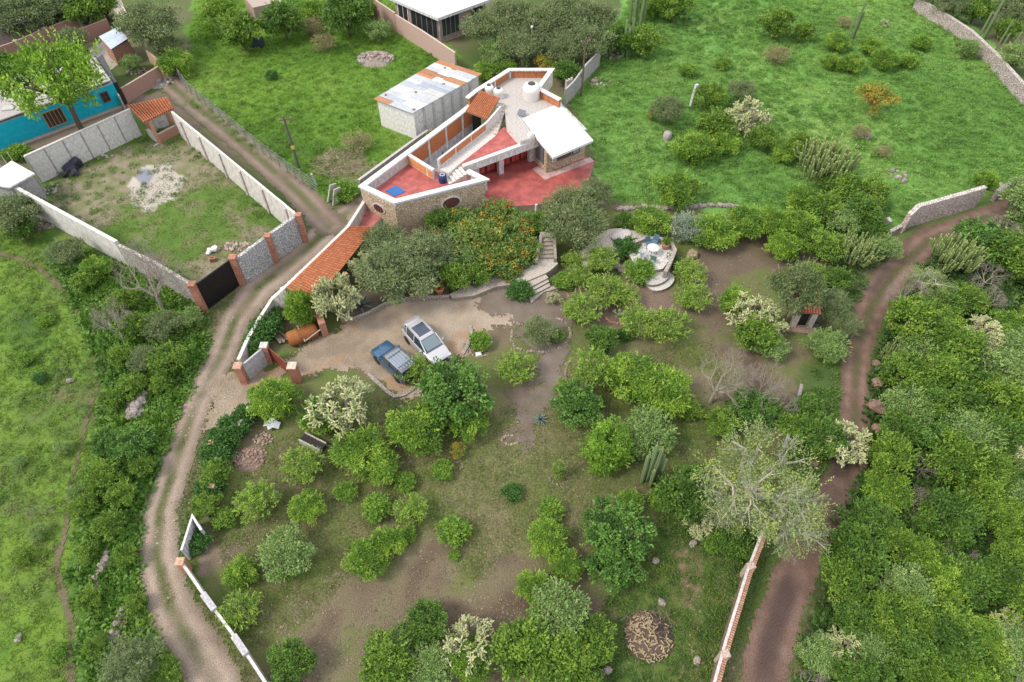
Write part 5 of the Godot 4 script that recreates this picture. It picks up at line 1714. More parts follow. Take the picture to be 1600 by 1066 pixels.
	stone_ring("stone_edging", "short curve of stones beside the gravel path under the lime tree", "edging", [[890, 566], [884, 578], [884, 592], [893, 606]], 14, 0.16, 0.28, Color(0.36, 0.28, 0.23))
	stone_ring("stone_edging", "row of pink stones at the foot of the garden bed beside the fan steps", "edging", [[865, 449], [880, 450], [896, 447]], 10, 0.18, 0.3, Color(0.52, 0.38, 0.3))
	stone_ring("stone_edging", "half ring of orange stones round the prickly pear", "edging", [[946, 497], [954, 504], [964, 506], [974, 502]], 12, 0.16, 0.26, Color(0.5, 0.28, 0.18))
	stone_ring("stone_edging", "pale stones circling the small red plant on the lawn", "edging", ellipse(797, 688, 14, 7, 12), 16, 0.13, 0.22, Color(0.46, 0.36, 0.3), true)
	stone_ring("stone_edging", "stones round the foot of the columnar shrub on the lawn", "edging", ellipse(873, 750, 14, 8, 12), 16, 0.13, 0.2, Color(0.33, 0.26, 0.21), true)
	stone_ring("stone_edging", "stones round the sapling beside the lawn", "edging", ellipse(714, 728, 9, 5, 12), 10, 0.12, 0.2, Color(0.36, 0.26, 0.2), true)
	stone_ring("stone_edging", "stones round the small lime bush beside the parking kerb", "edging", ellipse(749, 551, 15, 7, 12), 14, 0.15, 0.26, Color(0.42, 0.35, 0.29), true)
	var wb := MB.new()
	wb.slab(at(748, 556) + Vector3(0, 0.14, 0), Vector3(0.42, 0.28, 0.36), Color(0.62, 0.64, 0.66), Basis(Vector3.UP, 0.3), 0.03)
	solo("white_box", wb, mats.matte, "small white box on the ground among the stones by the parking kerb", "box")
	# garden shrine
	var sb := at(1248, 505)
	var sr := thing("garden_shrine", "small garden shrine with a red tiled top and white pillars under a tree", "shrine", sb)
	var sbas := Basis(Vector3.UP, -0.12)
	for k in [-1, 1]:
		var m := MB.new()
		m.box(sb + sbas * Vector3(k * 0.6, 0.95, 0.5), Vector3(0.42, 1.95, 0.34), Color(0.6, 0.53, 0.48), sbas)
		part("pillar", m, mats.plaster, sr)
	var bw := MB.new()
	bw.box(sb + sbas * Vector3(0, 1.0, -0.6), Vector3(1.6, 2.1, 0.3), Color(0.45, 0.3, 0.24), sbas)
	part("back_wall", bw, mats.brickwork, sr)
	var nk := MB.new()
	nk.box(sb + sbas * Vector3(0, 0.9, -0.1), Vector3(0.8, 1.8, 0.7), Color(0.03, 0.025, 0.025), sbas)
	part("niche", nk, mats.matte, sr)
	tile_roof(sr, sb + sbas * Vector3(-0.9, 2.5, -1.0), sb + sbas * Vector3(0.9, 2.5, -1.0), sb + sbas * Vector3(0.9, 2.0, 0.8), sb + sbas * Vector3(-0.9, 2.0, 0.8), 9, 8, Color(0.5, 0.16, 0.1))
	var sp := MB.new()
	sp.slab(sb + sbas * Vector3(0, 0.08, 0.75), Vector3(2.2, 0.3, 0.8), Color(0.36, 0.27, 0.2), sbas, 0.04)
	part("step", sp, mats.rock, sr)
	rock_pile("rubble_heap", "grey rubble beside the garden shrine", "rubble", 1268, 500, 26, 12, 14, 0.14, 0.34, Color(0.4, 0.37, 0.35), "")
	# woodpile and other heaps
	var wc := at(1013, 996)
	var wt := thing("wood_heap", "heap of chopped pale firewood and charred branches in the orchard", "firewood", wc)
	var cm := MB.new()
	cm.lathe(wc, [[1.5, -0.03], [1.2, 0.2], [0.6, 0.45], [0.0, 0.55]], 18, Color(0.13, 0.09, 0.07))
	part("ash_bed", cm, mats.soil, wt)
	var logs := []
	for k in 5:
		var m := MB.new()
		m.tube([Vector3(-0.5, 0, 0), Vector3(0, 0.02, 0), Vector3(0.5, 0, 0)], [0.14, 0.16, 0.13], 6, [Color(0.42, 0.33, 0.2), Color(0.5, 0.41, 0.26), Color(0.36, 0.26, 0.15), Color(0.46, 0.36, 0.22), Color(0.05, 0.045, 0.045)][k])
		logs.append(m.mesh(mats.wood))
	for k in 280:
		var w := rng.randf() * TAU
		var r := sqrt(rng.randf()) * 1.35
		var p := wc + Vector3(cos(w) * r, 0.16 + 0.6 * (1.0 - r / 1.5), sin(w) * r)
		var black := p.x - wc.x > 0.35 and p.z - wc.z < 0.15
		var l := rng.randf_range(0.13, 0.27)
		piece("log", logs[4 if black and rng.randf() < 0.8 else rng.randi() % 4], Transform3D(Basis.from_euler(Vector3(0, rng.randf() * TAU, rng.randf_range(-0.4, 0.4))).scaled_local(Vector3(l, l * 0.95, l * 0.95)), p), wt)
	var tw := MB.new()
	for k in 160:
		var p := wc + Vector3(rng.randf_range(-1.3, 1.3), 0.3, rng.randf_range(-1.4, -0.1))
		tw.tube([p, p + Vector3(rng.randf_range(-0.5, 0.5), rng.randf_range(-0.1, 0.2), rng.randf_range(-0.5, 0.5))], [0.015, 0.006], 3, jit(Color(0.2, 0.14, 0.11), 0.3))
	part("twigs", tw, mats.bark, wt, false, true)
	rock_pile("earth_heap", "heap of pink earth beside the ivy hedge in the orchard", "heap", 391, 716, 130, 27, 15, 0.07, 0.2, Color(0.36, 0.25, 0.2), "", 0.3, "soil")
	rock_pile("rubble_heap", "pink brick rubble beside the heap of earth in the orchard", "rubble", 412, 686, 50, 16, 9, 0.1, 0.26, Color(0.46, 0.33, 0.27), "")
	var wt2 := MB.new()
	for k in 4:
		wt2.slab(at(420 + k * 4, 664 + (k % 2) * 4) + Vector3(0, 0.25 + 0.04 * k, 0), Vector3(0.5, 0.05, 0.62), Color(0.62, 0.64, 0.72), Basis.from_euler(Vector3(0.25 * (k - 1.5), 0.5 * k, 0.2)), 0.01)
	var ws := thing("white_sheets", "crumpled white sheets dumped under the lime bush by the gate", "sheets", at(426, 667))
	part("sheet_metal", wt2, mats.sheet_metal, ws, false, true)
	var tro := thing("old_trough", "weathered white trough with dark soil between orchard trees", "trough", at(492, 695))
	var ta := at(474, 687)
	var tb2 := at(507, 704)
	var tm2 := MB.new()
	var td := (tb2 - ta).normalized()
	var tp := Vector3(-td.z, 0, td.x)
	for s in [-0.32, 0.32]:
		tm2.bar(ta + tp * s + Vector3(0, 0.25, 0), tb2 + tp * s + Vector3(0, 0.25, 0), 0.09, 0.5, Color(0.5, 0.48, 0.45))
	part("side", tm2, mats.concrete, tro)
	var tm3 := MB.new()
	tm3.bar(ta + Vector3(0, 0.2, 0), tb2 + Vector3(0, 0.2, 0), 0.56, 0.36, Color(0.04, 0.035, 0.03))
	part("soil", tm3, mats.soil, tro)
	for q in [[1369, 601, 0.9, "reddish boulder on the track edge farthest from the pale cactus tree"], [1368, 640, 1.15, "largest reddish boulder on the track edge beside the pale cactus tree"], [1369, 672, 0.75, "small pink boulder on the track edge below the largest one"], [1368, 570, 0.6, "small rock at the track edge by the orange tipped cactus"], [1347, 728, 0.6, "half buried rock at the lower track edge"], [1272, 726, 0.5, "tan rock in the bushes beside the track"]]:
		var m := MB.new()
		m.rock(at(q[0], q[1]) + Vector3(0, q[2] * 0.25, 0), Vector3(q[2] * 1.1, q[2] * 0.75, q[2]), Color(0.34, 0.22, 0.18), rng, 9, 6)
		solo("boulder", m, mats.rock, q[3], "boulder", "boulders along the dirt track")
	# remains of a dry stone wall in the bank
	rock_pile("dry_stone_wall", "grey remains of a dry stone wall in the bank below the ash grey bushes", "stones", 215, 638, 46, 12, 22, 0.25, 0.6, Color(0.38, 0.33, 0.31), "", 0.35)
	rock_pile("dry_stone_wall", "narrow remains of a dry stone wall halfway down the overgrown bank", "stones", 159, 893, 26, 7, 24, 0.2, 0.45, Color(0.4, 0.34, 0.28), "", 0.2)
	rock_pile("dry_stone_wall", "lowest remains of a dry stone wall beside the grey green tree", "stones", 186, 980, 26, 9, 24, 0.2, 0.45, Color(0.37, 0.32, 0.28), "", 0.2)
	rock_pile("rubble_heap", "stones piled against the outside of the white field wall", "rubble", 72, 350, 40, 22, 12, 0.2, 0.45, Color(0.44, 0.37, 0.32), "")
	for q in [[132, 506, "tan stone lying in the rough field below the bare grey tree"], [110, 596, "pink stone lying in the rough field near the footpath"], [30, 998, "pale stone in the rough field close to the footpath's end"], [1148, 1036, ""], [1025, 877, "pale stone in the grass beside the dark citrus tree"], [1034, 943, "flat pale stone in the grass above the wood heap"], [1089, 1034, "large pale stone in the grass near the orchard wall"], [949, 1048, "curved pale stone under the dense lime trees"], [1083, 850, "white stone under the tall airy tree"], [851, 901, "curved grey root of stone between two lime trees"]]:
		if q[2] == "":
			continue
		var m := MB.new()
		m.rock(at(q[0], q[1]) + Vector3(0, 0.1, 0), Vector3(0.6, 0.34, 0.45), jit(Color(0.44, 0.37, 0.32), 0.15), rng, 8, 5)
		solo("field_stone", m, mats.rock, q[2], "stone", "loose stones in the grass")
	rock_pile("scattered_stones", "scatter of mauve stones in the far meadow under the dry bush", "stones", 1346, 212, 16, 15, 8, 0.2, 0.5, Color(0.4, 0.33, 0.32), "")
	rock_pile("scattered_stones", "stones at the meadow's edge above the mortared wall", "stones", 1405, 276, 12, 14, 12, 0.2, 0.5, Color(0.42, 0.35, 0.34), "")
	rock_pile("scattered_stones", "pink stones beyond the grey wall behind the house", "stones", 935, 128, 22, 18, 10, 0.2, 0.45, Color(0.42, 0.33, 0.32), "")
	rock_pile("scattered_stones", "stones on the ground beside the tall organ pipe cacti", "stones", 958, 88, 22, 14, 8, 0.2, 0.45, Color(0.42, 0.35, 0.32), "")
	rock_pile("scattered_stones", "stones in the bright meadow at the lone dark bush", "stones", 424, 117, 10, 9, 6, 0.16, 0.4, Color(0.33, 0.3, 0.27), "")
	stone_ring("stone_edging", "line of stones between the garden and the far meadow", "edging", [[962, 328], [1000, 326], [1060, 327], [1110, 322], [1160, 324]], 44, 0.3, 0.6, Color(0.42, 0.36, 0.34))


func wheel(t: Node3D, c: Vector3, axle: Vector3, r: float) -> void:
	var tyre := MB.new()
	var rim := MB.new()
	var fwd := axle.cross(Vector3.UP)
	for q in [[tyre, [[-0.11, r * 0.8], [-0.11, r * 0.96], [-0.06, r], [0.06, r], [0.11, r * 0.96], [0.11, r * 0.62]], Color(0.018, 0.018, 0.018)], [rim, [[0.02, r * 0.64], [0.1, r * 0.64], [0.105, r * 0.5], [0.075, r * 0.2], [0.1, r * 0.02]], Color(0.5, 0.51, 0.53)]]:
		var rings := []
		for l in q[1]:
			var ring := []
			for s in 18:
				var w := TAU * s / 18.0
				ring.append(c + axle * l[0] + (fwd * cos(w) + Vector3.UP * sin(w)) * l[1])
			rings.append(ring)
		(q[0] as MB).loft(rings, q[2])
	var ty := part("wheel", tyre, mats.matte, t, true)
	part("rim", rim, mats.iron, ty, true)


# a car: p where it stands, head the way its nose points
func car(t: Node3D, p: Vector3, head: Vector3, spec: Dictionary) -> void:
	var side := head.cross(Vector3.UP)
	var xyz := func(x: float, y: float, z: float) -> Vector3: return p + head * x + Vector3.UP * y + side * z
	var sect := [[-0.86, 0.0], [0.86, 0.0], [1.0, 0.12], [1.0, 0.5], [0.985, 0.78], [0.93, 0.95], [0.8, 1.0], [-0.8, 1.0], [-0.93, 0.95], [-0.985, 0.78], [-1.0, 0.5], [-1.0, 0.12]]
	var rings := []
	for r in spec.body:   # along, half width, underside, top
		var ring := []
		for s in sect:
			ring.append(xyz.call(r[0], lerpf(r[2], r[3], s[1]), r[1] * s[0]))
		rings.append(ring)
	var b := MB.new()
	b.loft(rings, spec.paint)
	part("body", b, mats[spec.finish], t, true)
	var cab := []
	var tops := []
	for r in spec.cab:   # along, half width low, half width high, low, high
		cab.append([xyz.call(r[0], r[3], -r[1]), xyz.call(r[0], r[4] - 0.05, -r[2]), xyz.call(r[0], r[4], -r[2] * 0.85), xyz.call(r[0], r[4], r[2] * 0.85), xyz.call(r[0], r[4] - 0.05, r[2]), xyz.call(r[0], r[3], r[1])])
	var g := MB.new()
	g.loft(cab, Color(0.035, 0.045, 0.055))
	part("windows", g, mats.glass_dark, t)
	# roof shell and pillars over the glass
	var roof := MB.new()
	var rr := []
	for r in spec.roof:
		var ring := []
		for s in [[-1.0, -0.05], [-0.97, 0.015], [-0.8, 0.045], [0.8, 0.045], [0.97, 0.015], [1.0, -0.05]]:
			ring.append(xyz.call(r[0], r[2] + s[1], r[1] * s[0]))
		rr.append(ring)
	roof.loft(rr, spec.roofpaint)
	part("roof", roof, mats[spec.finish], t, true)
	for k in [-1, 1]:
		for q in spec.pillars:
			var m := MB.new()
			m.bar(xyz.call(q[0], q[1], k * q[2]), xyz.call(q[3], q[4], k * q[5]), 0.09, 0.07, spec.paint)
			part("pillar", m, mats[spec.finish], t)
		var mir := MB.new()
		mir.slab(xyz.call(spec.mirror[0], spec.mirror[1], k * spec.mirror[2]), Vector3(0.2, 0.14, 0.12), spec.paint, Basis(side, Vector3.UP, -head), 0.03)
		part("mirror", mir, mats[spec.finish], t)
		for w in spec.wheels:
			wheel(t, xyz.call(w, spec.wr, k * (spec.body[3][1] - 0.1)), side * k, spec.wr)
			var arch := MB.new()
			var ring := []
			for s in 11:
				var a := PI * s / 10.0
				ring.append(xyz.call(w + cos(a) * (spec.wr + 0.09), spec.wr + sin(a) * (spec.wr + 0.07), k * (spec.body[3][1] + 0.006)))
			for s in 10:
				arch.tri(ring[s], ring[s + 1], xyz.call(w, spec.wr, k * (spec.body[3][1] + 0.006)), Color(0.012, 0.012, 0.013))
			part("wheel_arch", arch, mats.matte, t)
		for q in spec.lights:
			var m := MB.new()
			m.slab(xyz.call(q[0], q[1], k * q[2]), Vector3(q[3], q[4], q[5]), q[6], Basis(side, Vector3.UP, -head) * Basis(Vector3.UP, k * q[7]), 0.02)
			part(q[8], m, mats.glass_dark, t)
	for q in spec.extra:
		var m := MB.new()
		m.slab(xyz.call(q[1], q[2], q[3]), q[4], q[5], Basis(side, Vector3.UP, -head) * Basis(Vector3.RIGHT, q[6]), 0.012)
		part(q[0], m, mats[q[7]], t)


func make_cars() -> void:
	var glass := Color(0.12, 0.17, 0.2)
	var a := at(645, 512, 0.8)
	var b := at(688, 557, 0.8)
	var p := flat((a + b) * 0.5, gh(0, 0) + 0.04)
	var head := flat(b - a, 0).normalized()
	var silver := Color(0.46, 0.46, 0.49)
	var t := thing("silver_suv", "silver crossover with a dark sunroof parked nose down beside the blue one", "car", p, "cars in the parking yard")
	car(t, p, head, {
		"paint": silver, "roofpaint": silver, "finish": "silver_paint", "wr": 0.35, "wheels": [1.35, -1.3],
		"body": [[-2.2, 0.55, 0.55, 0.8], [-2.15, 0.78, 0.35, 0.98], [-1.95, 0.87, 0.24, 1.04], [-1.3, 0.92, 0.2, 1.06], [0.0, 0.93, 0.2, 1.03], [0.9, 0.92, 0.2, 1.0], [1.5, 0.9, 0.22, 0.93], [1.95, 0.82, 0.26, 0.84], [2.12, 0.7, 0.34, 0.74], [2.18, 0.5, 0.45, 0.62]],
		"cab": [[-2.08, 0.7, 0.5, 0.98, 1.02], [-1.75, 0.8, 0.64, 1.0, 1.56], [-1.3, 0.84, 0.66, 1.0, 1.64], [-0.3, 0.85, 0.68, 1.0, 1.66], [0.3, 0.85, 0.67, 1.0, 1.6], [1.15, 0.78, 0.6, 0.98, 1.02]],
		"roof": [[-1.85, 0.6, 1.56], [-1.5, 0.65, 1.62], [-0.3, 0.68, 1.66], [0.3, 0.66, 1.6]],
		"pillars": [[1.12, 1.02, 0.77, 0.3, 1.6, 0.66], [-0.35, 1.02, 0.855, -0.4, 1.62, 0.69], [-1.35, 1.03, 0.845, -1.5, 1.58, 0.68], [-2.0, 1.02, 0.72, -1.8, 1.55, 0.62]],
		"mirror": [0.75, 1.08, 0.98],
		"lights": [[1.98, 0.72, 0.62, 0.34, 0.14, 0.3, Color(0.5, 0.52, 0.55), 0.35, "headlight"], [-2.14, 0.86, 0.6, 0.3, 0.2, 0.12, Color(0.35, 0.02, 0.02), -0.3, "tail_light"]],
		"extra": [["sunroof", -0.55, 1.705, 0.0, Vector3(1.0, 0.012, 1.15), Color(0.02, 0.035, 0.06), 0.0, "glass_dark"], ["windscreen", 0.72, 1.335, 0.0, Vector3(1.22, 0.015, 0.9), glass, -0.57, "glass_dark"], ["grille", 2.155, 0.6, 0.0, Vector3(0.8, 0.2, 0.08), Color(0.02, 0.02, 0.022), 0.0, "car_trim"], ["bumper", 2.14, 0.36, 0.0, Vector3(1.2, 0.16, 0.14), Color(0.05, 0.05, 0.05), 0.0, "car_trim"], ["number_plate", 2.2, 0.46, 0.0, Vector3(0.4, 0.12, 0.02), Color(0.6, 0.6, 0.58), 0.0, "matte"], ["spoiler", -1.85, 1.62, 0.0, Vector3(1.1, 0.04, 0.3), silver * 0.8, 0.1, "silver_paint"]],
	})
	for k in [-1, 1]:
		var m := MB.new()
		var side := head.cross(Vector3.UP)
		m.bar(p + head * -1.5 + side * k * 0.6 + Vector3.UP * 1.7, p + head * 0.1 + side * k * 0.62 + Vector3.UP * 1.7, 0.05, 0.05, Color(0.4, 0.4, 0.42))
		part("roof_rail", m, mats.iron, t)
	# the older blue one: nose towards the house
	var c := at(594, 541, 0.9)
	var d := at(652, 595, 0.9)
	head = flat(c - d, 0).normalized()
	p = flat(c, gh(0, 0) + 0.04) - head * 1.75
	var blue := Color(0.035, 0.10, 0.2)
	var t2 := thing("blue_suv", "dark blue boxy car with a ribbed grey roof, half under the lime bush", "car", p, "cars in the parking yard")
	car(t2, p, head, {
		"paint": blue, "roofpaint": Color(0.19, 0.22, 0.27), "finish": "blue_paint", "wr": 0.36, "wheels": [1.3, -1.3],
		"body": [[-2.2, 0.7, 0.5, 0.9], [-2.12, 0.84, 0.34, 1.02], [-1.9, 0.88, 0.26, 1.06], [-1.3, 0.9, 0.24, 1.08], [0.0, 0.9, 0.24, 1.06], [0.85, 0.9, 0.24, 1.05], [1.6, 0.88, 0.26, 1.02], [1.98, 0.85, 0.3, 0.98], [2.1, 0.8, 0.36, 0.9], [2.14, 0.7, 0.45, 0.8]],
		"cab": [[-2.1, 0.78, 0.66, 1.02, 1.1], [-1.95, 0.82, 0.7, 1.02, 1.64], [-1.0, 0.84, 0.72, 1.02, 1.7], [0.1, 0.84, 0.72, 1.02, 1.68], [0.35, 0.84, 0.7, 1.02, 1.6], [1.0, 0.8, 0.66, 1.02, 1.06]],
		"roof": [[-2.0, 0.7, 1.66], [-1.0, 0.74, 1.72], [0.1, 0.74, 1.7], [0.42, 0.7, 1.62]],
		"pillars": [[0.97, 1.06, 0.79, 0.38, 1.6, 0.69], [-0.35, 1.06, 0.85, -0.38, 1.66, 0.735], [-1.35, 1.06, 0.85, -1.4, 1.66, 0.735], [-2.06, 1.06, 0.8, -1.97, 1.62, 0.7]],
		"mirror": [0.75, 1.14, 0.98],
		"lights": [[2.1, 0.74, 0.6, 0.3, 0.16, 0.1, Color(0.5, 0.52, 0.5), 0.0, "headlight"], [-2.17, 0.8, 0.7, 0.14, 0.36, 0.1, Color(0.3, 0.02, 0.02), 0.0, "tail_light"]],
		"extra": [["grille", 2.14, 0.72, 0.0, Vector3(0.8, 0.18, 0.06), Color(0.03, 0.03, 0.035), 0.0, "car_trim"], ["bumper", 2.2, 0.46, 0.0, Vector3(1.6, 0.18, 0.16), Color(0.08, 0.08, 0.085), 0.0, "car_trim"], ["roof_rack_bar", -0.2, 1.82, 0.0, Vector3(1.3, 0.03, 0.05), Color(0.08, 0.08, 0.09), 0.0, "car_trim"], ["roof_rack_bar", -1.5, 1.82, 0.0, Vector3(1.3, 0.03, 0.05), Color(0.08, 0.08, 0.09), 0.0, "car_trim"]],
	})
	t2.scale = Vector3(0.92, 0.92, 0.92)
	var side2 := head.cross(Vector3.UP)
	for k in 5:
		var m := MB.new()
		var s := -0.52 + k * 0.26
		m.slab(p + head * -0.85 + side2 * s + Vector3.UP * 1.775, Vector3(0.07, 0.03, 1.9), Color(0.27, 0.31, 0.37), Basis(side2, Vector3.UP, -head), 0.008)
		part("roof_rib", m, mats.blue_paint, t2)


# ---------------------------------------------------------------- plants
# every kind: crown centre height and half height over its radius, clumps, leaves per clump, clump radius, leaf size, colours
func kinds_table() -> Dictionary:
	return {
		"lime": {"node": "orchard_tree", "cat": "tree", "n": 5, "hc": 0.75, "sq": 0.72, "clumps": 46, "per": 128, "cr": 0.27, "ll": 0.125, "lw": 0.046, "droop": 0.25, "bark": Color(0.12, 0.09, 0.06), "cols": [Color(0.15, 0.26, 0.022), Color(0.10, 0.20, 0.016), Color(0.20, 0.31, 0.035), Color(0.07, 0.145, 0.012)]},
		"loose": {"node": "orchard_tree", "cat": "tree", "n": 3, "hc": 0.8, "sq": 0.66, "clumps": 44, "per": 56, "cr": 0.22, "ll": 0.15, "lw": 0.05, "droop": 0.2, "bark": Color(0.17, 0.14, 0.1), "cols": [Color(0.16, 0.26, 0.03), Color(0.11, 0.2, 0.022), Color(0.21, 0.31, 0.045), Color(0.13, 0.19, 0.04)]},
		"mid": {"node": "leafy_tree", "cat": "tree", "n": 5, "hc": 0.95, "sq": 0.75, "clumps": 52, "per": 84, "cr": 0.25, "ll": 0.11, "lw": 0.07, "droop": 0.1, "bark": Color(0.11, 0.085, 0.06), "cols": [Color(0.105, 0.19, 0.018), Color(0.08, 0.155, 0.014), Color(0.145, 0.235, 0.026), Color(0.055, 0.115, 0.01)]},
		"deep": {"node": "leafy_tree", "cat": "tree", "n": 3, "hc": 0.95, "sq": 0.75, "clumps": 50, "per": 84, "cr": 0.25, "ll": 0.12, "lw": 0.07, "droop": 0.1, "bark": Color(0.1, 0.08, 0.055), "cols": [Color(0.06, 0.13, 0.015), Color(0.042, 0.098, 0.01), Color(0.09, 0.17, 0.02)]},
		"citrus": {"node": "citrus_tree", "cat": "tree", "n": 2, "hc": 0.8, "sq": 0.78, "clumps": 60, "per": 88, "cr": 0.22, "ll": 0.095, "lw": 0.068, "droop": 0.15, "bark": Color(0.12, 0.1, 0.07), "cols": [Color(0.055, 0.13, 0.018), Color(0.08, 0.175, 0.025), Color(0.036, 0.09, 0.012), Color(0.105, 0.21, 0.038)]},
		"sage": {"node": "sage_tree", "cat": "tree", "n": 3, "hc": 0.85, "sq": 0.7, "clumps": 52, "per": 90, "cr": 0.24, "ll": 0.10, "lw": 0.05, "droop": 0.1, "bark": Color(0.17, 0.15, 0.12), "cols": [Color(0.15, 0.235, 0.065), Color(0.11, 0.185, 0.05), Color(0.195, 0.28, 0.09)]},
		"mesquite": {"node": "mesquite_tree", "cat": "tree", "n": 3, "hc": 0.95, "sq": 0.6, "clumps": 70, "per": 92, "cr": 0.22, "ll": 0.10, "lw": 0.032, "droop": 0.3, "bark": Color(0.16, 0.135, 0.105), "cols": [Color(0.115, 0.155, 0.06), Color(0.085, 0.125, 0.045), Color(0.15, 0.19, 0.08)]},
		"airy": {"node": "mesquite_tree", "cat": "tree", "n": 2, "hc": 1.15, "sq": 0.55, "limb": 1.5, "clumps": 62, "per": 84, "cr": 0.17, "ll": 0.052, "lw": 0.02, "droop": 0.3, "bark": Color(0.38, 0.35, 0.30), "cols": [Color(0.185, 0.235, 0.085), Color(0.14, 0.19, 0.07), Color(0.23, 0.29, 0.075), Color(0.2, 0.24, 0.13)]},
		"umbrella": {"node": "spreading_tree", "cat": "tree", "n": 1, "hc": 0.9, "sq": 0.36, "clumps": 74, "per": 74, "cr": 0.16, "ll": 0.07, "lw": 0.038, "droop": 0.1, "bark": Color(0.1, 0.075, 0.055), "cols": [Color(0.14, 0.26, 0.02), Color(0.2, 0.33, 0.03), Color(0.095, 0.19, 0.015)]},
		"silver": {"node": "silver_shrub", "cat": "shrub", "n": 1, "hc": 0.75, "sq": 0.7, "clumps": 46, "per": 84, "cr": 0.26, "ll": 0.13, "lw": 0.04, "droop": 0.2, "bark": Color(0.2, 0.18, 0.15), "cols": [Color(0.2, 0.25, 0.19), Color(0.15, 0.2, 0.14), Color(0.26, 0.3, 0.23)]},
		"dry": {"node": "dry_shrub", "cat": "shrub", "n": 2, "hc": 0.6, "sq": 0.6, "clumps": 34, "per": 60, "cr": 0.28, "ll": 0.16, "lw": 0.03, "droop": 0.1, "bark": Color(0.24, 0.2, 0.15), "cols": [Color(0.2, 0.19, 0.08), Color(0.26, 0.22, 0.12), Color(0.15, 0.155, 0.06)]},
		"shrub": {"node": "green_shrub", "cat": "shrub", "n": 4, "hc": 0.6, "sq": 0.6, "clumps": 30, "per": 70, "cr": 0.32, "ll": 0.2, "lw": 0.085, "droop": 0.15, "bark": Color(0.12, 0.1, 0.07), "cols": [Color(0.11, 0.21, 0.022), Color(0.08, 0.165, 0.018), Color(0.15, 0.26, 0.03)]},
		"darkshrub": {"node": "dark_shrub", "cat": "shrub", "n": 2, "hc": 0.6, "sq": 0.62, "clumps": 30, "per": 76, "cr": 0.32, "ll": 0.19, "lw": 0.11, "droop": 0.15, "bark": Color(0.1, 0.08, 0.06), "cols": [Color(0.04, 0.11, 0.018), Color(0.055, 0.14, 0.025), Color(0.03, 0.08, 0.012)]},
		"flower": {"node": "flowering_shrub", "cat": "shrub", "n": 3, "hc": 0.7, "sq": 0.7, "clumps": 44, "per": 84, "cr": 0.27, "ll": 0.15, "lw": 0.07, "droop": 0.1, "bark": Color(0.13, 0.1, 0.07), "cols": [Color(0.09, 0.16, 0.03), Color(0.065, 0.125, 0.022), Color(0.13, 0.19, 0.04)], "petals": [Color(0.52, 0.30, 0.03), Color(0.5, 0.19, 0.035), Color(0.42, 0.33, 0.04)], "pshare": 0.42},
		"pink": {"node": "flowering_shrub", "cat": "shrub", "n": 1, "hc": 0.7, "sq": 0.7, "clumps": 44, "per": 84, "cr": 0.27, "ll": 0.15, "lw": 0.07, "droop": 0.1, "bark": Color(0.13, 0.1, 0.07), "cols": [Color(0.1, 0.165, 0.045), Color(0.075, 0.13, 0.035)], "petals": [Color(0.48, 0.12, 0.13), Color(0.5, 0.16, 0.1)], "pshare": 0.4},
		"amber": {"node": "amber_tree", "cat": "tree", "n": 1, "hc": 1.1, "sq": 0.7, "clumps": 26, "per": 70, "cr": 0.27, "ll": 0.15, "lw": 0.07, "droop": 0.1, "bark": Color(0.24, 0.2, 0.16), "cols": [Color(0.3, 0.24, 0.03), Color(0.33, 0.19, 0.03), Color(0.18, 0.21, 0.03), Color(0.13, 0.19, 0.03)]},
		"column": {"node": "columnar_shrub", "cat": "shrub", "n": 1, "hc": 1.9, "sq": 1.75, "clumps": 60, "per": 60, "cr": 0.3, "ll": 0.26, "lw": 0.07, "droop": -0.5, "bark": Color(0.12, 0.1, 0.07), "cols": [Color(0.16, 0.25, 0.05), Color(0.12, 0.2, 0.035), Color(0.22, 0.31, 0.08)]},
		"block": {"node": "hedge_tree", "cat": "hedge", "n": 1, "hc": 1.0, "sq": 0.95, "clumps": 90, "per": 80, "cr": 0.2, "ll": 0.14, "lw": 0.045, "droop": 0.55, "bark": Color(0.12, 0.1, 0.07), "cols": [Color(0.105, 0.21, 0.015), Color(0.075, 0.16, 0.01), Color(0.15, 0.265, 0.022)]},
	}


func rdir(g: RandomNumberGenerator) -> Vector3:
	var y := g.randf_range(-1, 1)
	var w := g.randf() * TAU
	var s := sqrt(1.0 - y * y)
	return Vector3(s * cos(w), y, s * sin(w))


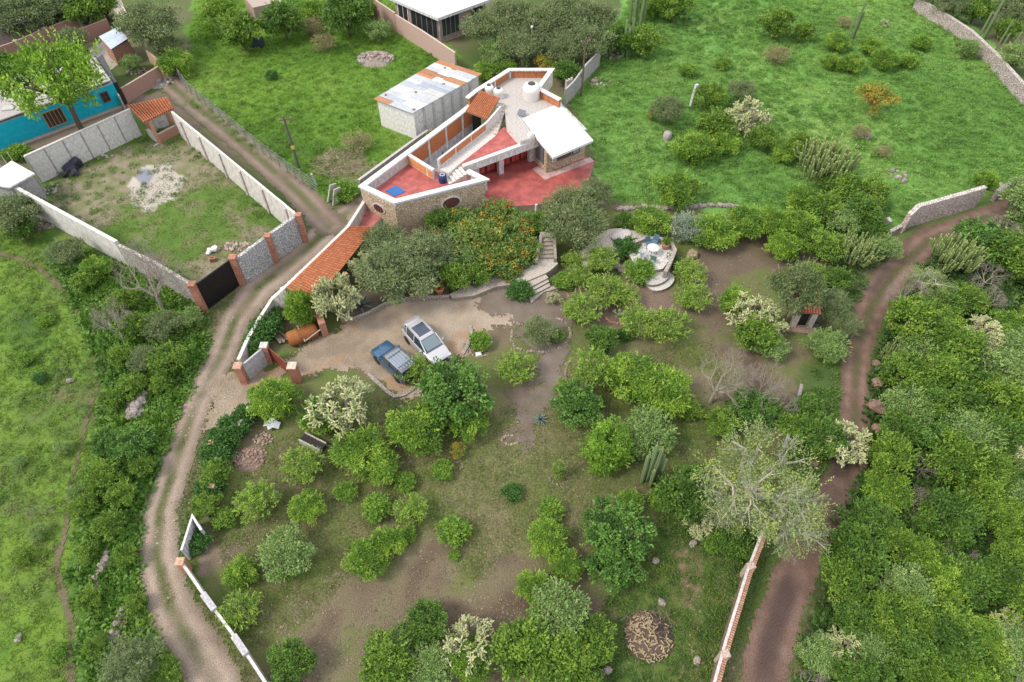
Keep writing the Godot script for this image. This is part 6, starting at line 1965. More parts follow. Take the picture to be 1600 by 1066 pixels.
func grow(k: Dictionary, sd: int) -> Node3D:
	var g := RandomNumberGenerator.new()
	g.seed = sd
	var fresh := 1.22
	var limb: float = k.get("limb", 1.0)
	var wood := MB.new()
	var leaves := MB.new()
	var flowers := MB.new()
	var hc: float = k.hc
	var sq: float = k.sq
	var split := Vector3(g.randf_range(-0.06, 0.06), maxf(0.12, hc - sq * 0.85), g.randf_range(-0.06, 0.06))
	wood.tube([Vector3(0, -0.05, 0), split * 0.5 + Vector3(g.randf_range(-0.03, 0.03), 0, 0), split], [0.062, 0.05, 0.042], 6, k.bark)
	var forks := []
	for a in 7:
		var w := TAU * a / 7.0 + g.randf_range(-0.4, 0.4)
		var rr := g.randf_range(0.28, 0.55)
		var m1 := split + Vector3(cos(w) * rr * 0.45, sq * g.randf_range(0.12, 0.3), sin(w) * rr * 0.45)
		var e1 := Vector3(cos(w + 0.25) * rr, hc + sq * g.randf_range(-0.15, 0.35), sin(w + 0.25) * rr)
		var kink := m1.lerp(e1, 0.5) + rdir(g) * 0.07
		wood.tube([split - Vector3(0, 0.03, 0), m1, kink, e1], [0.034 * limb, 0.027 * limb, 0.021 * limb, 0.013 * limb], 5, k.bark)
		forks.append_array([kink, e1])
	var ph := g.randf() * TAU
	var ph2 := g.randf() * TAU
	var n: int = k.clumps
	for j in n:
		var w := j * 2.39996 + g.randf_range(-0.35, 0.35)
		var rr := sqrt((j + 0.5) / n)
		var lobe := 1.0 + 0.13 * sin(w * 3.0 + ph) + 0.09 * sin(w * 5.0 + ph2)
		var rad := minf(0.86, rr * 0.88) * lobe * g.randf_range(0.84, 1.08)
		var dome := sqrt(maxf(0.0, 1.0 - rr * rr * 0.92))
		var y := hc + sq * (dome * g.randf_range(0.45, 0.98) - 0.28)
		if j % 4 == 3:
			y = hc - sq * g.randf_range(0.1, 0.7)
			rad *= 0.8
		if k.node == "columnar_shrub" or k.node == "hedge_tree":
			rad = (0.35 + 0.4 * g.randf()) * (1.0 if k.node == "hedge_tree" else 0.8)
			y = hc + sq * g.randf_range(-0.9, 0.9)
		var c := Vector3(cos(w) * rad, y, sin(w) * rad)
		if j % 2 == 0:
			var from: Vector3 = forks[0]
			for fk in forks:
				if (fk as Vector3).distance_to(c) < from.distance_to(c):
					from = fk
			var mid := from.lerp(c, 0.5) + rdir(g) * 0.06
			wood.tube([from, mid, c], [0.012 * limb, 0.009 * limb, 0.005 * limb], 4, k.bark)
			for s in 2:
				wood.tube([mid.lerp(c, 0.4), c + rdir(g) * float(k.cr) * 0.9], [0.009, 0.003], 3, k.bark)
		var tint: Color = k.cols[g.randi() % k.cols.size()]
		var cr: float = k.cr * g.randf_range(0.72, 1.18)
		var bloom: bool = k.has("petals") and g.randf() < k.pshare
		var petal: Color = k.petals[g.randi() % k.petals.size()] if bloom else Color.WHITE
		for q in int(k.per * 1.5):
			var d := rdir(g)
			if d.y < -0.25 and g.randf() < 0.6:
				d.y = -d.y
			var p: Vector3 = c + Vector3(d.x, d.y * 0.72, d.z) * cr * pow(g.randf(), 0.42)
			var o := (d * 0.75 + rdir(g) * 0.75 + Vector3(0, -float(k.droop), 0)).normalized()
			var up := (Vector3.UP * 0.8 + rdir(g) * 0.75).normalized()
			var f := g.randf_range(0.8, 1.2)
			var size := g.randf_range(0.55, 1.05)
			if bloom and d.y > -0.1 and g.randf() < 0.6:
				flowers.leaf(p, o, up, float(k.ll) * 0.62 * size, float(k.ll) * 0.5 * size, Color(petal.r * f, petal.g * f, petal.b * f))
			else:
				leaves.leaf(p, o, up, float(k.ll) * size, float(k.lw) * size, Color(tint.r * f * fresh * g.randf_range(0.94, 1.06), tint.g * f * fresh, tint.b * f * fresh))
	# fresh shoots that break the outline
	if k.node != "columnar_shrub":
		for j in 46:
			var d := rdir(g)
			d.y = absf(d.y) * 0.8 + 0.05
			d = d.normalized()
			var c := Vector3(d.x * 0.84, hc + (d.y * 0.92 - 0.1) * sq, d.z * 0.84)
			var dd := (d + rdir(g) * 0.5 + Vector3(0, 0.2, 0)).normalized()
			var tint: Color = k.cols[g.randi() % k.cols.size()]
			for q in 9:
				var f := g.randf_range(0.95, 1.35) * fresh
				leaves.leaf(c + dd * q * 0.028, (dd + rdir(g) * 0.9).normalized(), (Vector3.UP + rdir(g) * 0.7).normalized(), float(k.ll) * 0.75, float(k.lw) * 0.75, Color(tint.r * f, tint.g * f, tint.b * f))
	var o := Node3D.new()
	var bits := [["trunk", wood, "bark"], ["crown", leaves, "leaf"]]
	if flowers.v.size():
		bits.append(["blossom", flowers, "petal"])
	for b in bits:
		var mi := MeshInstance3D.new()
		mi.name = b[0]
		mi.mesh = b[1].mesh(mats[b[2]])
		o.add_child(mi, true)
	return o


func two_part(a: String, ma: MB, mata: String, b: String, mb: MB, matb: String, smooth_b := false) -> Node3D:
	var o := Node3D.new()
	for q in [[a, ma, mata, false], [b, mb, matb, smooth_b]]:
		if q[1].v.size() == 0:
			continue
		var mi := MeshInstance3D.new()
		mi.name = q[0]
		mi.mesh = q[1].mesh(mats[q[2]], q[3])
		o.add_child(mi, true)
	return o


# a tree of pale jointed cactus stems on grey limbs
func grow_cholla(sd: int) -> Node3D:
	var g := RandomNumberGenerator.new()
	g.seed = sd
	var wood := MB.new()
	var pads := MB.new()
	var bark := Color(0.22, 0.19, 0.15)
	var tips := []
	wood.tube([Vector3(0, -0.05, 0), Vector3(0.03, 0.4, 0.02)], [0.085, 0.06], 6, bark)
	for a in 13:
		var w := a * 2.39996 + g.randf_range(-0.2, 0.2)
		var e := g.randf()
		var p1 := Vector3(cos(w) * 0.5 * sqrt(1.02 - e), 0.52 + 0.36 * e, sin(w) * 0.5 * sqrt(1.02 - e))
		wood.tube([Vector3(0.03, 0.36, 0.02), p1], [0.045, 0.028], 5, bark)
		for b in 5:
			var p2 := p1 + Vector3(cos(w) * g.randf_range(0.0, 0.32), g.randf_range(-0.08, 0.22), sin(w) * g.randf_range(0.0, 0.32)) + rdir(g) * 0.17
			wood.tube([p1, p2], [0.026, 0.016], 4, bark)
			for c in 4:
				tips.append(p2 + rdir(g) * 0.07)
	for t in tips:
		var tint := [Color(0.37, 0.38, 0.19), Color(0.3, 0.33, 0.15), Color(0.43, 0.43, 0.25), Color(0.24, 0.28, 0.13)][g.randi() % 4] as Color
		for q in 3:
			var d: Vector3 = ((t - Vector3(0, 0.55, 0)).normalized() * 0.7 + rdir(g) * 0.9 + Vector3(0, 0.35, 0)).normalized()
			var p: Vector3 = t
			for s in 2:
				var l := g.randf_range(0.07, 0.125)
				var wd := g.randf_range(0.017, 0.028)
				var f := g.randf_range(0.85, 1.15)
				var col := Color(tint.r * f, tint.g * f, tint.b * f)
				pads.tube([p, p + d * l * 0.25, p + d * l * 0.75, p + d * l], [wd * 0.55, wd, wd * 0.95, wd * 0.35], 5, col, col * 1.12)
				p += d * l * 0.93
				d = (d + rdir(g) * 0.7).normalized()
	return two_part("trunk", wood, "bark", "crown", pads, "skin")


# a many-fingered candelabra cactus on a short trunk
func grow_candelabra(sd: int) -> Node3D:
	var g := RandomNumberGenerator.new()
	g.seed = sd
	var wood := MB.new()
	var arms := MB.new()
	var bark := Color(0.2, 0.17, 0.13)
	wood.tube([Vector3(0, -0.05, 0), Vector3(0, 0.35, 0)], [0.13, 0.1], 8, bark)
	for a in 16:
		var w := a * 2.39996
		var rr := sqrt((a + 0.5) / 16.0)
		var knee := Vector3(cos(w) * 0.62 * rr, 0.62 - 0.12 * rr, sin(w) * 0.62 * rr)
		wood.tube([Vector3(0, 0.3, 0), knee * Vector3(0.6, 0.85, 0.6), knee], [0.07, 0.05, 0.04], 5, bark)
		for b in 13:
			var s := knee + rdir(g) * 0.13
			var out := Vector3(s.x, 0, s.z) * g.randf_range(0.15, 0.5) + rdir(g) * 0.14
			var top := s + out + Vector3(0, g.randf_range(0.32, 0.62), 0)
			var f := g.randf_range(0.8, 1.2)
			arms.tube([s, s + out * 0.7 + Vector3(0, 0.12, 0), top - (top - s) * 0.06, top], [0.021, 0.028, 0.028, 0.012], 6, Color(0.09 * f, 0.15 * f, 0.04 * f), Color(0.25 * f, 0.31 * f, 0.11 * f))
	return two_part("trunk", wood, "bark", "crown", arms, "skin")


func twigs(m: MB, g: RandomNumberGenerator, p: Vector3, d: Vector3, l: float, r: float, depth: int, col: Color) -> void:
	var e := p + d * l
	m.tube([p, p.lerp(e, 0.5) + rdir(g) * l * 0.07, e], [r, r * 0.85, r * 0.66], 5 if depth > 2 else 3, col)
	if depth == 0:
		return
	for q in (3 if g.randf() < 0.6 else 2):
		var nd := (d + rdir(g) * 0.85 + Vector3(0, 0.12 if depth > 1 else -0.05, 0)).normalized()
		twigs(m, g, e, nd, l * g.randf_range(0.62, 0.85), r * 0.6, depth - 1, col)


func grow_bare(sd: int) -> Node3D:
	var g := RandomNumberGenerator.new()
	g.seed = sd
	var m := MB.new()
	var fine := MB.new()
	var col := Color(0.27, 0.235, 0.2)
	m.tube([Vector3(0, -0.05, 0), Vector3(0.02, 0.32, 0.03)], [0.055, 0.045], 7, col)
	for a in 5:
		var w := TAU * a / 5.0 + g.randf()
		twigs(fine, g, Vector3(0.02, 0.3, 0.03), Vector3(cos(w) * 0.8, 0.75, sin(w) * 0.8).normalized(), 0.34, 0.026, 6, col)
	return two_part("trunk", m, "bark", "crown", fine, "bark")


func grow_agave(sd: int) -> Node3D:
	var g := RandomNumberGenerator.new()
	g.seed = sd
	var blades := MB.new()
	for q in 30:
		var w := q * 2.39996
		var up := lerpf(0.15, 1.5, q / 30.0)
		var dir := Vector3(cos(w) * cos(up), sin(up), sin(w) * cos(up))
		var side := Vector3(-sin(w), 0, cos(w))
		var f := g.randf_range(0.85, 1.15)
		var col := Color(0.16 * f, 0.22 * f, 0.2 * f)
		var prev := []
		for s in 4:
			var t := s / 3.0
			var p := dir * t - Vector3(0, t * t * 0.22 * cos(up), 0) + Vector3(0, 0.08, 0)
			var wd: float = [0.07, 0.095, 0.06, 0.006][s]
			var row := [p - side * wd + Vector3(0, wd * 0.5, 0), p, p + side * wd + Vector3(0, wd * 0.5, 0)]
			if prev:
				blades.quad(prev[0], prev[1], row[1], row[0], col)
				blades.quad(prev[1], prev[2], row[2], row[1], col)
			prev = row
	var core := MB.new()
	core.lathe(Vector3.ZERO, [[0.1, 0.0], [0.08, 0.25], [0.01, 0.4]], 7, Color(0.2, 0.25, 0.2))
	return two_part("heart", core, "skin", "leaves", blades, "skin")


# a prickly pear of flat oval pads
func grow_nopal(sd: int) -> Node3D:
	var g := RandomNumberGenerator.new()
	g.seed = sd
	var pads := MB.new()
	var ends := [[Vector3(0, 0.0, 0), Vector3.UP, 0.0]]
	for lv in 4:
		var next := []
		for e in ends:
			for q in ([3, 3, 2, 2][lv]):
				var d: Vector3 = (e[1] + rdir(g) * 0.75 + Vector3(0, 0.2, 0)).normalized()
				var l := 0.36 - lv * 0.03
				var side := d.cross(rdir(g)).normalized()
				var nrm := d.cross(side)
				var f := g.randf_range(0.85, 1.15)
				var col := Color(0.2 * f, 0.29 * f, 0.14 * f)
				var front := []
				var back := []
				for s in 10:
					var w := TAU * s / 10.0
					var p: Vector3 = e[0] + d * (l * 0.5 - cos(w) * l * 0.5) + side * sin(w) * l * 0.3
					front.append(p + nrm * 0.02)
					back.append(p - nrm * 0.02)
				pads.loft([front, back], col)
				next.append([e[0] + d * l * 0.92, d, 0.0])
		ends = next
	var core := MB.new()
	core.tube([Vector3(0, -0.1, 0), Vector3(0, 0.12, 0)], [0.08, 0.06], 6, Color(0.2, 0.2, 0.12))
	return two_part("trunk", core, "bark", "crown", pads, "skin")


func make_protos() -> void:
	var table := kinds_table()
	for k in table:
		var list := []
		for s in table[k].n:
			list.append(grow(table[k], hash(k) % 1000 + s * 17 + 3))
		protos[k] = {"k": table[k], "list": list, "used": 0}
	protos["cholla"] = {"k": {"node": "pale_cactus_tree", "cat": "cactus", "hc": 0.75}, "list": [grow_cholla(5), grow_cholla(21), grow_cholla(33), grow_cholla(47)], "used": 0}
	protos["candelabra"] = {"k": {"node": "candelabra_cactus", "cat": "cactus", "hc": 0.75}, "list": [grow_candelabra(5), grow_candelabra(8)], "used": 0}
	protos["bare"] = {"k": {"node": "bare_tree", "cat": "tree", "hc": 0.8}, "list": [grow_bare(4), grow_bare(12)], "used": 0}
	protos["agave"] = {"k": {"node": "agave", "cat": "agave", "hc": 0.2}, "list": [grow_agave(3)], "used": 0}
	protos["nopal"] = {"k": {"node": "prickly_pear", "cat": "cactus", "hc": 0.5}, "list": [grow_nopal(3), grow_nopal(9)], "used": 0}


# sets one plant where the photograph shows its crown: centre pixel, crown radius in pixels
func plant(kind: String, px: float, py: float, rpx: float, label: String, group := "", ys := 1.0) -> Node3D:
	var pr: Dictionary = protos[kind]
	var hc: float = pr.k.hc * ys
	rpx *= 1.1
	var r := rpx * mpp(px, py, 1.0)
	r = rpx * mpp(px, py, hc * r)
	var p := at(px, py, hc * r)
	var o: Node3D = pr.list[pr.used % pr.list.size()].duplicate()
	pr.used += 1
	o.name = numbered(pr.k.node)
	add_child(o, true)
	o.position = Vector3(p.x, gh(p.x, p.z) - 0.02, p.z)
	o.rotation.y = rng.randf() * TAU
	o.scale = Vector3(r, r * ys, r)
	tag(o, label, pr.k.cat, group)
	spots_taken.append(Vector3(px, py, rpx))
	return o


func organ_cactus(px: float, py: float, cols: Array, label: String) -> void:
	var base := at(px, py)
	var t := thing("organ_pipe_cactus", label, "cactus", base, "organ pipe cacti of tall fluted columns")
	for q in cols:   # foot offset x, z, height, radius
		var m := MB.new()
		var f := rng.randf_range(0.85, 1.15)
		var a := base + Vector3(q[0], 0, q[1])
		var lean := Vector3(q[0] * 0.12 + rng.randf_range(-0.08, 0.08), 0, rng.randf_range(-0.1, 0.1))
		var rings := []
		var lv := [[0.0, 0.75], [0.1, 1.0], [0.5, 1.05], [0.9, 1.0], [0.97, 0.75], [1.0, 0.25]]
		for l in lv:
			var r := []
			for s in 16:
				var w := TAU * s / 16.0
				var rad: float = q[3] * l[1] * (1.0 if s % 2 == 0 else 0.74)
				r.append(a + lean * l[0] + Vector3(cos(w) * rad, q[2] * l[0], sin(w) * rad))
			rings.append(r)
		m.loft(rings, Color(0.16 * f, 0.22 * f, 0.1 * f))
		part("column", m, mats.skin, t)


# ---------------------------------------------------------------- ground cover
func tuft(sd: int, blades: int, tall: float, wide: float, bw: float) -> ArrayMesh:
	var g := RandomNumberGenerator.new()
	g.seed = sd
	var m := MB.new()
	for q in blades:
		var w := g.randf() * TAU
		var p := Vector3(cos(w), 0, sin(w)) * wide * 0.5 * sqrt(g.randf())
		var d := Vector3(cos(w) * g.randf_range(0.5, 2.2), 1.0, sin(w) * g.randf_range(0.5, 2.2)).normalized()
		var f := g.randf_range(0.75, 1.2)
		m.leaf(p - Vector3(0, 0.03, 0), (d + rdir(g) * 0.3).normalized(), rdir(g), tall * g.randf_range(0.6, 1.2), bw, Color(f, f, f * 0.95))
	return m.mesh(mats.grass)


func clump(sd: int, n: int, ll: float, lw: float) -> ArrayMesh:
	var g := RandomNumberGenerator.new()
	g.seed = sd
	var m := MB.new()
	for q in n:
		var d := rdir(g)
		d.y = absf(d.y)
		var p := Vector3(d.x * 0.5, d.y * 0.42, d.z * 0.5) * pow(g.randf(), 0.4)
		var f := g.randf_range(0.75, 1.25)
		m.leaf(p, (d * 0.7 + rdir(g) * 0.8).normalized(), (Vector3.UP + rdir(g) * 0.7).normalized(), ll * g.randf_range(0.7, 1.3), lw, Color(f * g.randf_range(0.92, 1.08), f, f))
	return m.mesh(mats.leaf)


func scatter(called: String, mesh: Mesh, poly: Array, n: int, s0: float, s1: float, cols: Array, keep = null) -> void:
	var pg := poly2(poly)
	var b := bounds(pg)
	var xs := []
	var cs := []
	for q in n:
		var p := b.position + Vector2(rng.randf() * b.size.x, rng.randf() * b.size.y)
		if not Geometry2D.is_point_in_polygon(p, pg):
			continue
		if keep != null and not keep.call(p.x, p.y):
			continue
		var s := rng.randf_range(s0, s1)
		var basis := Basis(Vector3.UP, rng.randf() * TAU).scaled(Vector3(s, s * rng.randf_range(0.7, 1.2), s))
		xs.append(Transform3D(basis, Vector3(p.x, gh(p.x, p.y), p.y)))
		var k := nf.get_noise_2d(p.x * 0.5, p.y * 0.5) * 0.5 + 0.5
		var c: Color = cols[clampi(int((k + rng.randf_range(-0.22, 0.22)) * cols.size()), 0, cols.size() - 1)]
		var f := rng.randf_range(0.85, 1.15)
		cs.append(Color(c.r * f, c.g * f, c.b * f))
	var mm := MultiMesh.new()
	mm.transform_format = MultiMesh.TRANSFORM_3D
	mm.use_colors = true
	mm.mesh = mesh
	mm.instance_count = xs.size()
	for q in xs.size():
		mm.set_instance_transform(q, xs[q])
		mm.set_instance_color(q, cs[q])
	var o := MultiMeshInstance3D.new()
	o.multimesh = mm
	o.name = numbered(called)
	add_child(o, true)
	o.set_meta("kind", "stuff")


# ---------------------------------------------------------------- every tree, shrub and cactus: kind, crown centre and radius in the photograph, label
func make_vegetation() -> void:
	var orchard := "orchard trees in the brown garden"
	for q in [
		["lime", 428, 624, 38, "lime green tree beside the rust gate and brick pillar"],
		["lime", 503, 648, 36, "lime green tree below the large pale cactus near the gate"],
		["loose", 472, 727, 34, "round lime green tree beside the old white trough"],
		["lime", 560, 703, 42, "large lime green tree in the middle of the upper orchard"],
		["lime", 598, 732, 30, "lime green tree leaning on the largest orchard tree"],
		["lime", 650, 672, 44, "lime green tree below the dark citrus at the parking yard"],
		["shrub", 691, 735, 17, "small bright bush beside the yellow sapling"],
		["shrub", 540, 768, 17, "small lime bush below the large upper orchard tree"],
		["shrub", 632, 754, 17, "small lime bush between two larger orchard trees"],
		["lime", 480, 792, 28, "lime green tree in the orchard's second row by the hedge"],
		["loose", 400, 783, 34, "lime green tree near the white wall end and hedge"],
		["shrub", 588, 793, 22, "loose pale lime bush in the middle of the orchard"],
		["loose", 642, 799, 28, "lime green tree beside the loose pale lime bush"],
		["shrub", 350, 811, 18, "small lime bush beside the white wall end"],
		["sage", 447, 866, 40, "pale sage green tree with a lime shoot in the orchard"],
		["shrub", 452, 892, 14, "lime shoot at the foot of the pale sage tree"],
		["lime", 574, 873, 34, "dense lime tree in the middle of the lower orchard"],
		["lime", 606, 848, 28, "lime tree touching the dense one in the lower orchard"],
		["shrub", 636, 838, 14, "small lime bush at the edge of the lower orchard pair"],
		["shrub", 708, 832, 24, "pale lime bush alone on the olive lawn"],
		["shrub", 710, 868, 9, "tiny lime sprig below the lone bush on the lawn"],
		["lime", 375, 896, 27, "lime green tree next to the low roadside wall's coping block"],
		["loose", 374, 955, 32, "lime green tree below it along the low roadside wall"],
		["deep", 664, 975, 33, "dark green tree beside the largest pale cactus tree"],
		["deep", 455, 1036, 34, "dark green bush near the lower end of the roadside wall"],
		["mid", 604, 1036, 42, "bright green tree at the bottom of the orchard"],
		["sage", 630, 1000, 27, "soft grey green bush above the bottom orchard trees"],
		["sage", 678, 1042, 36, "grey green tree between two bright ones at the orchard bottom"],
		["lime", 735, 1030, 38, "yellow green spiky tree at the orchard bottom"],
		["lime", 856, 842, 32, "lime tree next to the dark citrus in the lower orchard"],
		["lime", 886, 886, 27, "small lime tree tucked under the dark citrus"],
		["lime", 834, 918, 28, "lime tree above the pale green broad tree"],
		["citrus", 962, 832, 52, "dark green citrus tree with a dense crown in the lower orchard"],
		["citrus", 960, 882, 40, "lower half of the dark citrus pair in the lower orchard"],
		["sage", 872, 958, 46, "pale green broad tree above the dense bottom thicket"],
		["mid", 822, 1018, 50, "dense green tree in the bottom thicket facing the lawn"],
		["mid", 880, 1034, 46, "dense green tree in the middle of the bottom thicket"],
		["mid", 928, 1000, 34, "dense green tree of the bottom thicket nearest the wood heap"],
		["mid", 905, 1075, 36, "lowest green tree of the bottom thicket"],
		["citrus", 708, 612, 56, "broad dark citrus tree beside the parking yard"],
		["lime", 728, 655, 36, "lime green tree growing out of the broad dark citrus"],
		["loose", 646, 577, 27, "olive lime bush hiding the tail of the blue car"],
		["shrub", 692, 585, 20, "small green bush beside the silver car's nose"],
		["shrub", 750, 534, 18, "small lime bush in the stone ring by the parking kerb"],
		["loose", 805, 575, 32, "young lime tree with a pale trunk beside the gravel path"],
		["amber", 715, 703, 12, "yellow sapling on the lawn"],
		["darkshrub", 800, 770, 14, "dark low bush at the lawn's lower edge"],
		["shrub", 862, 798, 20, "lime bush above the lower orchard lime tree"],
		["loose", 925, 575, 36, "airy lime tree beside the gravel path's short stone curve"],
		["loose", 880, 605, 16, "small lime bush on the path's short stone curve"],
		["citrus", 902, 632, 38, "dark green tree at the end of the gravel path"],
		["lime", 986, 588, 42, "broad lime tree at the garden's middle, its upper half"],
		["lime", 1036, 610, 46, "broad lime tree touching it on the side of the bare tree"],
		["block", 948, 700, 39, "tall dense hedge tree with a square outline"],
		["sage", 1012, 678, 42, "grey green tree behind the organ pipe cactus in the garden"],
		["lime", 1002, 652, 20, "lime tuft on top of the grey green tree by the organ pipe cactus"],
		["column", 873, 735, 11, "small columnar bush in a stone ring on the lawn"],
		["deep", 1070, 772, 42, "dark lime bush between the two pale cactus trees"],
		["shrub", 1036, 780, 22, "lime bush at the foot of the organ pipe cactus"],
		["shrub", 985, 785, 20, "low green bush beside the organ pipe cactus"],
		["citrus", 1170, 632, 30, "green bush under the bare tree near the grey wall"],
		["citrus", 1196, 642, 28, "green bush between the bare tree and grey wall"],
		["lime", 1245, 668, 30, "lime bush beyond the grey wall near the pale cactus"],
		["deep", 1285, 680, 36, "dark lime tree below the pale cactus tree at the track"],
		["deep", 1262, 640, 26, "dark green bush between the grey wall and pale cactus"],
		["mid", 1080, 640, 18, "low grass green bush under the bare tree"],
		["mid", 1130, 662, 26, "green bush above the tall airy tree"],
		["deep", 1150, 850, 26, "green bush under the tall airy tree by the orchard wall"],
		["shrub", 1115, 845, 20, "lime bush in the grass below the tall airy tree"],
	]:
		plant(q[0], q[1], q[2], q[3] * (0.93 if q[0] in ["lime", "loose", "shrub"] else 1.0), q[4], orchard)
	var garden := "shrubs and trees of the house garden"
	for q in [
		["mesquite", 622, 425, 60, "largest grey green tree over the planter, before the stone house wall"],
		["mesquite", 668, 395, 44, "grey green tree joined to the largest one before the stone wall"],
		["mesquite", 600, 378, 36, "grey green tree between the tiled carport and the stone wall"],
		["mesquite", 895, 322, 42, "grey green tree at the edge of the red patio"],
		["mesquite", 900, 350, 46, "grey green tree at the head of the garden steps"],
		["mesquite", 930, 300, 27, "grey green tree at the far corner of the red patio"],
		["flower", 775, 338, 31, "orange flowering shrub at the edge of the red patio"],
		["flower", 722, 350, 30, "orange flowering shrub under the oval window"],
		["pink", 708, 334, 20, "pink flowering shrub under the stone house wall"],
		["pink", 690, 372, 20, "reddish flowering shrub behind the grey green planter tree"],
		["flower", 745, 380, 42, "largest orange flowering shrub in the middle of the bed"],
		["flower", 806, 358, 30, "orange flowering shrub beside the grey green patio tree"],
		["flower", 812, 395, 32, "orange flowering shrub beside the straight garden steps"],
		["flower", 775, 405, 34, "yellow flowering shrub above the stone walk"],
		["sage", 722, 400, 30, "grey green shrub among the orange flowering ones"],
		["flower", 795, 425, 20, "orange flowering shrub lowest in the bed, at the landing"],
		["mid", 712, 432, 26, "green shrub at the foot of the bed above the planter"],
		["mid", 745, 428, 22, "green shrub at the foot of the bed above the stone walk"],
		["deep", 690, 345, 24, "dark green shrub pressed against the stone house wall"],
		["mid", 842, 348, 22, "green shrub between the patio and the straight steps"],
		["lime", 471, 484, 26, "round bright green tree at the end of the tiled carport"],
		["darkshrub", 414, 514, 23, "dark green hedge bush inside the boundary wall by the gate"],
		["darkshrub", 400, 536, 20, "dark green hedge bush behind the grey panel wall"],
		["darkshrub", 424, 494, 17, "dark green hedge bush by the clay trays"],
		["shrub", 395, 553, 9, "tuft of weeds behind the grey panel wall"],
		["darkshrub", 813, 455, 18, "dark green round bush at the foot of the fan steps"],
		["loose", 938, 405, 30, "lime bush beside the rock garden under the upper walk"],
		["loose", 905, 432, 24, "lime bush in the bed between the two flights of steps"],
		["shrub", 880, 440, 15, "low green bush behind the pink stone row"],
		["loose", 895, 408, 20, "lime bush below the grey green tree by the steps"],
		["darkshrub", 980, 388, 20, "dark green bush against the white terrace"],
		["shrub", 1000, 424, 22, "green bush hanging over the front of the white terrace"],
		["loose", 908, 482, 36, "airy lime tree over the gravel near the stone ring"],
		["loose", 945, 455, 34, "airy lime tree between the rock garden and gravel"],
		["loose", 975, 460, 26, "lime tree below the terrace rocks"],
		["loose", 1000, 502, 34, "lime tree beside the prickly pear"],
		["loose", 1045, 508, 36, "lime tree in the garden beyond the prickly pear"],
		["loose", 1078, 425, 28, "lime bush beside the tan boulder beyond the terrace"],
		["loose", 1082, 464, 32, "lime bush below it on the bare ground's edge"],
		["darkshrub", 976, 523, 11, "small dark round bush below the prickly pear"],
		["deep", 940, 530, 24, "dark green bush behind the airy tree of the path"],
		["mesquite", 843, 518, 27, "olive bush inside the stone ring"],
		["shrub", 868, 524, 12, "grey bush in the stone ring beside the olive one"],
		["lime", 1017, 347, 28, "lime bush behind the terrace at the meadow edge"],
		["silver", 1076, 355, 28, "silver grey shrub behind the terrace"],
		["lime", 1116, 362, 34, "lime tree next to the silver grey shrub"],
		["lime", 1166, 348, 32, "lime tree along the meadow edge, second beyond the silver shrub"],
		["lime", 1208, 348, 28, "lime tree along the meadow edge, third beyond the silver shrub"],
		["deep", 976, 345, 16, "dark bush at the corner of the upper walk"],
		["darkshrub", 1047, 408, 14, "dark bush under the terrace's rim wall"],
		["lime", 1150, 470, 26, "lime bush in front of the pale cactus by the shrine"],
		["mid", 1182, 520, 34, "green bush below the pale cactus by the shrine"],
		["sage", 1208, 542, 24, "sage bush between the shrine and the bare tree"],
		["mesquite", 1246, 452, 40, "grey green tree over the garden shrine"],
		["mesquite", 1296, 476, 32, "grey green tree between the shrine and dirt track"],
		["mesquite", 1318, 505, 26, "grey green bush at the track beside the shrine"],
		["sage", 1295, 540, 30, "pale sage bush at the track below the shrine"],
		["lime", 1250, 352, 30, "bright lime shrub in the hedge above the bare ground"],
		["mid", 1290, 385, 30, "green shrub beside the candelabra cactus at the bend"],
		["mid", 1272, 430, 24, "green shrub under the candelabra cactus at the bend"],
		["lime", 1225, 385, 26, "lime shrub at the top of the bare ground"],
		["deep", 1310, 435, 22, "dark green shrub at the foot of the bend's candelabra cactus"],
		["sage", 1318, 345, 28, "sage shrub above the bend's candelabra cactus"],
		["mid", 1290, 325, 28, "green shrub at the corner of the far meadow"],
		["deep", 1345, 330, 30, "dark green shrub between the far meadow and the low stone wall"],
		["mid", 1325, 295, 28, "green shrub at the meadow side of the fence thicket"],
		["mid", 1365, 300, 26, "green shrub above the low stone wall"],
		["deep", 1360, 355, 22, "dark green shrub beside the leaning stone slab"],
		["sage", 1385, 385, 22, "soft green bush at the outside of the track bend"],
		["lime", 1255, 310, 24, "lime shrub at the near corner of the far meadow"],
	]:
		plant(q[0], q[1], q[2], q[3] * (0.86 if q[0] == "loose" else 1.0), q[4], garden, 1.9 if q[4] == "grey green tree over the garden shrine" or q[4] == "round bright green tree at the end of the tiled carport" else 1.0)
	var far := "trees and shrubs round the meadows"
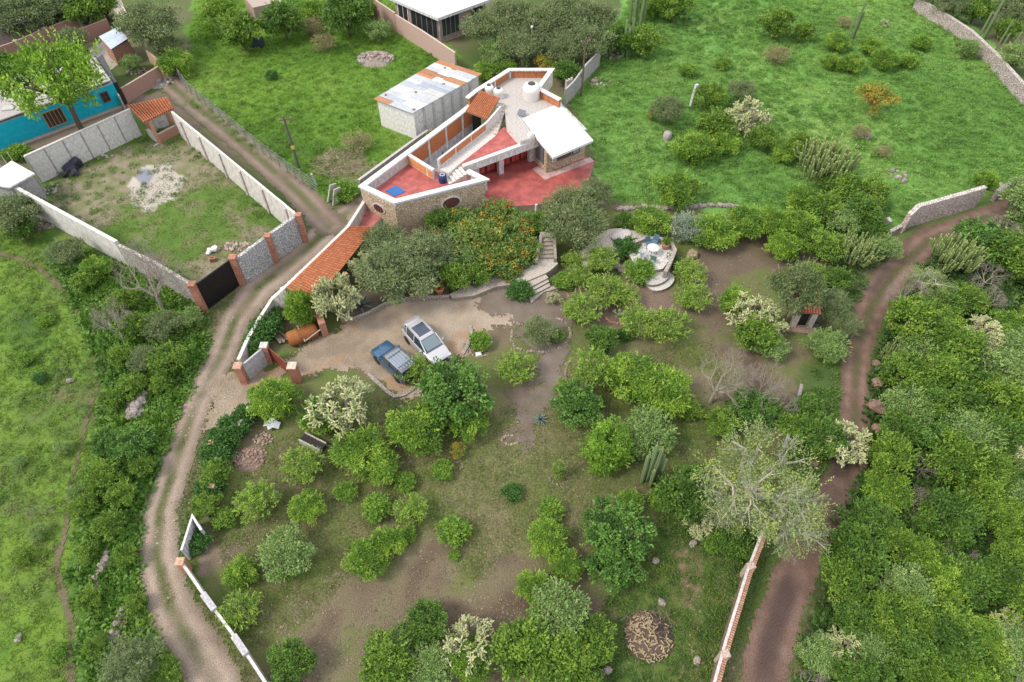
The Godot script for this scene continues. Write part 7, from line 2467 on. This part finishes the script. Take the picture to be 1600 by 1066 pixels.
	for q in [
		["mesquite", 22, 22, 46, "dark olive tree at the far corner beyond the brick wall"],
		["mesquite", 72, 12, 40, "dark olive tree next to the corner one beyond the brick wall"],
		["mid", 126, 12, 34, "bright green tree beyond the brick wall"],
		["mid", 158, 6, 24, "small bright green tree beyond the back yard"],
		["mesquite", 232, 36, 48, "big grey olive tree beside the lean-to"],
		["mesquite", 258, 70, 26, "grey olive bush under the big olive tree at the meadow"],
		["lime", 272, 98, 25, "round lime shrub at the corner of the bright meadow"],
		["mesquite", 110, 60, 24, "grey green shrub before the long brick wall"],
		["sage", 205, 98, 16, "grey green shrub in the back yard"],
		["umbrella", 84, 122, 86, "wide spreading yellow green tree over the turquoise house"],
		["deep", 6, 100, 24, "dark bush beyond the spreading tree"],
		["shrub", 28, 238, 16, "green bush in the earth before the white hut"],
		["shrub", 14, 242, 13, "smaller green bush before the white hut"],
		["lime", 346, 16, 28, "bright green shrub at the far end of the bright meadow"],
		["mid", 375, 48, 32, "green shrub hiding the dark trough"],
		["lime", 340, 42, 18, "lime shrub beside the green one by the trough"],
		["deep", 440, 30, 32, "dense green bush in the bright meadow"],
		["lime", 490, 14, 22, "yellow green shrub between two dense bushes of the meadow"],
		["dry", 492, 42, 20, "bare branched shrub below the yellow green one"],
		["deep", 540, 18, 38, "dense green bush next to the pink brick wall"],
		["lime", 572, 8, 22, "lime shrub at the foot of the pink brick wall"],
		["dry", 506, 66, 19, "dry olive shrub standing alone in the bright meadow"],
		["sage", 590, 46, 20, "thin sage shrub at the pink brick wall"],
		["dry", 558, 222, 22, "grey dry bush beside the brush heap"],
		["shrub", 536, 298, 20, "lime bush at the lane end beside the slabs"],
		["darkshrub", 424, 117, 9, "small dark bush among stones in the bright meadow"],
		["mesquite", 762, 42, 38, "grey olive tree before the white roofed modern house"],
		["mesquite", 800, 25, 40, "grey olive tree second from the modern house"],
		["mesquite", 845, 40, 38, "grey olive tree in the grove behind the house"],
		["mesquite", 890, 20, 42, "grey olive tree at the grove's far side"],
		["mesquite", 922, 62, 36, "grey olive tree of the grove nearest the grey wall"],
		["mesquite", 880, 75, 30, "grey olive tree behind the brown utility pole"],
		["mesquite", 815, 72, 32, "grey olive tree above the roof parapet"],
		["mesquite", 938, 25, 30, "grey olive tree next to the tall organ pipe cacti"],
		["sage", 775, 80, 24, "sage bush between the modern house and the tank roof"],
		["lime", 758, 112, 18, "lime bush at the end of the metal roofed shed"],
		["amber", 850, 98, 15, "yellow bush just behind the roof parapet"],
		["amber", 842, 22, 12, "yellow leaved tree in the grey grove"],
		["deep", 885, 112, 22, "dark bush in front of the grey wall behind the house"],
		["mid", 790, 105, 16, "green bush behind the parapet corner"],
		["deep", 965, 58, 26, "bright dark bush behind the shorter organ pipe cactus"],
		["mid", 1005, 62, 27, "bright green bush beside the shorter organ pipe cactus"],
		["lime", 1020, 4, 26, "lime bush next to the tall organ pipe cactus"],
		["mid", 1055, 8, 26, "green bush at the far edge of the far meadow"],
		["mesquite", 1044, 170, 27, "olive shrub behind the stone drum in the far meadow"],
		["amber", 1020, 178, 9, "orange tuft at the olive shrub by the stone drum"],
		["lime", 1084, 232, 30, "round lime tree below the stone drum in the meadow"],
		["mid", 1110, 150, 24, "green shrub beside the white post in the meadow"],
		["mid", 1118, 195, 28, "green shrub between the white post and the pale cactus"],
		["lime", 1132, 222, 24, "lime shrub next to the round lime tree"],
		["mesquite", 1160, 140, 22, "grey shrub behind the pale meadow cactus tree"],
		["mid", 1195, 215, 22, "green shrub below the pale meadow cactus tree"],
		["lime", 1058, 297, 34, "olive lime tree alone above the garden's meadow edge"],
		["mid", 1216, 34, 27, "green shrub at the far side of the meadow beside a grey one"],
		["dry", 1214, 86, 20, "grey brown round bush in the far meadow"],
		["mid", 1258, 48, 16, "green shrub next to the far green one"],
		["lime", 1308, 66, 18, "lime shrub uppermost of the five in the middle of the far meadow"],
		["lime", 1300, 96, 15, "lime shrub on the near side of the meadow five, with a grey stem"],
		["lime", 1332, 100, 18, "lime shrub lowest of the meadow five"],
		["lime", 1362, 72, 17, "lime shrub of the meadow five near the thin pale yucca"],
		["lime", 1384, 92, 20, "yellow lime shrub of the meadow five near the far wall"],
		["dry", 1320, 34, 12, "thin dry bush with an orange tip in the far meadow"],
		["amber", 1368, 150, 26, "orange yellow tree alone in the far meadow"],
		["dry", 1346, 205, 14, "dry mauve bush among stones in the far meadow"],
		["shrub", 1440, 68, 15, "low green bush in the meadow before the stone wall"],
		["shrub", 1420, 96, 14, "lower green bush in the meadow before the stone wall"],
		["sage", 1512, 74, 18, "sage shrub close to the far stone wall"],
		["mid", 1250, 225, 22, "green shrub beside the wide candelabra cactus"],
		["lime", 1225, 240, 18, "lime shrub near the wide candelabra cactus"],
		["mid", 1300, 285, 20, "green shrub under the wide candelabra cactus"],
		["dry", 1380, 236, 12, "dry bush at the meadow stones above the mortared wall"],
		["shrub", 1075, 110, 13, "low bush midway up the far meadow"],
		["shrub", 1130, 100, 12, "low lime bush in the meadow above the pale cactus"],
		["lime", 1543, 280, 17, "lime shrub at the end of the mortared wall"],
		["mesquite", 1488, 2, 28, "olive tree beyond the far stone wall's upper end"],
		["mid", 1530, 12, 24, "green tree beyond the far wall by the cactus columns"],
		["mesquite", 1588, 14, 32, "olive tree beyond the far wall at the corner"],
		["sage", 1592, 88, 26, "sage tree beyond the far wall lowest at the corner"],
		["mid", 1575, 45, 20, "green tree beyond the far wall under the olive one"],
		["mesquite", 1450, -14, 26, "olive tree beyond the far wall's first bend"],
	]:
		plant(q[0], q[1], q[2], q[3], q[4], far, 1.35 if q[0] == "umbrella" else 1.0)
	var bank := "bushes of the bank beside the dirt road"
	for q in [
		["mesquite", 22, 330, 44, "olive bush outside the white field wall at its upper end"],
		["mesquite", 58, 322, 22, "smaller olive bush against the white field wall"],
		["deep", 30, 358, 26, "dark bush under the upper olive one at the field wall"],
		["mesquite", 102, 392, 32, "grey green bush midway along the white field wall"],
		["lime", 150, 420, 26, "yellow green bush outside the field wall before the gap"],
		["mid", 130, 440, 22, "green bush below the yellow green one by the field wall"],
		["mid", 190, 470, 26, "green bush under the bare grey tree"],
		["mid", 210, 510, 28, "dark green bush below the bare grey tree"],
		["mesquite", 252, 508, 32, "olive bush between the bare grey tree and black gate"],
		["sage", 296, 496, 22, "sage bush below the gate pillar at the road"],
		["mid", 262, 560, 32, "broad green bush on the bank above the dirt road"],
		["mesquite", 225, 560, 28, "olive bush beside the broad green one on the bank"],
		["mid", 190, 555, 24, "green bush at the field side of the bank"],
		["mid", 205, 602, 24, "dark bush above the uppermost dry stone wall"],
		["mid", 250, 598, 20, "green bush next to the dirt road above the stone remains"],
		["mid", 175, 622, 22, "green bush beside the footpath near the stone remains"],
		["citrus", 205, 695, 38, "round mid green bush in the middle of the bank"],
		["citrus", 165, 690, 26, "pale green bush beside the round one on the bank"],
		["mid", 222, 728, 22, "green bush at the road side under the round bank bush"],
		["mid", 160, 745, 32, "dark green bush below the round bank bush"],
		["mid", 190, 772, 26, "green bush on the bank at the road's curve"],
		["mid", 130, 790, 24, "green bush at the footpath's curve"],
		["mid", 170, 820, 26, "green bush above the narrow stone remains"],
		["sage", 118, 770, 18, "greyish bush at the field edge of the bank"],
		["mid", 195, 868, 22, "green bush next to the road below the curve"],
		["mid", 135, 862, 20, "green bush beside the narrow stone remains"],
		["mid", 140, 935, 22, "green bush on the bank between the stone remains"],
		["mid", 210, 945, 20, "green bush above the grey green bottom tree"],
		["mesquite", 205, 1036, 50, "grey green tree at the bottom of the bank"],
		["mid", 260, 1050, 26, "green bush between the bottom tree and the road"],
		["mid", 150, 1010, 22, "green bush beside the bottom grey green tree"],
		["darkshrub", 384, 650, 20, "ivy bush at the top of the roadside hedge"],
		["darkshrub", 362, 670, 24, "ivy bush second from the top of the roadside hedge"],
		["darkshrub", 346, 688, 23, "ivy bush third from the top of the roadside hedge"],
		["darkshrub", 338, 712, 23, "ivy bush fourth from the top, where the hedge bends"],
		["mid", 334, 738, 23, "lighter ivy bush in the middle of the roadside hedge"],
		["darkshrub", 328, 764, 22, "ivy bush beside the low orange pillar top in the hedge"],
		["mid", 320, 790, 21, "lighter ivy bush near the lower end of the hedge"],
		["darkshrub", 306, 845, 19, "ivy bush lowest in the hedge by the white wall end"],
		["lime", 402, 615, 15, "lime weeds at the outer foot of the gate pillar"],
		["shrub", 40, 560, 14, "low bush in the rough field"],
		["darkshrub", 62, 590, 12, "dark low bush in the rough field's middle"],
		["sage", 96, 700, 15, "grey low bush in the rough field by the path"],
		["shrub", 70, 500, 14, "low bush in the rough field near the path's upper part"],
		["sage", 58, 832, 16, "grey low bush in the lower rough field"],
		["mid", 40, 870, 16, "green low bush in the lower rough field"],
		["shrub", 90, 1020, 16, "low bush at the rough field's bottom"],
		["sage", 30, 720, 13, "grey low bush at the rough field's edge"],
	]:
		plant(q[0], q[1], q[2], q[3] * (0.85 if q[1] < 300 else 1.0), q[4], bank)
	for q in [
		["cholla", 538, 588, 56, "large pale cactus tree beside the brick gate pillar"],
		["cholla", 526, 432, 42, "pale cactus tree over the agave planter"],
		["cholla", 572, 388, 28, "smaller pale cactus tree against the tiled carport roof"],
		["cholla", 735, 936, 48, "large pale cactus tree alone in the lower orchard"],
		["cholla", 1182, 458, 44, "pale cactus tree beside the garden shrine"],
		["cholla", 1324, 640, 42, "pale cactus tree leaning over the dirt track"],
		["cholla", 1538, 482, 36, "pale cactus tree in the wood below the track bend"],
		["cholla", 1168, 168, 36, "pale cactus tree in the far meadow"],
		["cholla", 1112, 716, 32, "pale cactus tree above the tall airy tree"],
		["cholla", 1092, 760, 26, "smaller pale cactus beside the tall airy tree"],
		["cholla", 1578, 652, 34, "pale cactus tree deep in the wood at the picture edge"],
		["cholla", 1320, 940, 34, "pale cactus tree in the wood beside the lower track"],
		["cholla", 865, 432, 13, "small pale cactus at the head of the fan steps"],
		["cholla", 676, 196, 12, "small pale cactus against the shed's side wall"],
		["cholla", 1585, 905, 32, "pale cactus tree in the lower wood at the picture edge"],
		["cholla", 470, 1008, 13, "tiny pale cactus in the lower orchard grass"],
		["cholla", 1382, 33, 8, "thin pale yucca like plant in the far meadow"],
	]:
		plant(q[0], q[1], q[2] * 1.08, q[3], q[4], "pale jointed cactus trees", 1.6 if q[1] < 580 and q[1] > 520 and q[2] < 440 else 1.0)
	for q in [
		["candelabra", 1340, 392, 34, "candelabra cactus on the inside of the track bend"],
		["candelabra", 1496, 396, 40, "candelabra cactus on the wooded side of the track bend"],
		["candelabra", 1292, 250, 46, "wide candelabra cactus at the near side of the far meadow"],
		["candelabra", 1395, 556, 22, "low cactus with orange tips at the track's edge"],
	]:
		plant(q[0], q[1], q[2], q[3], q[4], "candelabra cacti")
	plant("bare", 222, 428, 62, "bare grey leafless tree outside the patched wall", "", 1.6)
	plant("bare", 175, 500, 34, "smaller bare grey bush beside the bare tree", "", 1.6)
	plant("bare", 1126, 585, 54, "bare pale branched tree in the lower garden", "", 1.6)
	plant("bare", 1192, 602, 40, "bare brown branched tree between the pale one and the grey wall", "", 1.6)
	plant("bare", 1222, 628, 28, "bare grey bush against the grey wall", "", 1.6)
	plant("bare", 1420, 455, 30, "bare grey bush at the edge of the track below the bend", "", 1.6)
	plant("airy", 1192, 752, 100, "tall airy grey green tree with pale limbs beside the track", "", 1.15)
	plant("airy", 1235, 815, 62, "airy yellow green tree spreading over the dirt track")
	plant("airy", 1140, 790, 48, "airy grey green tree beside the smaller pale cactus")
	plant("airy", 1450, 440, 36, "airy grey tree in front of the wooded candelabra cactus")
	plant("agave", 562, 478, 22, "large blue agave in the planter")
	plant("agave", 845, 656, 13, "small pale agave on the lawn")
	plant("nopal", 968, 492, 13, "prickly pear in the half ring of orange stones")
	plant("nopal", 888, 596, 6, "little cactus on the gravel path's stone curve")
	organ_cactus(1014, 752, [[-0.5, 0.1, 3.3, 0.13], [-0.2, 0.0, 4.6, 0.14], [0.1, 0.15, 4.3, 0.14], [0.35, 0.0, 3.4, 0.13], [0.62, 0.1, 3.0, 0.13], [0.0, 0.4, 2.4, 0.12]], "organ pipe cactus of tall green columns in the lower garden")
	organ_cactus(994, 40, [[-0.8, 0.0, 4.2, 0.15], [-0.4, 0.2, 4.8, 0.15], [0.0, 0.0, 5.2, 0.15], [0.4, 0.2, 4.4, 0.15], [0.8, 0.0, 3.6, 0.15]], "organ pipe cactus at the upper edge of the far meadow, five columns")
	organ_cactus(979, 89, [[-0.45, 0.0, 4.4, 0.14], [0.0, 0.15, 3.6, 0.14], [0.3, 0.0, 4.6, 0.14]], "organ pipe cactus nearest the grey wall, three columns")
	organ_cactus(1326, 62, [[-0.2, 0.0, 3.0, 0.11], [0.25, 0.2, 4.6, 0.12], [0.5, 0.0, 3.4, 0.11]], "organ pipe cactus in the meadow beyond the lime shrubs")
	organ_cactus(1530, 62, [[-0.2, 0.0, 3.4, 0.11], [0.25, 0.2, 4.8, 0.12], [0.7, 0.0, 3.0, 0.11]], "organ pipe cactus behind the far stone wall, tallest")
	organ_cactus(1556, 78, [[0.0, 0.0, 3.6, 0.1], [0.4, 0.2, 2.2, 0.1]], "organ pipe cactus behind the far stone wall, second")
	organ_cactus(1572, 92, [[0.0, 0.0, 3.2, 0.1], [0.5, 0.2, 2.4, 0.1]], "organ pipe cactus behind the far stone wall, lowest")
	make_wood()


# the wood below the dirt track: rows counted from the mortared wall downhill
func make_wood() -> void:
	var rows := [[318, 1620], [350, 1560], [385, 1530], [425, 1500], [465, 1470], [505, 1430], [548, 1432], [590, 1425], [632, 1415], [676, 1418], [722, 1402], [768, 1385], [814, 1362], [862, 1345], [912, 1318], [962, 1298], [1014, 1285], [1066, 1262]]
	var words := ["first", "second", "third", "fourth", "fifth", "sixth", "seventh", "eighth", "ninth", "tenth", "eleventh", "twelfth", "thirteenth", "fourteenth", "fifteenth", "sixteenth", "seventeenth", "eighteenth"]
	var kinds := ["mid", "citrus", "mid", "deep", "sage", "deep", "mid", "mid", "deep", "mid", "lime", "sage", "deep"]
	var says := {"mid": "mid green leafy tree", "citrus": "blue green dense tree", "deep": "dark green leafy tree", "sage": "pale sage green tree", "lime": "yellow green tree", "mesquite": "grey olive tree", "bare": "leafless grey tree"}
	for r in rows.size():
		var x: float = rows[r][1]
		var k := 0
		while x < 1640:
			var px := x + rng.randf_range(-9, 9)
			var py: float = rows[r][0] + rng.randf_range(-10, 10)
			var rad := rng.randf_range(28, 42)
			var kind: String = kinds[rng.randi() % kinds.size()]
			x += rad * rng.randf_range(1.25, 1.5)
			var free := true
			for s in spots_taken:
				if Vector2(s.x - px, s.y - py).length() < s.z * 0.85 and s.x > 1280:
					if s.z < 45 and Vector2(s.x - px, s.y - py).length() < s.z * 0.7:
						free = false
			if not free:
				continue
			if rng.randf() < 0.09:
				kind = "bare"
				rad *= 0.8
			elif rng.randf() < 0.12:
				continue
			var keep := spots_taken.size()
			plant(kind, px, py, rad, "%s, %s from the dirt track in the %s row of the wood" % [says[kind], words[k], words[r]], "trees of the wood below the track", rng.randf_range(0.85, 1.25))
			spots_taken.resize(keep)
			k += 1
